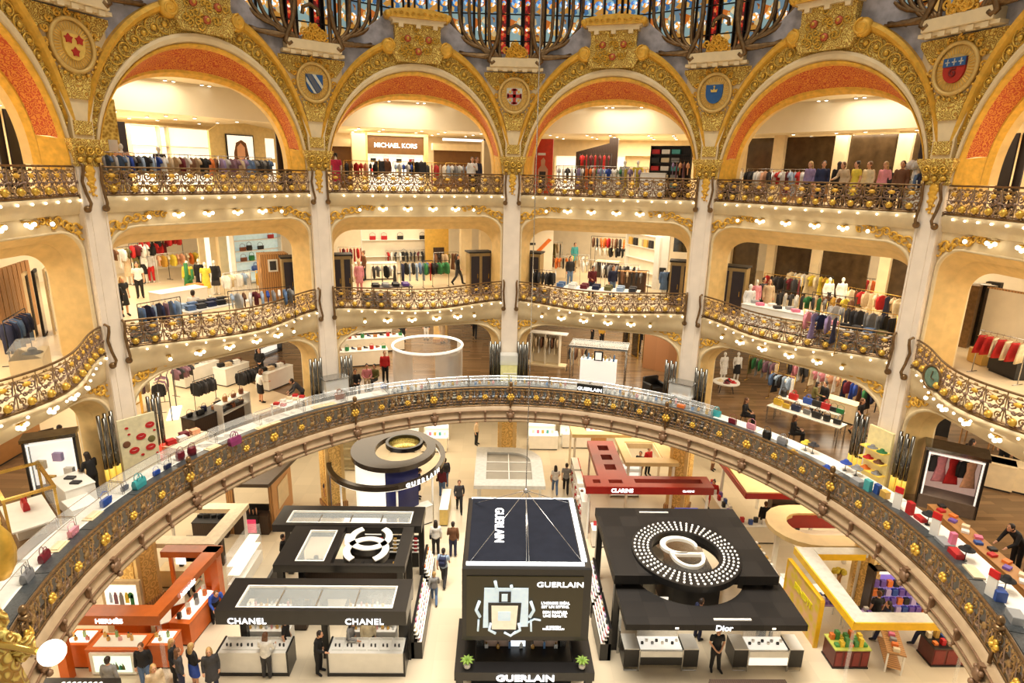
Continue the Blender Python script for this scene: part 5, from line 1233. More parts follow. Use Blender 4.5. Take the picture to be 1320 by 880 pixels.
for n_, a0, a1, mt in (('w', 200, 268, 0), ('n', 268, 318, 1)):
    cur.loft([[(1.9 * cos(radians(a)), 2.05 * sin(radians(a)), z) for z in (0, 3.1)] for a in [a0 + (a1 - a0) * i / 12 for i in range(13)]], mt, False, False)
cur.build('curved_wall', [LITW, NAVY], sw_)
MB().loft([[(-0.4 + 2.85 * cos(radians(a)), 0.4 + 3.2 * sin(radians(a)), z) for z in (0, 2.4)] for a in [185 + 25 * i / 8 for i in range(9)]], 0, False, False).build('outer_wall', [NAVY], sw_)
for a in (232, 290, 330): MB().tube([(-0.4 + 2.85 * cos(radians(a)), 0.4 + 3.2 * sin(radians(a)), 0), (-0.4 + 2.85 * cos(radians(a)), 0.4 + 3.2 * sin(radians(a)), 2.5)], 0.05, 8).build('post', [WHITE], sw_)
for i, ch_ in enumerate('GUERLAIN'):
    a = radians(300 + i * 5.2); tx = text(ch_, 'ring_lettering', 0.3, SIGNW, sw_, (-0.4 + 2.97 * cos(a), 0.4 + 3.32 * sin(a), 2.62), (pi / 2, 0, a + pi / 2), bold=0.012)
block(V((-6.7, 8.9, 0)), 0, 1.6, 0.5, 1.3, 'white lit sign counter in front of the round stand', 'sign_counter', 'counter', LITW, LITW)
block(V((-4.3, 10.6, 0)), 0.6, 1.2, 0.5, 1.0, 'white make-up counter inside the round stand by the aisle', 'sales_counter', 'counter', WHITE, WHITE)
block(V((-3.1, 11.4, 0)), pi / 2, 2.0, 0.4, 0.95, 'narrow pale gold counter along the aisle at the round stand', 'sales_counter', 'counter', M('pale_gold_panel', C(214, 186, 110), 0.4, 0.3), WHITE)
# ---------------------------------------------------------------- red cross-shaped canopy
rc = thing('stand_canopy', 'red L-shaped canopy with square openings and white shop name', 'canopy', (0, 0, 0))
REDR = M('brick_red_panel', C(140, 46, 30), 0.4, 0, 0.06, 3)
m = MB()
def cells(m, x0, x1, y0, y1, holes, z0, z1):
    ys = sorted({y0, y1, *[h[2] for h in holes], *[h[3] for h in holes]})
    for i in range(len(ys) - 1):
        c = (ys[i] + ys[i + 1]) / 2; hh = sorted([h for h in holes if h[2] < c < h[3]]); xs = [x0] + [v for h in hh for v in h[:2]] + [x1]
        for j in range(0, len(xs), 2): m.box((xs[j] + xs[j + 1]) / 2, c, z0, xs[j + 1] - xs[j], ys[i + 1] - ys[i], z1 - z0)
cells(m, 4.35, 5.75, 10.4, 14.4, [(4.8, 5.35, 11.0, 11.6), (4.8, 5.35, 12.1, 12.7), (4.8, 5.35, 13.2, 13.8)], 2.55, 2.85)
cells(m, 3.62, 9.6, 9.3, 10.4, [(4.0, 4.35, 9.65, 10.0), (4.75, 5.4, 9.65, 10.0), (6.0, 9.2, 9.7, 10.1)], 2.55, 2.85)
m.build('roof_frame', [REDR], rc); MB().box(6.6, 9.29, 2.48, 6.0, 0.03, 0.36).build('red_edge', [RED], rc)
text('CLARINS', 'sign_lettering', 0.26, SIGNW, rc, (5.3, 9.27, 2.66), bold=0.01); text('CLARINS', 'sign_lettering', 0.14, SIGNW, rc, (8.4, 9.27, 2.66), bold=0.002)
for x, yy in ((3.8, 9.5), (9.4, 9.5), (4.5, 14.2), (5.6, 14.2)): MB().box(x, yy, 0, 0.1, 0.1, 2.55).build('post', [WHITE], rc)
for x, w_, nm in ((4.7, 1.5, 'nearest the suspended box'), (7.7, 3.0, 'under the long arm')):
    b = block(V((x, 9.0, 0)), 0, w_, 0.6, 0.95, f'white cosmetics counter at the red canopy, {nm}', 'sales_counter', 'counter', WHITE, LITW)
    for i in range(int(w_ * 4)): carton(V((x - w_ / 2 + 0.15 + 0.24 * i, 9.0 + 0.1 * (-1) ** i, 0.95)), (0.14, 0.1, 0.2), ['red', 'white', 'blue', 'pink', 'grey'][i % 5], f'{["red", "white", "blue", "pink", "grey"][i % 5]} cosmetics box, {ORD[i]} on the counter at the red canopy {nm}', 'boxes at the red canopy', 0, 'cosmetics_box', 'box')
for yy, nm in ((10.6, 'near end'), (12.4, 'middle'), (14.0, 'far end')):
    s = shelfunit(V((3.75, yy, 0)), -pi / 2, 1.4, 1.7, 0.4, 4, f'white cosmetics shelves with red trim beside the red canopy, {nm}', WHITE, REDC, group='white shelves with red trim')
    for i in range(8): carton(V((3.62, yy - 0.55 + 0.3 * (i % 4), 0.52 + 0.4 * (i // 4))), (0.16, 0.14, 0.22), ['red', 'white'][i % 2], f'{["red", "white"][i % 2]} box, {ORD[i]} on the white shelves with red trim, {nm}', 'boxes on red-trim shelves')
s = shelfunit(V((6.4, 13.6, 0)), 0, 1.6, 2.0, 0.4, 4, 'white lit back shelves behind the red canopy', WHITE, None, lit=True)
sc = MB().box(0, 0, 0, 1.1, 0.06, 0.7).build('blue_screen', [M('blue_screen_light', C(70, 80, 170), 0.4, emit=0.6, ecol=C(90, 100, 190))], None, V((8.5, 9.6, 0.9))); tag(sc, 'small blue lit screen under the long arm of the red canopy', 'screen')
# cream roofs behind the red canopy
for x0, x1, y0, y1, hole, nm in ((3.6, 6.9, 15.0, 17.4, (4.4, 6.3, 15.5, 16.9), 'beyond the red canopy with a red-lined opening'), (5.9, 8.6, 11.6, 14.6, (6.3, 7.9, 12.2, 14.1), 'beside the red canopy next to the square pillar')):
    t = thing('stand_canopy', f'cream wooden canopy {nm}', 'canopy', (0, 0, 0)); m = MB(); rframe(m, (x0, x1, y0, y1), hole, 2.75, 2.95); m.build('roof_frame', [M('cream_wood_panel', C(222, 190, 130), 0.45, 0, 0.06, 2)], t)
    m = MB(); rframe(m, hole, (hole[0] + 0.08, hole[1] - 0.08, hole[2] + 0.08, hole[3] - 0.08), 2.6, 2.9); m.build('inner_rim', [RED if y0 > 14 else CREAM], t)
    for x in (x0 + 0.2, x1 - 0.2):
        for yy in (y0 + 0.2, y1 - 0.2): MB().box(x, yy, 0, 0.12, 0.12, 2.75).build('post', [WARMW], t)
# ---------------------------------------------------------------- cream roof with red edge, right
lr = thing('stand_canopy', 'cream roof with red edge over cosmetics counters right of the red canopy', 'canopy', (0, 0, 0))
rfp = [(11.0, 8.95), (14.6, 8.95), (14.6, 10.2), (12.6, 10.6), (12.6, 11.4), (13.4, 12.6), (11.1, 12.6)]
MB().prism(rfp, 2.62, 2.84).build('roof_deck', [M('cream_wood_panel', C(222, 190, 130))], lr)
MB().box(12.8, 8.94, 2.5, 3.64, 0.05, 0.28).box(10.98, 10.8, 2.5, 0.05, 3.7, 0.28).build('red_edge', [RED], lr)
for x, yy in ((11.2, 12.4), (14.4, 9.2), (13.2, 12.4)): MB().box(x, yy, 0, 0.12, 0.12, 2.62).build('post', [WHITE], lr)
for p, turn, L, nm in ((V((10.9, 11.6, 0)), -pi / 2, 3.6, 'long side'), (V((11.9, 9.4, 0)), 0, 1.8, 'front')):
    block(p, turn, L, 0.55, 0.95, f'cream counter under the red-edged roof, {nm}', 'sales_counter', 'counter', WARMW, WHITE)
    for i in range(10 if L > 2 else 5):
        c = ['red', 'blue', 'black', 'white', 'violet'][i % 5]; q = loc2(p, turn, -L / 2 + 0.2 + 0.33 * i, 0.1 * (-1) ** i, 0.95)
        carton(q, (0.18, 0.14, 0.26), c, f'{c} cosmetics box, {ORD[i]} on the cream counter under the red-edged roof, {nm}', 'boxes under the red-edged roof', turn, 'cosmetics_box', 'box')
shelfunit(V((13.6, 10.3, 0)), 0, 1.6, 2.0, 0.4, 3, 'grey-brown shelves under the red-edged roof', M('taupe_panel', C(120, 104, 90), 0.5), None)
# ---------------------------------------------------------------- oval cream roof with red panel, right
ov = thing('stand_canopy', 'rounded cream roof with bright red panel at its opening', 'canopy', (0, 0, 0))
def stad(x0, x1, y0, y1, n=10):
    r = (y1 - y0) / 2; cy = (y0 + y1) / 2
    return [(x1, y0), (x1, cy), (x1, y1)] + [(x0 + r + r * cos(pi / 2 + pi * i / n), cy + r * sin(pi / 2 + pi * i / n)) for i in range(n + 1)]
MB().ringplate(stad(10.95, 15.6, 4.85, 8.0), stad(11.8, 15.3, 5.6, 7.3), 2.55, 2.75).build('roof_frame', [M('cream_wood_panel', C(222, 190, 130))], ov)
MB().box(13.7, 7.28, 2.05, 3.0, 0.06, 0.6).build('red_panel', [RED], ov); MB().box(13.6, 6.5, 1.9, 3.2, 1.5, 0.05).build('inner_shelf', [WARMW], ov)
for x, yy in ((11.4, 6.4), (15.3, 5.1), (15.3, 7.7)): MB().box(x, yy, 0, 0.16, 0.16, 2.55).build('post', [WARMW], ov)
block(V((12.4, 5.2, 0)), 0, 2.2, 0.6, 1.0, 'white lit counter under the rounded cream roof', 'sales_counter', 'counter', LITW, WHITE)
block(V((11.0, 6.8, 0)), -pi / 2, 2.2, 0.5, 0.9, 'cream glass counter at the curved end of the rounded roof', 'sales_counter', 'counter', WARMW, WHITE)
for i in range(7): carton(V((11.1, 6.0 + 0.27 * i, 0.9)), (0.18, 0.16, 0.2), ['white', 'cream', 'gold'][i % 3], f'{["white", "cream", "gold"][i % 3]} box, {ORD[i]} on the counter at the curved end of the rounded roof', 'boxes at the rounded roof')
# ---------------------------------------------------------------- yellow-edged frame stand
yf = thing('stand_canopy', 'open white roof frame edged in yellow over the violet shelves', 'canopy', (0, 0, 0))
MB().prism([(11.3, 0.5), (11.85, 1.0), (12.0, 4.75), (11.35, 4.75)], 2.6, 2.75).prism([(11.3, 0.5), (15.4, 0.5), (15.4, 1.0), (11.85, 1.0)], 2.6, 2.75).prism([(12.0, 4.3), (14.0, 4.3), (14.0, 4.75), (12.0, 4.75)], 2.6, 2.75).build('roof_frame', [M('pale_grey_lacquer', C(206, 202, 192), 0.3)], yf)
MB().box(13.3, 0.48, 2.48, 4.1, 0.05, 0.28).box(11.3, 2.6, 2.48, 0.06, 4.3, 0.28).box(12.9, 4.3, 2.48, 2.0, 0.05, 0.26).build('yellow_edge', [YELL], yf)
for x, yy in ((11.45, 0.65), (15.3, 0.65), (13.9, 4.6)): MB().box(x, yy, 0, 0.08, 0.08, 2.6).build('post', [GLASS if yy < 1 else WARMW], yf)
yp = thing('illustrated_panel', 'yellow illustrated wall panel with cream edge beside the front black roof', 'panel', (11.35, 3.75, 0), -pi / 2 + 0.02)
MB().box(0, 0, 0, 2.5, 0.1, 2.0).build('panel', [M('yellow_pink_print', C(226, 196, 40), 0.5, 0, 0.2, 3.0, pattern='voronoi', rgb2=C(216, 170, 120))], yp); MB().box(0, 0, 2.0, 2.56, 0.16, 0.06).box(-1.27, 0, 0, 0.06, 0.16, 2.0).box(1.27, 0, 0, 0.06, 0.16, 2.0).build('panel_edge', [YELL], yp)
text('BENEFIT', 'panel_lettering', 0.36, M('lettering_yellow', C(250, 230, 20), 0.5), yp, (0.1, -0.06, 1.35), bold=0.02)
pv = thing('violet_shelf', 'tall lit shelf wall of violet and blue packets under the yellow-edged frame', 'shelves', (15.4, 4.1, 0))
MB().box(0, 0.15, 0, 2.6, 0.1, 2.3).build('back_panel', [M('violet_lit_panel', C(150, 130, 210), 0.5, emit=0.4, ecol=C(150, 120, 230))], pv)
MB().box(-1.3, 0, 0, 0.1, 0.5, 2.4).box(1.3, 0, 0, 0.1, 0.5, 2.4).box(0, 0, 2.3, 2.7, 0.5, 0.1).build('case', [DKBR], pv); MB().box(0, 0.08, 1.95, 2.4, 0.02, 0.3).build('lit_header', [LITW], pv)
for z in (0.3, 0.7, 1.1, 1.5): MB().box(0, 0, z, 2.5, 0.32, 0.03).build('shelf', [GLASS], pv)
for r in range(4):
    for i in range(9): c = ['violet', 'blue', 'lilac', 'black', 'orange', 'violet'][(i * 5 + r * 2) % 6]; carton(V((14.3 + 0.27 * i, 4.0, 0.33 + 0.4 * r)), (0.2, 0.14, 0.28), c, f'{c} packet, {ORD[i]} along row {ORD[r]} of the violet shelf wall', 'packets on the violet shelf wall', 0, 'packet', 'packet')
for x, yy, nm in ((12.6, 4.0, 'first'), (13.4, 3.2, 'second')):
    table(V((x, yy, 0)), 0, 0.9, 0.7, 0.9, f'low display table with violet packets behind the yellow panel, {nm} from it', M('mauve_top', C(130, 100, 150), 0.5), WHITE)
    for i in range(9): c = ['violet', 'blue', 'black', 'white', 'lilac'][i % 5]; carton(V((x - 0.3 + 0.3 * (i % 3), yy - 0.22 + 0.22 * (i // 3), 0.9)), (0.16, 0.12, 0.14), c, f'{c} packet, {ORD[i]} on the {nm} low table behind the yellow panel', 'packets on low tables', 0, 'packet', 'packet')
def crate_counter(p, turn, sx, label, top, goods, side):
    t = thing('market_counter', label, 'counter', p, turn)
    MB().box(0, 0, 0.06, sx, 0.75, 0.7).build('body', [side], t); MB().box(0, 0, 0, sx + 0.04, 0.8, 0.06).build('plinth', [BLACK], t)
    for i in range(4): MB().box(-sx / 2 + sx * (i + 0.5) / 4, -0.38, 0.12, sx / 4 - 0.08, 0.02, 0.56).build('panel', [M('maroon_panel', C(128, 40, 34), 0.4)], t)
    MB().box(0, 0, 0.76, sx + 0.06, 0.8, 0.05).build('worktop', [top], t)
    for i in range(14):
        c = goods[i % len(goods)]; q = loc2(p, turn, -sx / 2 + 0.12 + (sx - 0.2) * (i % 7) / 6.3, -0.2 + 0.36 * (i // 7), 0.81)
        carton(q, (0.14, 0.16, 0.1 + 0.12 * (i % 3)), c, f'{c} packet, {ORD[i % 7]} {"front" if i < 7 else "rear"} row of the {label}', 'packets on market counters', turn, 'packet', 'packet')
    return t
MAROON = M('maroon_brown', C(96, 36, 30), 0.4)
crate_counter(V((12.15, 1.85, 0)), 0.0, 1.25, 'red counter of yellow and green jars', M('lime_top', C(196, 200, 90), 0.5), ['green', 'yellow', 'green', 'orange'], MAROON)
crate_counter(V((16.1, 1.95, 0)), 0.0, 1.9, 'wide red counter of cream and red packets', BLACK, ['orange', 'red', 'cream', 'gold', 'blue'], MAROON)
tb = table(V((13.85, 2.0, 0)), 1.2, 1.7, 0.6, 0.85, 'slim white table with brown top between the red counters', WOOD, WHITE, shelf=True)
for i in range(6): c = ['cream', 'orange', 'grey', 'pink'][i % 4]; carton(loc2(V((13.85, 2.0, 0)), 1.2, -0.7 + 0.27 * i, 0, 0.85), (0.14, 0.2, 0.14), c, f'{c} packet, {ORD[i]} along the slim white table with brown top', 'packets on the slim table', 1.2, 'packet', 'packet')
bp = thing('flower_bunch', 'bright yellow flower bunch beside the square pillar at the yellow-edged frame', 'flowers', (13.4, 4.9, 1.2)); m = MB(); [m.sph(random.uniform(-0.25, 0.25), random.uniform(-0.2, 0.2), random.uniform(0.2, 0.45), 0.1, nu=7, nv=5) for _ in range(12)]; m.build('blossoms', [CL['yellow']], bp); MB().lathe([(0.08, -1.2), (0.08, 0.1), (0.14, 0.3)], 10).build('vase', [WOOD], bp)
# ---------------------------------------------------------------- Hermes stand
he = thing('stand_canopy', 'orange-brown open roof beams with white shop name', 'canopy', (0, 0, 0))
MB().prism([(-15.2, 0.62), (-11.45, 0.62), (-11.85, 1.15), (-15.2, 1.15)], 2.5, 2.75).prism([(-11.45, 0.62), (-11.05, 4.5), (-11.6, 4.5), (-11.85, 1.15)], 2.5, 2.75).prism([(-13.2, 4.1), (-11.08, 4.1), (-11.05, 4.55), (-13.2, 4.55)], 2.5, 2.75).build('beam', [ORANGD], he)
MB().box(-13.3, 0.61, 2.4, 3.8, 0.03, 0.36).build('fascia', [ORANGD], he)
text('HERMÈS', 'sign_lettering', 0.24, SIGNW, he, (-13.0, 0.58, 2.56), bold=0.005, spacing=1.05); text('HERMÈS', 'sign_lettering', 0.24, SIGNW, he, (-11.24, 2.2, 2.6), (pi / 2, 0, pi / 2 - 0.1), bold=0.005)
MB().box(-11.3, 4.3, 0, 0.3, 0.3, 2.5).box(-11.5, 4.5, 0, 0.7, 0.08, 2.5).build('end_wall', [ORANGE], he); MB().box(-14.9, 0.9, 0, 0.3, 0.3, 2.5).build('post', [ORANGE], he); MB().box(-13.0, 4.4, 0, 0.12, 0.12, 2.5).build('post', [ORANGE], he); MB().box(-11.62, 0.9, 0, 0.1, 0.1, 2.5).build('post', [GLASS], he)
for p, turn, sx, nm, glow in ((V((-14.8, 1.7, 0)), 0, 0.9, 'at the far end of the front row', True), (V((-13.4, 1.5, 0)), 0, 1.9, 'with framed green picture screen', False), (V((-12.0, 1.7, 0)), 0, 0.75, 'at the near end of the front row', True), (V((-11.75, 3.4, 0)), pi / 2 - 0.1, 2.0, 'along the aisle', True), (V((-13.7, 2.7, 0)), 0, 0.8, 'behind the framed screen', False)):
    c = block(p, turn, sx, 0.75, 1.0, f'orange lacquer counter {nm}', 'sales_counter', 'counter', ORANGE, ORANGE)
    MB().box(0, 0, 1.0, sx * 0.8, 0.55, 0.02).build('glass_top', [LITW if glow else WHITE], c)
fs = thing('framed_screen', 'wide lit screen with green plants in white frame on orange counter', 'screen', (-13.45, 1.08, 0.05)); MB().box(0, 0, 0, 1.5, 0.08, 0.85).build('frame', [WHITE], fs)
m = MB(); m.box(0, -0.045, 0.1, 1.25, 0.01, 0.65, 0)
for i in range(11): x = -0.35 + 0.07 * i; m.plate([(x - 0.04, 0.2), (x - 0.05 + 0.02 * (i % 3), 0.36 + 0.06 * (i % 4)), (x + 0.04, 0.34), (x + 0.05, 0.2)], -0.05, -0.056, 1 + i % 3)
m.build('picture', [M('mint_screen', C(214, 236, 214), 0.5, emit=0.9, ecol=C(214, 240, 214)), CL['green'], CL['olive'], CL['teal']], fs)
ls = thing('lit_poster', 'tall lit poster of coloured bottles behind the orange counters', 'poster', (-14.2, 3.1, 0.55)); MB().box(0, 0.06, -0.55, 1.4, 0.14, 2.2).build('frame', [M('beige_frame', C(196, 172, 130), 0.5)], ls)
m = MB(); m.box(0, -0.02, 0.1, 1.15, 0.02, 1.4, 0)
for i, (x, z, w, h, c) in enumerate(((-0.38, 0.75, 0.1, 0.45, 2), (-0.2, 0.7, 0.14, 0.5, 3), (0.0, 0.6, 0.16, 0.6, 5), (0.2, 0.75, 0.14, 0.45, 4), (0.38, 0.6, 0.14, 0.5, 1), (-0.05, 0.35, 0.3, 0.2, 4), (0.35, 0.95, 0.2, 0.25, 1))): m.plate([(x - w / 2, z), (x + w / 2, z), (x + w / 2, z + h * 0.7), (x + w * 0.2, z + h), (x - w * 0.2, z + h), (x - w / 2, z + h * 0.7)], -0.03, -0.035, c)
m.build('picture', [LITW, CL['green'], CL['pale_blue'], CL['mauve'], CL['yellow'], CL['grey']], ls)
for yy, nm in ((2.6, 'near the beam'), (3.6, 'next to the square pillar')):
    b = block(V((-12.75, yy + 0.4, 0)), 0.5, 0.5, 1.1, 0.9, f'low orange shelf of scarves and bottles {nm}', 'display_shelf', 'shelves', ORANGE, WHITE)
    for i in range(6): c = ['orange', 'black', 'gold', 'white'][i % 4]; carton(V((-12.95 + 0.15 * (i % 2), yy + 0.1 + 0.16 * i, 0.9)), (0.12, 0.1, 0.2), c, f'{c} box, {ORD[i]} on the low orange shelf {nm}', 'boxes on orange shelves', 0.5)
for i in range(7): c = ['black', 'orange', 'white', 'grey'][i % 4]; carton(loc2(V((-11.75, 3.4, 0)), pi / 2 - 0.1, -0.8 + 0.26 * i, 0.1 * (-1) ** i, 1.02), (0.12, 0.12, 0.24), c, f'{c} box, {ORD[i]} along the orange counter at the aisle', 'boxes on orange counters')
for j, (x0, n_) in enumerate(((-15.1, 4), (-14.0, 6), (-12.25, 3))):
    for i in range(n_): bottle(V((x0 + 0.2 * i, 1.6 + 0.08 * (-1) ** i, 1.02)), i % 3, ['gold', 'amber', 'green', 'pink'][i % 4], f'{["gold", "amber", "green", "pink"][i % 4]} perfume bottle, {ORD[i]} on the orange counter, {["far end", "above the framed screen", "near end"][j]} of the front row', 'bottles on orange counters')
hb = thing('lamp', 'round glowing globe lamp on bracket beside the near gilded ornament', 'lamp', (0, 0, 0))
gp = EYE + ray(67, 841).normalized() * 7.0; hb.location = gp; MB().sph(0, 0, 0, 0.105, nu=16, nv=10).build('globe', [M('globe_glow', (1, 0.9, 0.7), 0.4, emit=2.2, ecol=(1, 0.9, 0.72))], hb); MB().tube([(-0.08, 0, 0), (-0.3, 0, 0.06), (-0.6, 0, 0.1)], 0.03, 6).build('bracket', [BRASS], hb)
# ---------------------------------------------------------------- cream frame stand behind Hermes, brown kiosk, shelves
cf = thing('stand_canopy', 'cream and white open roof frame behind the orange beams', 'canopy', (0, 0, 0))
MB().ringplate([(-15.0, 5.0), (-11.6, 5.0), (-11.45, 8.1), (-15.0, 8.1)], [(-14.4, 5.55), (-12.15, 5.55), (-12.05, 7.6), (-14.4, 7.6)], 2.3, 2.5).build('roof_frame', [M('cream_lacquer', C(226, 208, 176), 0.35)], cf)
for x, yy in ((-11.7, 5.2), (-11.6, 7.9), (-14.8, 7.9)): MB().box(x, yy, 0, 0.1, 0.1, 2.3).build('post', [WHITE], cf)
gcs = thing('glass_case', 'white glass shelf case standing at the aisle beside the cream frame', 'display case', (-11.1, 6.4, 0)); MB().box(0, 0, 0, 0.5, 2.4, 0.5).build('base', [WHITE], gcs); MB().box(0, 0, 0.5, 0.5, 2.4, 1.3).build('glass', [GLASS], gcs)
for z in (0.9, 1.3): MB().box(0, 0, z, 0.46, 2.3, 0.02).build('shelf', [LITW], gcs)
shelfunit(V((-13.2, 7.3, 0)), 0, 1.6, 1.3, 0.3, 2, 'dark slatted bench back inside the cream frame', DKBR, DKBR, 'slatted_panel')
block(V((-13.6, 5.9, 0)), 0, 1.4, 0.6, 0.85, 'cream desk with a screen inside the cream frame', 'desk', 'desk', CREAM, CREAM)
mo = thing('monitor', 'white computer screen on the cream desk', 'monitor', (-13.5, 5.9, 0.85)); MB().box(0, 0, 0.1, 0.4, 0.04, 0.3).build('screen', [LITC], mo); MB().box(0, 0.03, 0, 0.15, 0.12, 0.1).build('foot', [BLACK], mo)
kb = thing('kiosk', 'dark brown roofed wooden kiosk with pink lit panel behind the cream frame', 'kiosk', (-12.1, 11.0, 0))
MB().prism([(-1.3, -1.5), (1.0, -1.5), (1.4, 1.7), (-1.3, 1.7)], 2.5, 2.68).build('roof', [M('dark_brown_roof', C(74, 60, 46), 0.5)], kb); MB().box(0.9, 0.2, 0, 0.2, 2.6, 2.5).build('side_wall', [WOOD], kb); MB().box(-0.9, -1.3, 0, 0.3, 0.2, 2.5).build('front_post', [WOOD], kb); MB().box(0, -1.2, 0, 1.6, 0.5, 1.0).build('counter', [DKBR], kb); MB().box(0, -0.9, 1.0, 1.4, 0.1, 0.3).build('bottle_tier', [BLACK], kb); MB().box(-0.35, -0.6, 2.69, 0.8, 0.6, 0.02).build('pink_panel', [M('pink_lit_panel', C(240, 190, 200), 0.5, emit=0.7, ecol=C(240, 200, 210))], kb); MB().box(1.02, 0.2, 0.8, 0.03, 1.4, 1.2).build('poster', [CREAM], kb)
tt = thing('display_stand', 'slim black stand with bright pink panel and lipsticks in front of the brown kiosk', 'display stand', (-12.0, 9.6, 0)); MB().box(0, 0, 0, 0.55, 0.4, 1.05).build('body', [BLACK], tt); MB().box(0, -0.21, 0.2, 0.42, 0.02, 0.7).build('pink_panel', [M('hot_pink_panel', C(232, 70, 110), 0.5, emit=0.4, ecol=C(240, 60, 110))], tt)
for i in range(6): MB().tube([(-0.2 + 0.08 * i, 0, 1.05), (-0.2 + 0.08 * i, 0, 1.3 + 0.05 * (i % 3))], 0.02, 6).build('lipstick', [CL['peach'] if i % 2 else BLACK], tt)
bt = block(V((-13.9, 9.7, 0)), 0, 1.6, 0.9, 0.8, 'dark table of black bags beside the brown kiosk', 'display_table', 'table', DKBR, BLKM)
for i in range(5): bag(V((-14.5 + 0.32 * i, 9.7, 0.8)), 0.2 * i, ['flap', 'tote'][i % 2], 'black', f'{ORD[i]} on the dark table beside the brown kiosk', 0.8, 'black bags by the kiosk')
shelfunit(V((-9.2, 16.3, 0)), 0, 1.4, 2.0, 0.4, 3, 'woven beige shelf unit by the pillar behind the round stand', M('beige_weave', C(196, 180, 140), 0.6), None)
# far counters beyond the aisle
for px, py, w_, nm, mt in ((700, 553, 1.8, 'first right of the far pillar', WHITE), (742, 551, 1.8, 'second right of the far pillar', WHITE), (560, 556, 1.6, 'left of the far aisle', WARMW), (520, 556, 1.6, 'far left behind the round stand', WARMW), (765, 548, 1.5, 'third right of the far pillar', WOOD)):
    p = G(px, py + 24, 0); block(p, 0, w_, 0.7, 1.0, f'white cosmetics counter, {nm}', 'sales_counter', 'counter', mt, LITW)
    q = p + V((0, 1.6, 0)); shelfunit(q, 0, w_, 2.1, 0.35, 3, f'lit white wall shelves behind the counter {nm}', WHITE, None, lit=True)
    for i in range(5): c = ['white', 'pink', 'gold', 'teal'][i % 4]; carton(p + V((-w_ / 2 + 0.25 + 0.3 * i, 0, 1.0)), (0.16, 0.12, 0.2), c, f'{c} box, {ORD[i]} on the counter {nm}', 'boxes on far counters', 0, 'cosmetics_box', 'box')
for x0, x1, py, w, dots in ((20, 156, 873, 'at the bottom edge below the framed green screen', 8), (914, 1012, 875, 'at the bottom edge below the salesman of the studded stand', 0)):
    a, b = G(x0, py, 3.0), G(x1, py, 3.0); t = thing('stand_roof', f'black stand roof edge {w}', 'canopy', ((a.x + b.x) / 2, a.y - 0.6, 0)); L = b.x - a.x
    MB().box(0, 0, 2.75, L, 1.2, 0.25).build('roof_deck', [BLACK if dots else DKBR], t)
    for s in (-1, 1): MB().box(s * (L / 2 - 0.1), 0, 0, 0.1, 0.1, 2.75).build('post', [BLACK], t)
    for i in range(dots): MB().cyl(L * (0.0 + 0.05 * i), 0.4, 3.0, 0.05, 0.02, 8).build('roof_lamp', [LITW], t)
# ---------------------------------------------------------------- people on the ground floor
C0 = V((EYE.x, EYE.y, 0))
def gp_(px, py): return G(px, py, 0)
def P(px, py, turn, kind, label, clothes, hair='hair_short', hcol=HAIRD, s=1.0, **k):
    return person(gp_(px, py), turn, kind, label, clothes, hair, hcol, s, **k)
P(592, 659, 0.1, 'walk', 'man in dark suit and pale shirt walking down the aisle past the round stand', [('top', 'charcoal'), ('trousers', 'black')], hcol=HAIRB)
P(729, 635, pi - 0.1, 'walk', 'man in grey shirt and black trousers walking away beyond the suspended box', [('tee', 'grey'), ('trousers', 'black')])
P(715, 636, pi, 'walk', 'woman in pale top and jeans with bag walking beside the man in grey', [('tee', 'white'), ('trousers', 'denim'), ('shoulder_bag', 'black')], 'hair_long', s=0.95)
P(614, 573, 1.2, 'stand', 'man in beige shirt and dark trousers at the far end of the aisle', [('top', 'beige'), ('trousers', 'black')])
P(570, 640, pi - 0.4, 'stand', 'woman in jeans with tan bag at the aisle counter of the round stand', [('top', 'burgundy'), ('trousers', 'denim'), ('shoulder_bag', 'brown')], 'hair_long')
P(574, 628, pi + 0.3, 'stand', 'man with dark backpack behind the woman with tan bag', [('top', 'navy'), ('trousers', 'denim'), ('backpack', 'charcoal')])
P(531, 654, pi - 0.2, 'stand', 'man in black suit under the lettered ring of the round stand', [('top', 'black'), ('trousers', 'black')])
P(539, 642, 1.6, 'reach', 'woman in dark uniform inside the round stand', [('top', 'navy'), ('skirt', 'navy')], 'hair_bun')
P(562, 715, pi + 0.15, 'stand', 'woman in white top and black trousers with bag, in the aisle beside the rear canopy', [('top', 'white'), ('trousers', 'black'), ('shoulder_bag', 'black')], 'hair_long')
P(584, 717, pi, 'carry', 'person in dark brown jacket and jeans at the rear corner of the suspended box', [('top', 'brown'), ('trousers', 'navy')], hcol=HAIRD)
P(572, 754, pi - 0.15, 'walk', 'man in light blue shirt with black backpack walking up the aisle', [('tee', 'pale_blue'), ('trousers', 'charcoal'), ('backpack', 'navy')])
P(560, 777, pi + 0.1, 'walk', 'child in grey hooded top and jeans behind the man with backpack', [('top', 'grey'), ('trousers', 'denim')], hcol=HAIRL, s=0.82)
P(412, 867, 1.35, 'reach', 'salesman in black suit reaching to the white counter below the second shop name', [('top', 'black'), ('trousers', 'black')])
P(372, 850, pi / 2, 'stand', 'sales assistant in black shirt between the two white counters', [('tee', 'black'), ('trousers', 'black')], 'hair_bun')
P(345, 873, pi - 0.1, 'reach2', 'woman in white blouse and dark skirt facing the white counter below the first shop name', [('top', 'white'), ('trousers', 'charcoal')], 'hair_long', HAIRB)
P(279, 800, 0.7, 'bend', 'woman in bright blue top leaning beside the front black canopy', [('top', 'blue'), ('trousers', 'black')], 'hair_short', HAIRB)
P(190, 886, 0.2, 'stand', 'man in black jacket and jeans in front of the orange counters', [('top', 'black'), ('trousers', 'denim')], hcol=HAIRB)
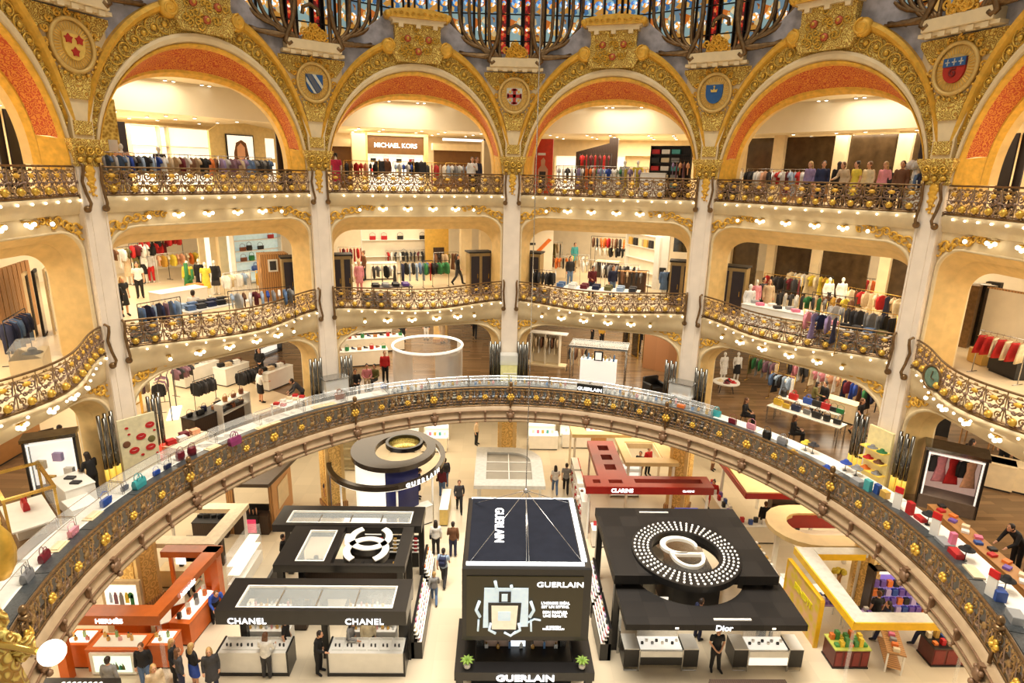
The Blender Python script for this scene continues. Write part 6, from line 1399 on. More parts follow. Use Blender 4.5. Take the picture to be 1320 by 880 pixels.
P(228, 878, 1.8, 'stand', 'woman in black coat with fair hair beside the near orange counter', [('coat', 'black'), ('trousers', 'black')], 'hair_long', HAIRL, 0.97)
P(236, 893, 2.3, 'stand', 'woman with brown hair in charcoal jacket in the group by the orange counter', [('top', 'charcoal'), ('trousers', 'navy')], 'hair_long', HAIRB)
P(253, 886, 2.6, 'clasp', 'woman in dark jacket and blue skirt standing in the group at the left', [('top', 'black'), ('skirt', 'blue')], 'hair_long', HAIRL)
P(276, 892, 0.4, 'stand', 'woman in black coat with long blond hair nearest the white counter', [('coat', 'charcoal'), ('trousers', 'navy')], 'hair_long', HAIRL)
P(206, 915, 0.8, 'stand', 'woman in beige coat at the bottom edge in front of the orange counters', [('coat', 'beige')], 'hair_long', HAIRL)
P(148, 905, pi, 'stand', 'person in grey top with dark hair below the framed green screen', [('top', 'grey'), ('trousers', 'black')])
P(920, 863, 0.0, 'clasp', 'sales assistant in black shirt and trousers standing between the lit make-up counters', [('tee', 'black'), ('trousers', 'black')])
person(V((3.0, 4.4, 0)), -1.2, 'stand', 'woman in black at the make-up shelf beside the suspended box', [('top', 'black'), ('trousers', 'black')], 'hair_bun')
person(V((2.9, 5.9, 0)), 1.5, 'reach', 'woman in pink jacket at the rear make-up shelf by the suspended box', [('top', 'pink'), ('trousers', 'black')], 'hair_long')
P(748, 672, pi, 'stand', 'person in white shirt and red trousers behind the suspended box', [('tee', 'white'), ('trousers', 'red')], hcol=HAIRB)
P(823, 618, -0.5, 'stand', 'man in dark jacket inside the red canopy', [('top', 'charcoal'), ('trousers', 'black')])
P(834, 612, 0.4, 'stand', 'sales assistant in red jacket inside the red canopy', [('top', 'red'), ('trousers', 'black')])
P(917, 656, -0.6, 'reach', 'sales assistant in long red dress at the end of the red canopy', [('coat', 'red'), ('trousers', 'red')], 'hair_bun')
P(918, 606, 0.9, 'stand', 'woman in beige coat beyond the end of the red canopy', [('coat', 'beige'), ('trousers', 'brown')], 'hair_bun')
P(982, 688, pi - 0.2, 'stand', 'man in black at the cream counter under the red-edged roof', [('top', 'black'), ('trousers', 'black')], hcol=HAIRB)
P(1186, 832, -2.0, 'walk', 'man in grey shirt and dark trousers walking under the yellow-edged frame', [('tee', 'pale_grey'), ('trousers', 'navy')])
P(1136, 826, -1.9, 'walk', 'woman in dark blue top and trousers walking toward the violet shelf', [('top', 'navy'), ('trousers', 'navy')], 'hair_long')
P(1124, 812, pi, 'stand', 'woman in black dress at the low tables behind the yellow panel', [('dress', 'black')], 'hair_bun', HAIRB)
P(247, 765, 0.9, 'bend', 'sales assistant in black leaning over the low orange shelf', [('top', 'black'), ('trousers', 'black')])
P(425, 655, 0.6, 'stand', 'woman in dark dress at the outer blue wall of the round stand', [('dress', 'navy')], 'hair_long')
P(368, 735, pi / 2, 'stand', 'shopper in black coat at the shelf outside the small skylight', [('coat', 'black'), ('trousers', 'black')], 'hair_short')
person(V((-5.0, 1.9, 0)), 0.3, 'stand', 'woman in cream top seen through the front skylight', [('top', 'cream'), ('trousers', 'black')], 'hair_long', HAIRL)
person(V((-5.6, 1.75, 0)), 1.3, 'reach', 'woman in grey top seen through the front skylight', [('top', 'grey'), ('trousers', 'black')], 'hair_long')
person(V((7.1, 2.9, 0)), 2.0, 'stand', 'man in dark blue jacket under the studded ring', [('top', 'navy'), ('trousers', 'navy')])
# ================================================================== FIRST GALLERY
Q = {-2.5: 'left of the red-star shield', -1.5: 'left of the blue-white shield', -0.5: 'right of the blue-white shield', 0.5: 'left of the crowned-blue shield', 1.5: 'right of the crowned-blue shield', 2.5: 'right of the blue-red shield'}
# ---------------------------------------------------------------- counters along the balustrade
ZC = Z1 + 1.0
def seg(d0, d1, prof, n=6):
    return MB().loft([[tuple(gal_pt(d0 + (d1 - d0) * i / n, dr, z)) for dr, z in prof] for i in range(n + 1)], 0, True, True, False)
segs = [(-117 + 9 * i, -117 + 9 * (i + 1)) for i in range(26)]
MIRR = M('mirrored_glass_front', C(206, 212, 212), 0.08, 0.7, 0.1, 3)
for i, (a, b) in enumerate(segs):
    mid = (a + b) / 2; centre = -27 < mid < 45; right_ = mid >= 45
    nm = f'{ORD[i] if i < 20 else "twenty-" + ORD[i - 20]} display counter from the far left along the curved gallery balustrade'
    t = thing('display_counter', nm, 'counter', (0, 0, 0), 0, 'counters along the curved gallery')
    A_, B_ = a + 0.06, b - 0.06
    seg(A_, B_, [(0.52, Z1), (1.12, Z1), (1.12, ZC - 0.05), (0.52, ZC - 0.05)]).build('body', [MIRR if centre else WHITE], t)
    seg(A_, B_, [(0.14, ZC - 0.02), (0.52, ZC - 0.02), (0.52, ZC + 0.02), (0.14, ZC + 0.02)]).build('granite_strip', [GREYG], t)
    seg(A_, B_, [(0.5, ZC - 0.05), (1.18, ZC - 0.05), (1.18, ZC), (0.5, ZC)]).build('worktop', [M('silver_worktop', C(176, 180, 180), 0.25, 0.3, 0.1, 4) if centre else WHITE], t)
    if not right_:
        h = 0.32 if centre else 0.42
        seg(A_ + 0.1, B_ - 0.1, [(0.6, ZC), (1.1, ZC), (1.1, ZC + h), (0.6, ZC + h)]).build('glass_case', [GLASS], t)
        m = MB()
        for dr in (0.6, 1.1): m.tube([gal_pt(A_ + 0.1 + (B_ - A_ - 0.2) * q / 6, dr, ZC + h) for q in range(7)], 0.012, 4)
        for d_ in (A_ + 0.1, B_ - 0.1): m.tube([gal_pt(d_, 0.6, ZC), gal_pt(d_, 0.6, ZC + h), gal_pt(d_, 1.1, ZC + h), gal_pt(d_, 1.1, ZC)], 0.012, 4)
        m.build('case_edge', [STEEL], t)
# goods on the counters
def on(px, py, h=0.01): return G(px, py, ZC + h)
def cturn(p): return atan2(-p.x, p.y)
for px, py, kd, c, w, s in ((303, 573, 'tote', 'purple', 'on the gallery counter before the dark bag shelves', 1.35), (233, 592, 'bucket', 'wine', 'on the gallery counter beside the cream table, nearer the poster', 1.2), (248, 586, 'bucket', 'wine', 'on the gallery counter, right of the other wine bag', 1.2), (180, 628, 'tote', 'teal', 'below the cream poster of red lips', 1.25),
                            (161, 632, 'flap', 'navy', 'left of the teal tote on the gallery counter', 0.9), (137, 651, 'flap', 'blue', 'in the glass case in front of the white till', 1.3), (202, 612, 'flap', 'blue', 'right of the teal tote in the glass case', 0.9), (216, 604, 'flap', 'navy', 'at the right end of the case by the teal tote', 0.9), (95, 690, 'flap', 'pink', 'in the glass case left of the white till', 1.2),
                            (58, 722, 'tote', 'wine', 'in the glass case near the gilded ornament', 1.0), (36, 748, 'tote', 'grey', 'in the glass case beside the gilded ornament', 1.1), (438, 514, 'tote', 'brown', 'on the counter in front of the clerk at the mirrored stand', 1.2),
                            (923, 536, 'tote', 'teal', 'on the right gallery counter near the tube pylon', 1.1), (944, 546, 'flap', 'wine', 'on the right gallery counter beside the seated girl', 1.2), (968, 553, 'flap', 'pink', 'on the right gallery counter beyond the wine bag', 1.3), (988, 565, 'bucket', 'black', 'on the right gallery counter before the bag table', 1.3), (1008, 572, 'tote', 'grey', 'on the right gallery counter below the seated shopper', 1.1)):
    p = on(px, py); bag(p, cturn(p), kd, c, w, s, 'handbags on the gallery counter')
TRAY = MB().box(0, 0, 0, 0.55, 0.32, 0.03).box(0, 0, 0.03, 0.4, 0.2, 0.03).mesh('display_tray', [CREAM])
for i, (px, py) in enumerate(((274, 577), (338, 551), (355, 546), (410, 524), (425, 521), (120, 665), (75, 705))):
    p = on(px, py); o = put(TRAY, 'display_tray', None, p, cturn(p)); tag(o, f'cream jewellery tray, {ORD[i]} {"in the left glass cases" if i < 5 else "in the cases below the white till"}', 'tray', 'cream trays')
n = 0
for i in range(70):          # glittering bottles in the middle cases
    d = -26 + 70 * (i + 0.5) / 70
    if 12.6 < d < 18.6: continue
    p = gal_pt(d, 0.7 + 0.13 * (i % 3), ZC); c = ['clear', 'clear', 'blue', 'amber', 'clear', 'gold', 'pink', 'clear'][i % 8]; n += 1
    bottle(p, i % 3, c, f'{c} bottle in the middle gallery glass cases, number {n} from the round glass enclosure', 'bottles in the gallery glass cases', 1.15, cturn(p))
sg_ = G(760, 508, ZC); t = thing('counter_sign', 'black counter sign with white shop name on the curved gallery', 'sign', sg_, cturn(sg_)); MB().box(0, 0, 0, 1.25, 0.1, 0.5).build('board', [BLACK], t); text('GUERLAIN', 'sign_lettering', 0.22, SIGNW, t, (0, -0.06, 0.26), bold=0.004, sx=1.15)
def hat(p, c, label, stand=0.3, s=1.0):
    t = thing('hat_on_stand' if stand else 'hat', label, 'hat', p, 0, 'hats on the gallery counter'); t.scale = (s,) * 3
    MB().lathe([(0.21, stand), (0.2, stand + 0.012), (0.1, stand + 0.02), (0.09, stand + 0.1), (0.06, stand + 0.13), (0.001, stand + 0.135)], 16).build('hat', [CL[c]], t)
    if stand: MB().cyl(0, 0, 0, 0.07, 0.015, 12).tube([(0, 0, 0), (0, 0, stand)], 0.012, 6).build('stand', [BLACK], t)
for px, py, c, w, st in ((1038, 580, 'yellow', 'yellow hat on stand on the right gallery counter', 0.3), (1022, 583, 'mustard', 'mustard hat lying beside the yellow hat', 0), (1047, 584, 'charcoal', 'dark hat on stand right of the yellow hat', 0.35), (1066, 603, 'blue', 'blue hat lying on the right gallery counter', 0), (1089, 606, 'blue', 'blue hat on stand in front of the yellow-lit pylon', 0.3), (1103, 613, 'grey', 'grey hat on stand beside the blue hat', 0.3), (1195, 676, 'black', 'black hat on stand between the two upper sign cards', 0.35), (1243, 722, 'black', 'black hat on stand beside the red case', 0.35), (1294, 762, 'black', 'black hat on stand nearest the right edge', 0.35)):
    hat(on(px, py), c, w, st)
for i, (px, py) in enumerate(((1155, 655), (1203, 690), (1275, 768))):
    p = on(px, py); t = thing('sign_card', f'upright white sign card with red top, {ORD[i]} along the right gallery counter', 'sign', p, cturn(p) + 0.5, 'sign cards'); MB().box(0, 0, 0, 0.24, 0.05, 0.75).build('card', [WHITE], t); MB().box(0, -0.005, 0.56, 0.245, 0.06, 0.2).build('red_top', [REDC], t)
for i, (px, py, sz, c, w) in enumerate(((1118, 632, (0.25, 0.15, 0.4), 'teal', 'tall teal box on the right gallery counter'), (1130, 636, (0.2, 0.15, 0.35), 'blue', 'blue box beside the tall teal box'), (1140, 641, (0.25, 0.2, 0.25), 'gold', 'gold box right of the teal and blue boxes'), (1172, 662, (0.22, 0.15, 0.42), 'red', 'upright red box beside the first sign card'), (1186, 670, (0.35, 0.2, 0.12), 'red', 'low red box beside the upright red box'), (1232, 716, (0.42, 0.25, 0.16), 'red', 'red case beside the second black hat'), (1217, 700, (0.5, 0.3, 0.1), 'grey', 'grey tray of glasses past the second sign card'), (1226, 704, (0.15, 0.15, 0.45), 'pink', 'pink rack of trinkets beside the red case'), (1255, 738, (0.6, 0.3, 0.06), 'cream', 'cream tray of cards before the third sign card'), (1286, 772, (0.3, 0.25, 0.3), 'blue', 'blue box right of the third sign card'), (1308, 800, (0.4, 0.3, 0.22), 'grey', 'grey box at the right edge of the counter'), (878, 525, (0.35, 0.2, 0.15), 'orange', 'orange-red box below the right mirrored stand'), (1105, 624, (0.4, 0.3, 0.2), 'grey', 'grey basket below the yellow-lit pylon'))):
    p = on(px, py); carton(p, sz, c, w, 'boxes on the gallery counter', cturn(p), 'counter_box')
# ---------------------------------------------------------------- pylons and stands round the columns
LOWY = M('yellow_lit_sleeve', C(226, 190, 70), 0.4, emit=0.35, ecol=C(240, 200, 90)); LOWR = M('red_lit_sleeve', C(220, 70, 50), 0.4, emit=0.3, ecol=C(240, 90, 60))
def colp(k, x, y, z=Z1):
    a = radians(36 * k); return V((R0 * sin(a) + x * cos(a) + y * sin(a), R0 * cos(a) - x * sin(a) + y * cos(a), z))
for k, x, low, h, lab in ((0, -0.72, BLACK, 2.8, 'left of the column under the red-cross shield'), (0, 0.72, BLACK, 2.8, 'right of the column under the red-cross shield'), (-1, -0.75, None, 2.7, 'left of the column under the blue-white shield'), (-1, 0.75, None, 2.6, 'right of the column under the blue-white shield'), (1, -0.75, None, 2.6, 'left of the column under the crowned-blue shield'), (1, 0.75, None, 2.5, 'right of the column under the crowned-blue shield'), (-2, -1.0, LOWY, 3.0, 'left of the poster of red lips'), (-2, 1.0, LOWR, 3.0, 'right of the poster of red lips'), (2, -0.95, LOWY, 2.6, 'left of the yellow-lit vitrine'), (2, 0.95, LOWY, 2.6, 'right of the yellow-lit vitrine')):
    p = colp(k, x, -0.6); pylon(p, -radians(36 * k), f'bundle of smoky chrome tubes {lab}', h, 5, CHROME, low)
p = colp(0, 0, -0.8); t = thing('shelf_vitrine', 'pale yellow-green glass vitrine at the foot of the middle column', 'vitrine', p, 0); MB().box(0, 0, 0, 0.85, 0.6, 1.7).build('body', [M('pale_lime_panel', C(224, 218, 150), 0.4, emit=0.15, ecol=C(230, 220, 150))], t); MB().box(0, 0, 1.7, 0.9, 0.65, 0.5).build('glass_head', [FROST], t)
for i, z in enumerate((0.4, 0.8, 1.2)): MB().box(0.05, -0.31, z, 0.7, 0.02, 0.06).build('ledge', [WHITE], t)
for px, py, k, w in ((430, 505, -1, 'under the blue-white shield'), (885, 512, 1, 'under the crowned-blue shield')):
    p = colp(k, 0, -0.85); t = thing('mirrored_stand', f'black and mirrored stand between tubes {w}', 'stand', p, cturn(p)); MB().box(0, 0, 0, 1.1, 0.7, 1.0).build('body', [BLACK], t); MB().box(0, 0, 1.0, 1.1, 0.7, 0.7).build('glass_head', [FROST], t); MB().box(0, 0, 1.7, 1.2, 0.75, 0.06).build('roof', [STEEL], t); MB().box(0, 0.1, 1.02, 1.0, 0.4, 0.05).build('lit_tray', [LITW], t)
    for i in range(6): bottle(loc2(p, cturn(p), -0.4 + 0.16 * i, 0.05, 1.07), i % 3, ['gold', 'amber', 'clear'][i % 3], f'{["gold", "amber", "clear"][i % 3]} bottle, {ORD[i]} in the mirrored stand {w}', 'bottles in mirrored stands', 1.2)
p = colp(-2, 0, -0.75); t = thing('poster_board', 'tall cream poster with red lips scattered between tube pylons', 'poster', p, radians(72) - 0.35); MB().box(0, 0, 0.05, 1.25, 0.08, 2.5, 0, 0, 0.01).build('board', [M('pale_green_cream', C(226, 216, 176), 0.5)], t)
for x, z, r in ((0.42, 2.1, 0.16), (0.08, 1.75, 0.17), (-0.2, 1.3, 0.17), (0.35, 1.25, 0.17), (-0.3, 1.95, 0.05), (0.55, 1.85, 0.05), (-0.35, 2.2, 0.06), (0.05, 1.05, 0.06), (0.55, 0.95, 0.05)):
    m = MB(); m.plate([(x + r * cos(a) * 1.0, z + r * sin(a) * 0.72 + (0.05 * r if False else 0)) for a in [i * pi / 8 for i in range(16)]], -0.04, -0.06)
    if r > 0.1: m.plate([(x - r * 0.6, z + r * 0.12), (x, z - r * 0.05), (x + r * 0.6, z + r * 0.12), (x, z + r * 0.02)], -0.06, -0.065, 1)
    m.build('lips', [CL['red'], CL['white']], t)
for x, z, c in ((-0.42, 1.6, 'brown'), (0.42, 1.55, 'olive')): MB().disc_y(x, -0.04, z, 0.13, 0.02, 12).build('badge', [CL[c]], t)
def vitrine(p, turn, w, h, d, label, inner, items=0):
    t = thing('vitrine', label, 'vitrine', p, turn)
    MB().box(0, d / 2, 0, w, 0.08, h).build('back_panel', [inner], t)
    for s in (-1, 1): MB().box(s * w / 2, 0, 0, 0.08, d, h).build('side_panel', [BLACK], t)
    MB().box(0, 0, h, w + 0.16, d + 0.1, 0.12).build('roof', [CHROME], t); MB().box(0, 0, 0, w, d, 0.5).build('base', [M('taupe_panel', C(120, 104, 90), 0.5)], t)
    for s in (-1, 1): MB().box(s * (w / 2 - 0.08), -d / 2 + 0.05, 0.5, 0.05, 0.04, h - 0.6).build('light_bar', [LITW], t)
    MB().box(0, -d / 2 + 0.05, h - 0.14, w - 0.1, 0.04, 0.06).build('light_bar', [LITW], t); return t
p = colp(-2, -1.9, 0.9); tv0 = at_turn(p, EYE) - 0.2; vitrine(p, tv0, 1.4, 2.3, 0.6, 'lit brass-lettered vitrine behind the woman at the white till', LITW)
for i, (x, z, c) in enumerate(((-0.4, 1.3, 'cream'), (0.1, 1.5, 'lilac'), (0.35, 0.9, 'white'), (-0.2, 0.7, 'gold'))): carton(loc2(p, tv0, x, 0.1, z - 0.15), (0.3, 0.15, 0.3), c, f'{c} box, {ORD[i]} in the lit vitrine by the white till', 'boxes in the lit vitrine')
p = colp(2, 1.9, 0.7); tv = at_turn(p, EYE) + 0.1; vitrine(p, tv, 1.7, 2.2, 0.9, 'lit clothes vitrine with red dress right of the yellow-lit pylon', M('rosy_panel', C(230, 190, 170), 0.5, emit=0.3, ecol=C(240, 200, 180)))
for i, (x, kd, c) in enumerate(((-0.5, 'jacket', 'charcoal'), (-0.35, 'dress', 'pink'), (0.0, 'dress', 'red'), (0.35, 'jacket', 'black'), (0.5, 'dress', 'peach'))): garment(kd, c, loc2(p, tv, x, -0.05, 1.95), tv + 0.4, f'{c} {kd}, {ORD[i]} in the lit vitrine with the red dress', 'clothes in the vitrine')
p = colp(2, 0, -0.8); t = thing('shelf_vitrine', 'yellow-lit shelf vitrine between tube pylons at the right column', 'vitrine', p, cturn(p)); MB().box(0, 0.2, 0, 1.0, 0.1, 2.4).box(0, 0, 0, 1.0, 0.4, 0.3).build('case', [M('cream_yellow_panel', C(230, 214, 160), 0.5, emit=0.2, ecol=C(240, 210, 130))], t)
for z in (0.7, 1.15, 1.6): MB().box(0, 0, z, 1.0, 0.35, 0.04).build('shelf', [LOWY], t)
for i, (x, z, c) in enumerate(((-0.25, 0.74, 'orange'), (0.25, 0.74, 'grey'), (-0.2, 1.19, 'red'), (0.25, 1.19, 'brown'), (-0.1, 1.64, 'grey'), (0.3, 1.64, 'green'))):
    hat(loc2(p, cturn(p), x, 0, z), {'brown': 'brown'}.get(c, c), f'{c} hat, {ORD[i]} in the yellow-lit shelf vitrine', 0, 0.9)
# ---------------------------------------------------------------- bay left of the blue-white shield
rz = bayrz(-1.5); F1 = 'first floor'
def rk(px, py, k, dturn, L, items, nm, metal='BLKM', z=Z1, h=1.5, fl='first floor', s=1.0): rack(at(px, py, z, h), bayrz(k) + dturn, L, items, f'of {nm}, {fl}, {Q[k]}', metal, h, s, f'of {nm}, {fl}')
rk(262, 487, -1.5, 0.2, 1.2, mixed(['jacket'], ['black', 'black', 'charcoal'], 6), 'black coats')
rk(320, 474, -1.5, 0.2, 1.3, mixed(['jacket'], ['black', 'charcoal'], 7), 'dark jackets')
rk(205, 487, -1.5, 1.0, 1.5, mixed(['jacket'], ['black', 'mauve', 'cream', 'black', 'mauve'], 6), 'mauve and cream jackets')
rk(235, 470, -1.5, 0.3, 1.2, mixed(['shirt'], ['mauve', 'charcoal'], 5), 'mauve shirts')
for px, py, w_, nm in ((255, 492, 2.2, 'nearest the red-star side'), (300, 492, 1.6, 'middle one'), (355, 497, 1.8, 'by the clerk')):
    p = G(px, py, Z1); block(p, rz + 0.2, w_, 0.9, 1.0, f'white block table of dark clothes, {nm}, first floor', 'display_table', 'table', WHITE, WHITE)
    for i in range(5): c = ['black', 'beige', 'charcoal', 'white', 'brown'][i % 5]; folded(loc2(p, rz + 0.2, -w_ / 2 + 0.25 + (w_ - 0.5) * i / 4, 0.1 * (-1) ** i, 1.0), rz, c, f'{ORD[i]} on the white block table of dark clothes, {nm}')
shelfunit(at(330, 470, Z1, 0.0) + V((0, 2.2, 0)), rz + 0.3, 2.0, 1.7, 0.4, 3, 'black framed lit shelves behind the clerk in black', BLACK, LITW)
t = thing('open_frame', 'black open display frame with lit floor plate on the first gallery', 'display frame', G(225, 533, Z1), rz + 1.0); MB().box(0, 0, 0, 1.8, 0.5, 0.06).build('lit_plate', [LITW], t); MB().tube([(-0.9, 0, 0), (-0.9, 0, 2.2), (0.9, 0, 2.2), (0.9, 0, 0)], 0.025, 5).build('frame', [BLACK], t)
for px, py, nm in ((190, 530, 'leaning at the red-star column'), (178, 520, 'behind the leaning one')):
    o = thing('tall_mirror', f'tall brass framed mirror {nm}, first floor', 'mirror', G(px, py, Z1), rz + 0.6); MB().box(0, 0, 0, 0.8, 0.08, 2.3).build('frame', [BRASS], o); MB().box(0, -0.045, 0.08, 0.66, 0.01, 2.14).build('glass', [M('mirror_silver', (0.9, 0.9, 0.88), 0.03, 1.0, 0, 1)], o)
p = G(278, 555, Z1); block(p, rz + 0.2, 2.6, 0.8, 1.05, 'dark brown bag counter on the first gallery behind the purple tote', 'bag_counter', 'counter', DKBR, BLKM)
for i, c in enumerate(('black', 'black', 'navy', 'tan', 'black', 'brown', 'black')): bag(loc2(p, rz + 0.2, -1.1 + 0.36 * i, 0.1 * (-1) ** i, 1.05), rz + 0.2, ['flap', 'tote', 'bucket'][i % 3], c, f'{ORD[i]} along the dark brown bag counter', 0.9, 'bags on the dark counter')
p = G(303, 549, Z1); t = thing('bag_shelf', 'white open shelf of brown bags before the dark bag counter', 'shelves', p, rz + 0.35); 
for x in (-0.9, 0.9): MB().box(x, 0, 0, 0.06, 0.4, 1.35).build('side_panel', [WHITE], t)
for z in (0.85, 1.3): MB().box(0, 0, z, 1.8, 0.4, 0.05).build('shelf', [WHITE], t)
for i, (x, z, c) in enumerate(((-0.6, 0.9, 'black'), (0.0, 0.9, 'brown'), (0.55, 0.9, 'brown'), (-0.45, 1.35, 'tan'), (0.1, 1.35, 'brown'), (0.6, 1.35, 'brown'))): bag(loc2(p, rz + 0.35, x, 0, z), rz + 0.35, ['flap', 'bucket'][i % 2], c, f'{ORD[i]} on the white open bag shelf', 0.85, 'bags on the white shelf')
p = G(240, 592, Z1); block(p, rz + 0.4, 1.6, 1.0, 0.9, 'cream table of red and white scarves beside the lips poster', 'display_table', 'table', CREAM, CREAM)
for i, c in enumerate(('red', 'white', 'burgundy', 'peach')): folded(loc2(p, rz + 0.4, -0.55 + 0.36 * i, 0.1 * (-1) ** i, 0.9), rz, c, f'{ORD[i]} on the cream table by the lips poster')
p = G(375, 540, Z1); table(p, rz + 0.2, 1.5, 0.9, 0.9, 'open white rack table of red boxes near the mirrored stand', WHITE, WHITE, shelf=True)
for i in range(8): c = ['red', 'white', 'cream', 'red'][i % 4]; carton(loc2(p, rz + 0.2, -0.6 + 0.4 * (i % 4), -0.2 + 0.4 * (i // 4), 0.9), (0.24, 0.2, 0.1), c, f'{c} box, {ORD[i]} on the open white rack table', 'boxes on the rack table')
shelfunit(G(400, 506, Z1), rz + 1.2, 1.2, 1.8, 0.35, 5, 'white shelves of red goods left of the blue-white column', WHITE, CL['red'])
person(G(337, 488, Z1), 0.2, 'clasp', 'clerk in black suit before the black framed lit shelves', [('top', 'black'), ('trousers', 'black')])
person(G(337, 519, Z1), 2.4, 'reach', 'woman in white top and black skirt walking past the dark jackets', [('top', 'white'), ('skirt', 'black')], 'hair_long', HAIRB)
person(G(391, 527, Z1), -1.2, 'bend', 'person in black leaning over the open white rack table', [('top', 'charcoal'), ('trousers', 'black')])
person(G(378, 484, Z1) + V((0, 3, 0)), 0.3, 'stand', 'shopper in orange top at the back aisle by the gold wall', [('top', 'orange'), ('trousers', 'black')])
person(G(432, 512, Z1), pi, 'stand', 'clerk in black behind the mirrored stand of the blue-white column', [('top', 'black'), ('trousers', 'black')])
# ---------------------------------------------------------------- bay right of the blue-white shield
p = G(552, 491, Z1); t = thing('glass_enclosure', 'round frosted glass enclosure with white lit ring on top', 'enclosure', p, 0)
def cyl_wall(r, z0, z1, a0, a1, n=24): return MB().loft([[(r * cos(a), r * sin(a), z) for z in (z0, z1)] for a in [a0 + (a1 - a0) * i / n for i in range(n + 1)]], 0, False, False)
cyl_wall(1.9, 0, 2.05, pi * 0.95, pi * 1.4).build('glass_wall', [FROST], t); cyl_wall(1.9, 0, 2.05, pi * 1.6, pi * 2.2).build('glass_wall', [FROST], t); cyl_wall(1.9, 0, 2.05, pi * 0.3, pi * 0.7).build('glass_wall', [GLASS], t)
MB().tube([(1.9 * cos(2 * pi * i / 40), 1.9 * sin(2 * pi * i / 40), 2.1) for i in range(40)], 0.07, 6, 0, True).build('ring', [LITW], t)
cyl_wall(1.87, 0.6, 1.9, pi * 1.72, pi * 1.95, 8).build('portrait_print', [M('rosy_beige_print', C(216, 170, 150), 0.5, 0, 0.3, 3, pattern='voronoi', rgb2=C(240, 226, 216))], t)
for px, py, w_, nm in ((460, 470, 3.6, 'nearer the balustrade'), (480, 452, 4.0, 'farther back')):
    p = G(px, py, Z1); block(p, bayrz(-0.5), w_, 0.9, 0.95, f'long white shoe counter {Q[-0.5]}, {nm}', 'shoe_counter', 'counter', WARMW, WHITE)
    for i in range(10):
        c = ['black', 'red', 'brown', 'green', 'navy', 'tan'][i % 6]; q = loc2(p, bayrz(-0.5), -w_ / 2 + 0.2 + (w_ - 0.4) * i / 9, 0.15 * (-1) ** i, 0.95)
        if i % 2: bag(q, random.random() - 0.5, ['flap', 'bucket'][i % 4 // 2], c, f'{ORD[i]} on the long white counter {nm}', 0.9, 'bags on shoe counters')
        else:
            o = MB().loft([[(x, y - 0.05, z) for x, y, z in ((-w, yy, 0), (w, yy, 0), (w * 0.8, yy, hh), (-w * 0.8, yy, hh))] for yy, w, hh in ((-0.16, 0.02, 0.03), (-0.1, 0.045, 0.06), (0.0, 0.04, 0.08), (0.08, 0.04, 0.14), (0.14, 0.03, 0.13))], 0, True, True, False).build('shoe', [LEA[c]], None, q, 0.3 * i); tag(o, f'{c} shoe, {ORD[i]} on the long white counter {nm}', 'shoe', 'shoes on counters')
shelfunit(G(455, 440, Z1) + V((0, 2, 0)), bayrz(-0.5), 4.5, 1.8, 0.4, 3, f'pale wall shelves of bags at the back {Q[-0.5]}', WHITE, WARMW)
person(G(497, 492, Z1), 0.3, 'stand', 'woman in red jacket and black trousers beside the round glass enclosure', [('top', 'red'), ('trousers', 'black')], 'hair_bun', HAIRB)
person(G(519, 440, Z1), 0.5, 'stand', 'shopper in black coat at the back shoe counter', [('coat', 'black'), ('trousers', 'black')], 'hair_long')
person(G(550, 438, Z1), -0.3, 'stand', 'shopper in black and white beyond the round glass enclosure', [('top', 'charcoal'), ('trousers', 'white')], 'hair_short')
person(G(570, 442, Z1), 0.8, 'stand', 'shopper in beige beside the far pillar behind the enclosure', [('coat', 'beige')], 'hair_long', HAIRL)
person(G(612, 436, Z1), pi, 'walk', 'person in black walking far away on the honey parquet', [('top', 'black'), ('trousers', 'black')])
person(G(474, 500, Z1), 0.2, 'sit', 'woman in pink seated behind the counter left of the enclosure', [('top', 'pink'), ('trousers', 'beige')], 'hair_bun')
person(G(484, 500, Z1), -0.4, 'sit', 'man in olive jacket seated beside the woman in pink', [('top', 'olive'), ('trousers', 'charcoal')])
person(G(459, 507, Z1), 0.4, 'sit', 'person in black seated nearest the tube pylon of the blue-white column', [('top', 'black'), ('trousers', 'black')])
carton(on(495, 500), (0.3, 0.2, 0.2), 'blue', 'light blue box on the counter left of the round enclosure', 'boxes on the gallery counter', 0, 'counter_box')
t = thing('square_pillar', 'plain ochre square pillar far behind the round enclosure', 'pillar', G(556, 446, Z1) + V((0.5, 1.5, 0)), 0); t['kind'] = 'thing'; MB().box(0, 0, 0, 0.9, 0.9, 3.85).build('shaft', [OCHRE], t); MB().box(0, 0, 0, 1.0, 1.0, 0.2).build('base', [WOOD], t)
# ---------------------------------------------------------------- bay left of the crowned-blue shield
p = G(703, 470, Z1); t = thing('white_wardrobe', 'wide white open wardrobe of pale clothes on the first gallery', 'wardrobe', p, bayrz(0.5)); MB().box(0, 0.25, 0, 1.7, 0.06, 2.0).build('back_panel', [WARMW], t)
for x in (-0.85, 0, 0.85): MB().box(x, 0, 0, 0.05, 0.5, 2.0).build('side_panel', [WARMW], t)
MB().box(0, 0, 2.0, 2.6, 0.6, 0.06).build('top_board', [WHITE], t); MB().box(0, 0, 0, 2.6, 0.7, 0.1).build('plinth', [CREAM], t)
for i in range(10): garment(['dress', 'jacket'][i % 2], ['cream', 'beige', 'white', 'brown'][i % 4], loc2(p, bayrz(0.5), -0.75 + 0.165 * i, 0, 1.75), bayrz(0.5) + pi / 2, f'{["cream", "beige", "white", "brown"][i % 4]} {["dress", "jacket"][i % 2]}, {ORD[i]} in the white open wardrobe', 'clothes in the wardrobe')
rk(745, 447, 0.5, 0, 1.2, mixed(['jacket', 'dress'], ['black', 'cream', 'brown'], 6), 'black and cream coats', z=Z1)
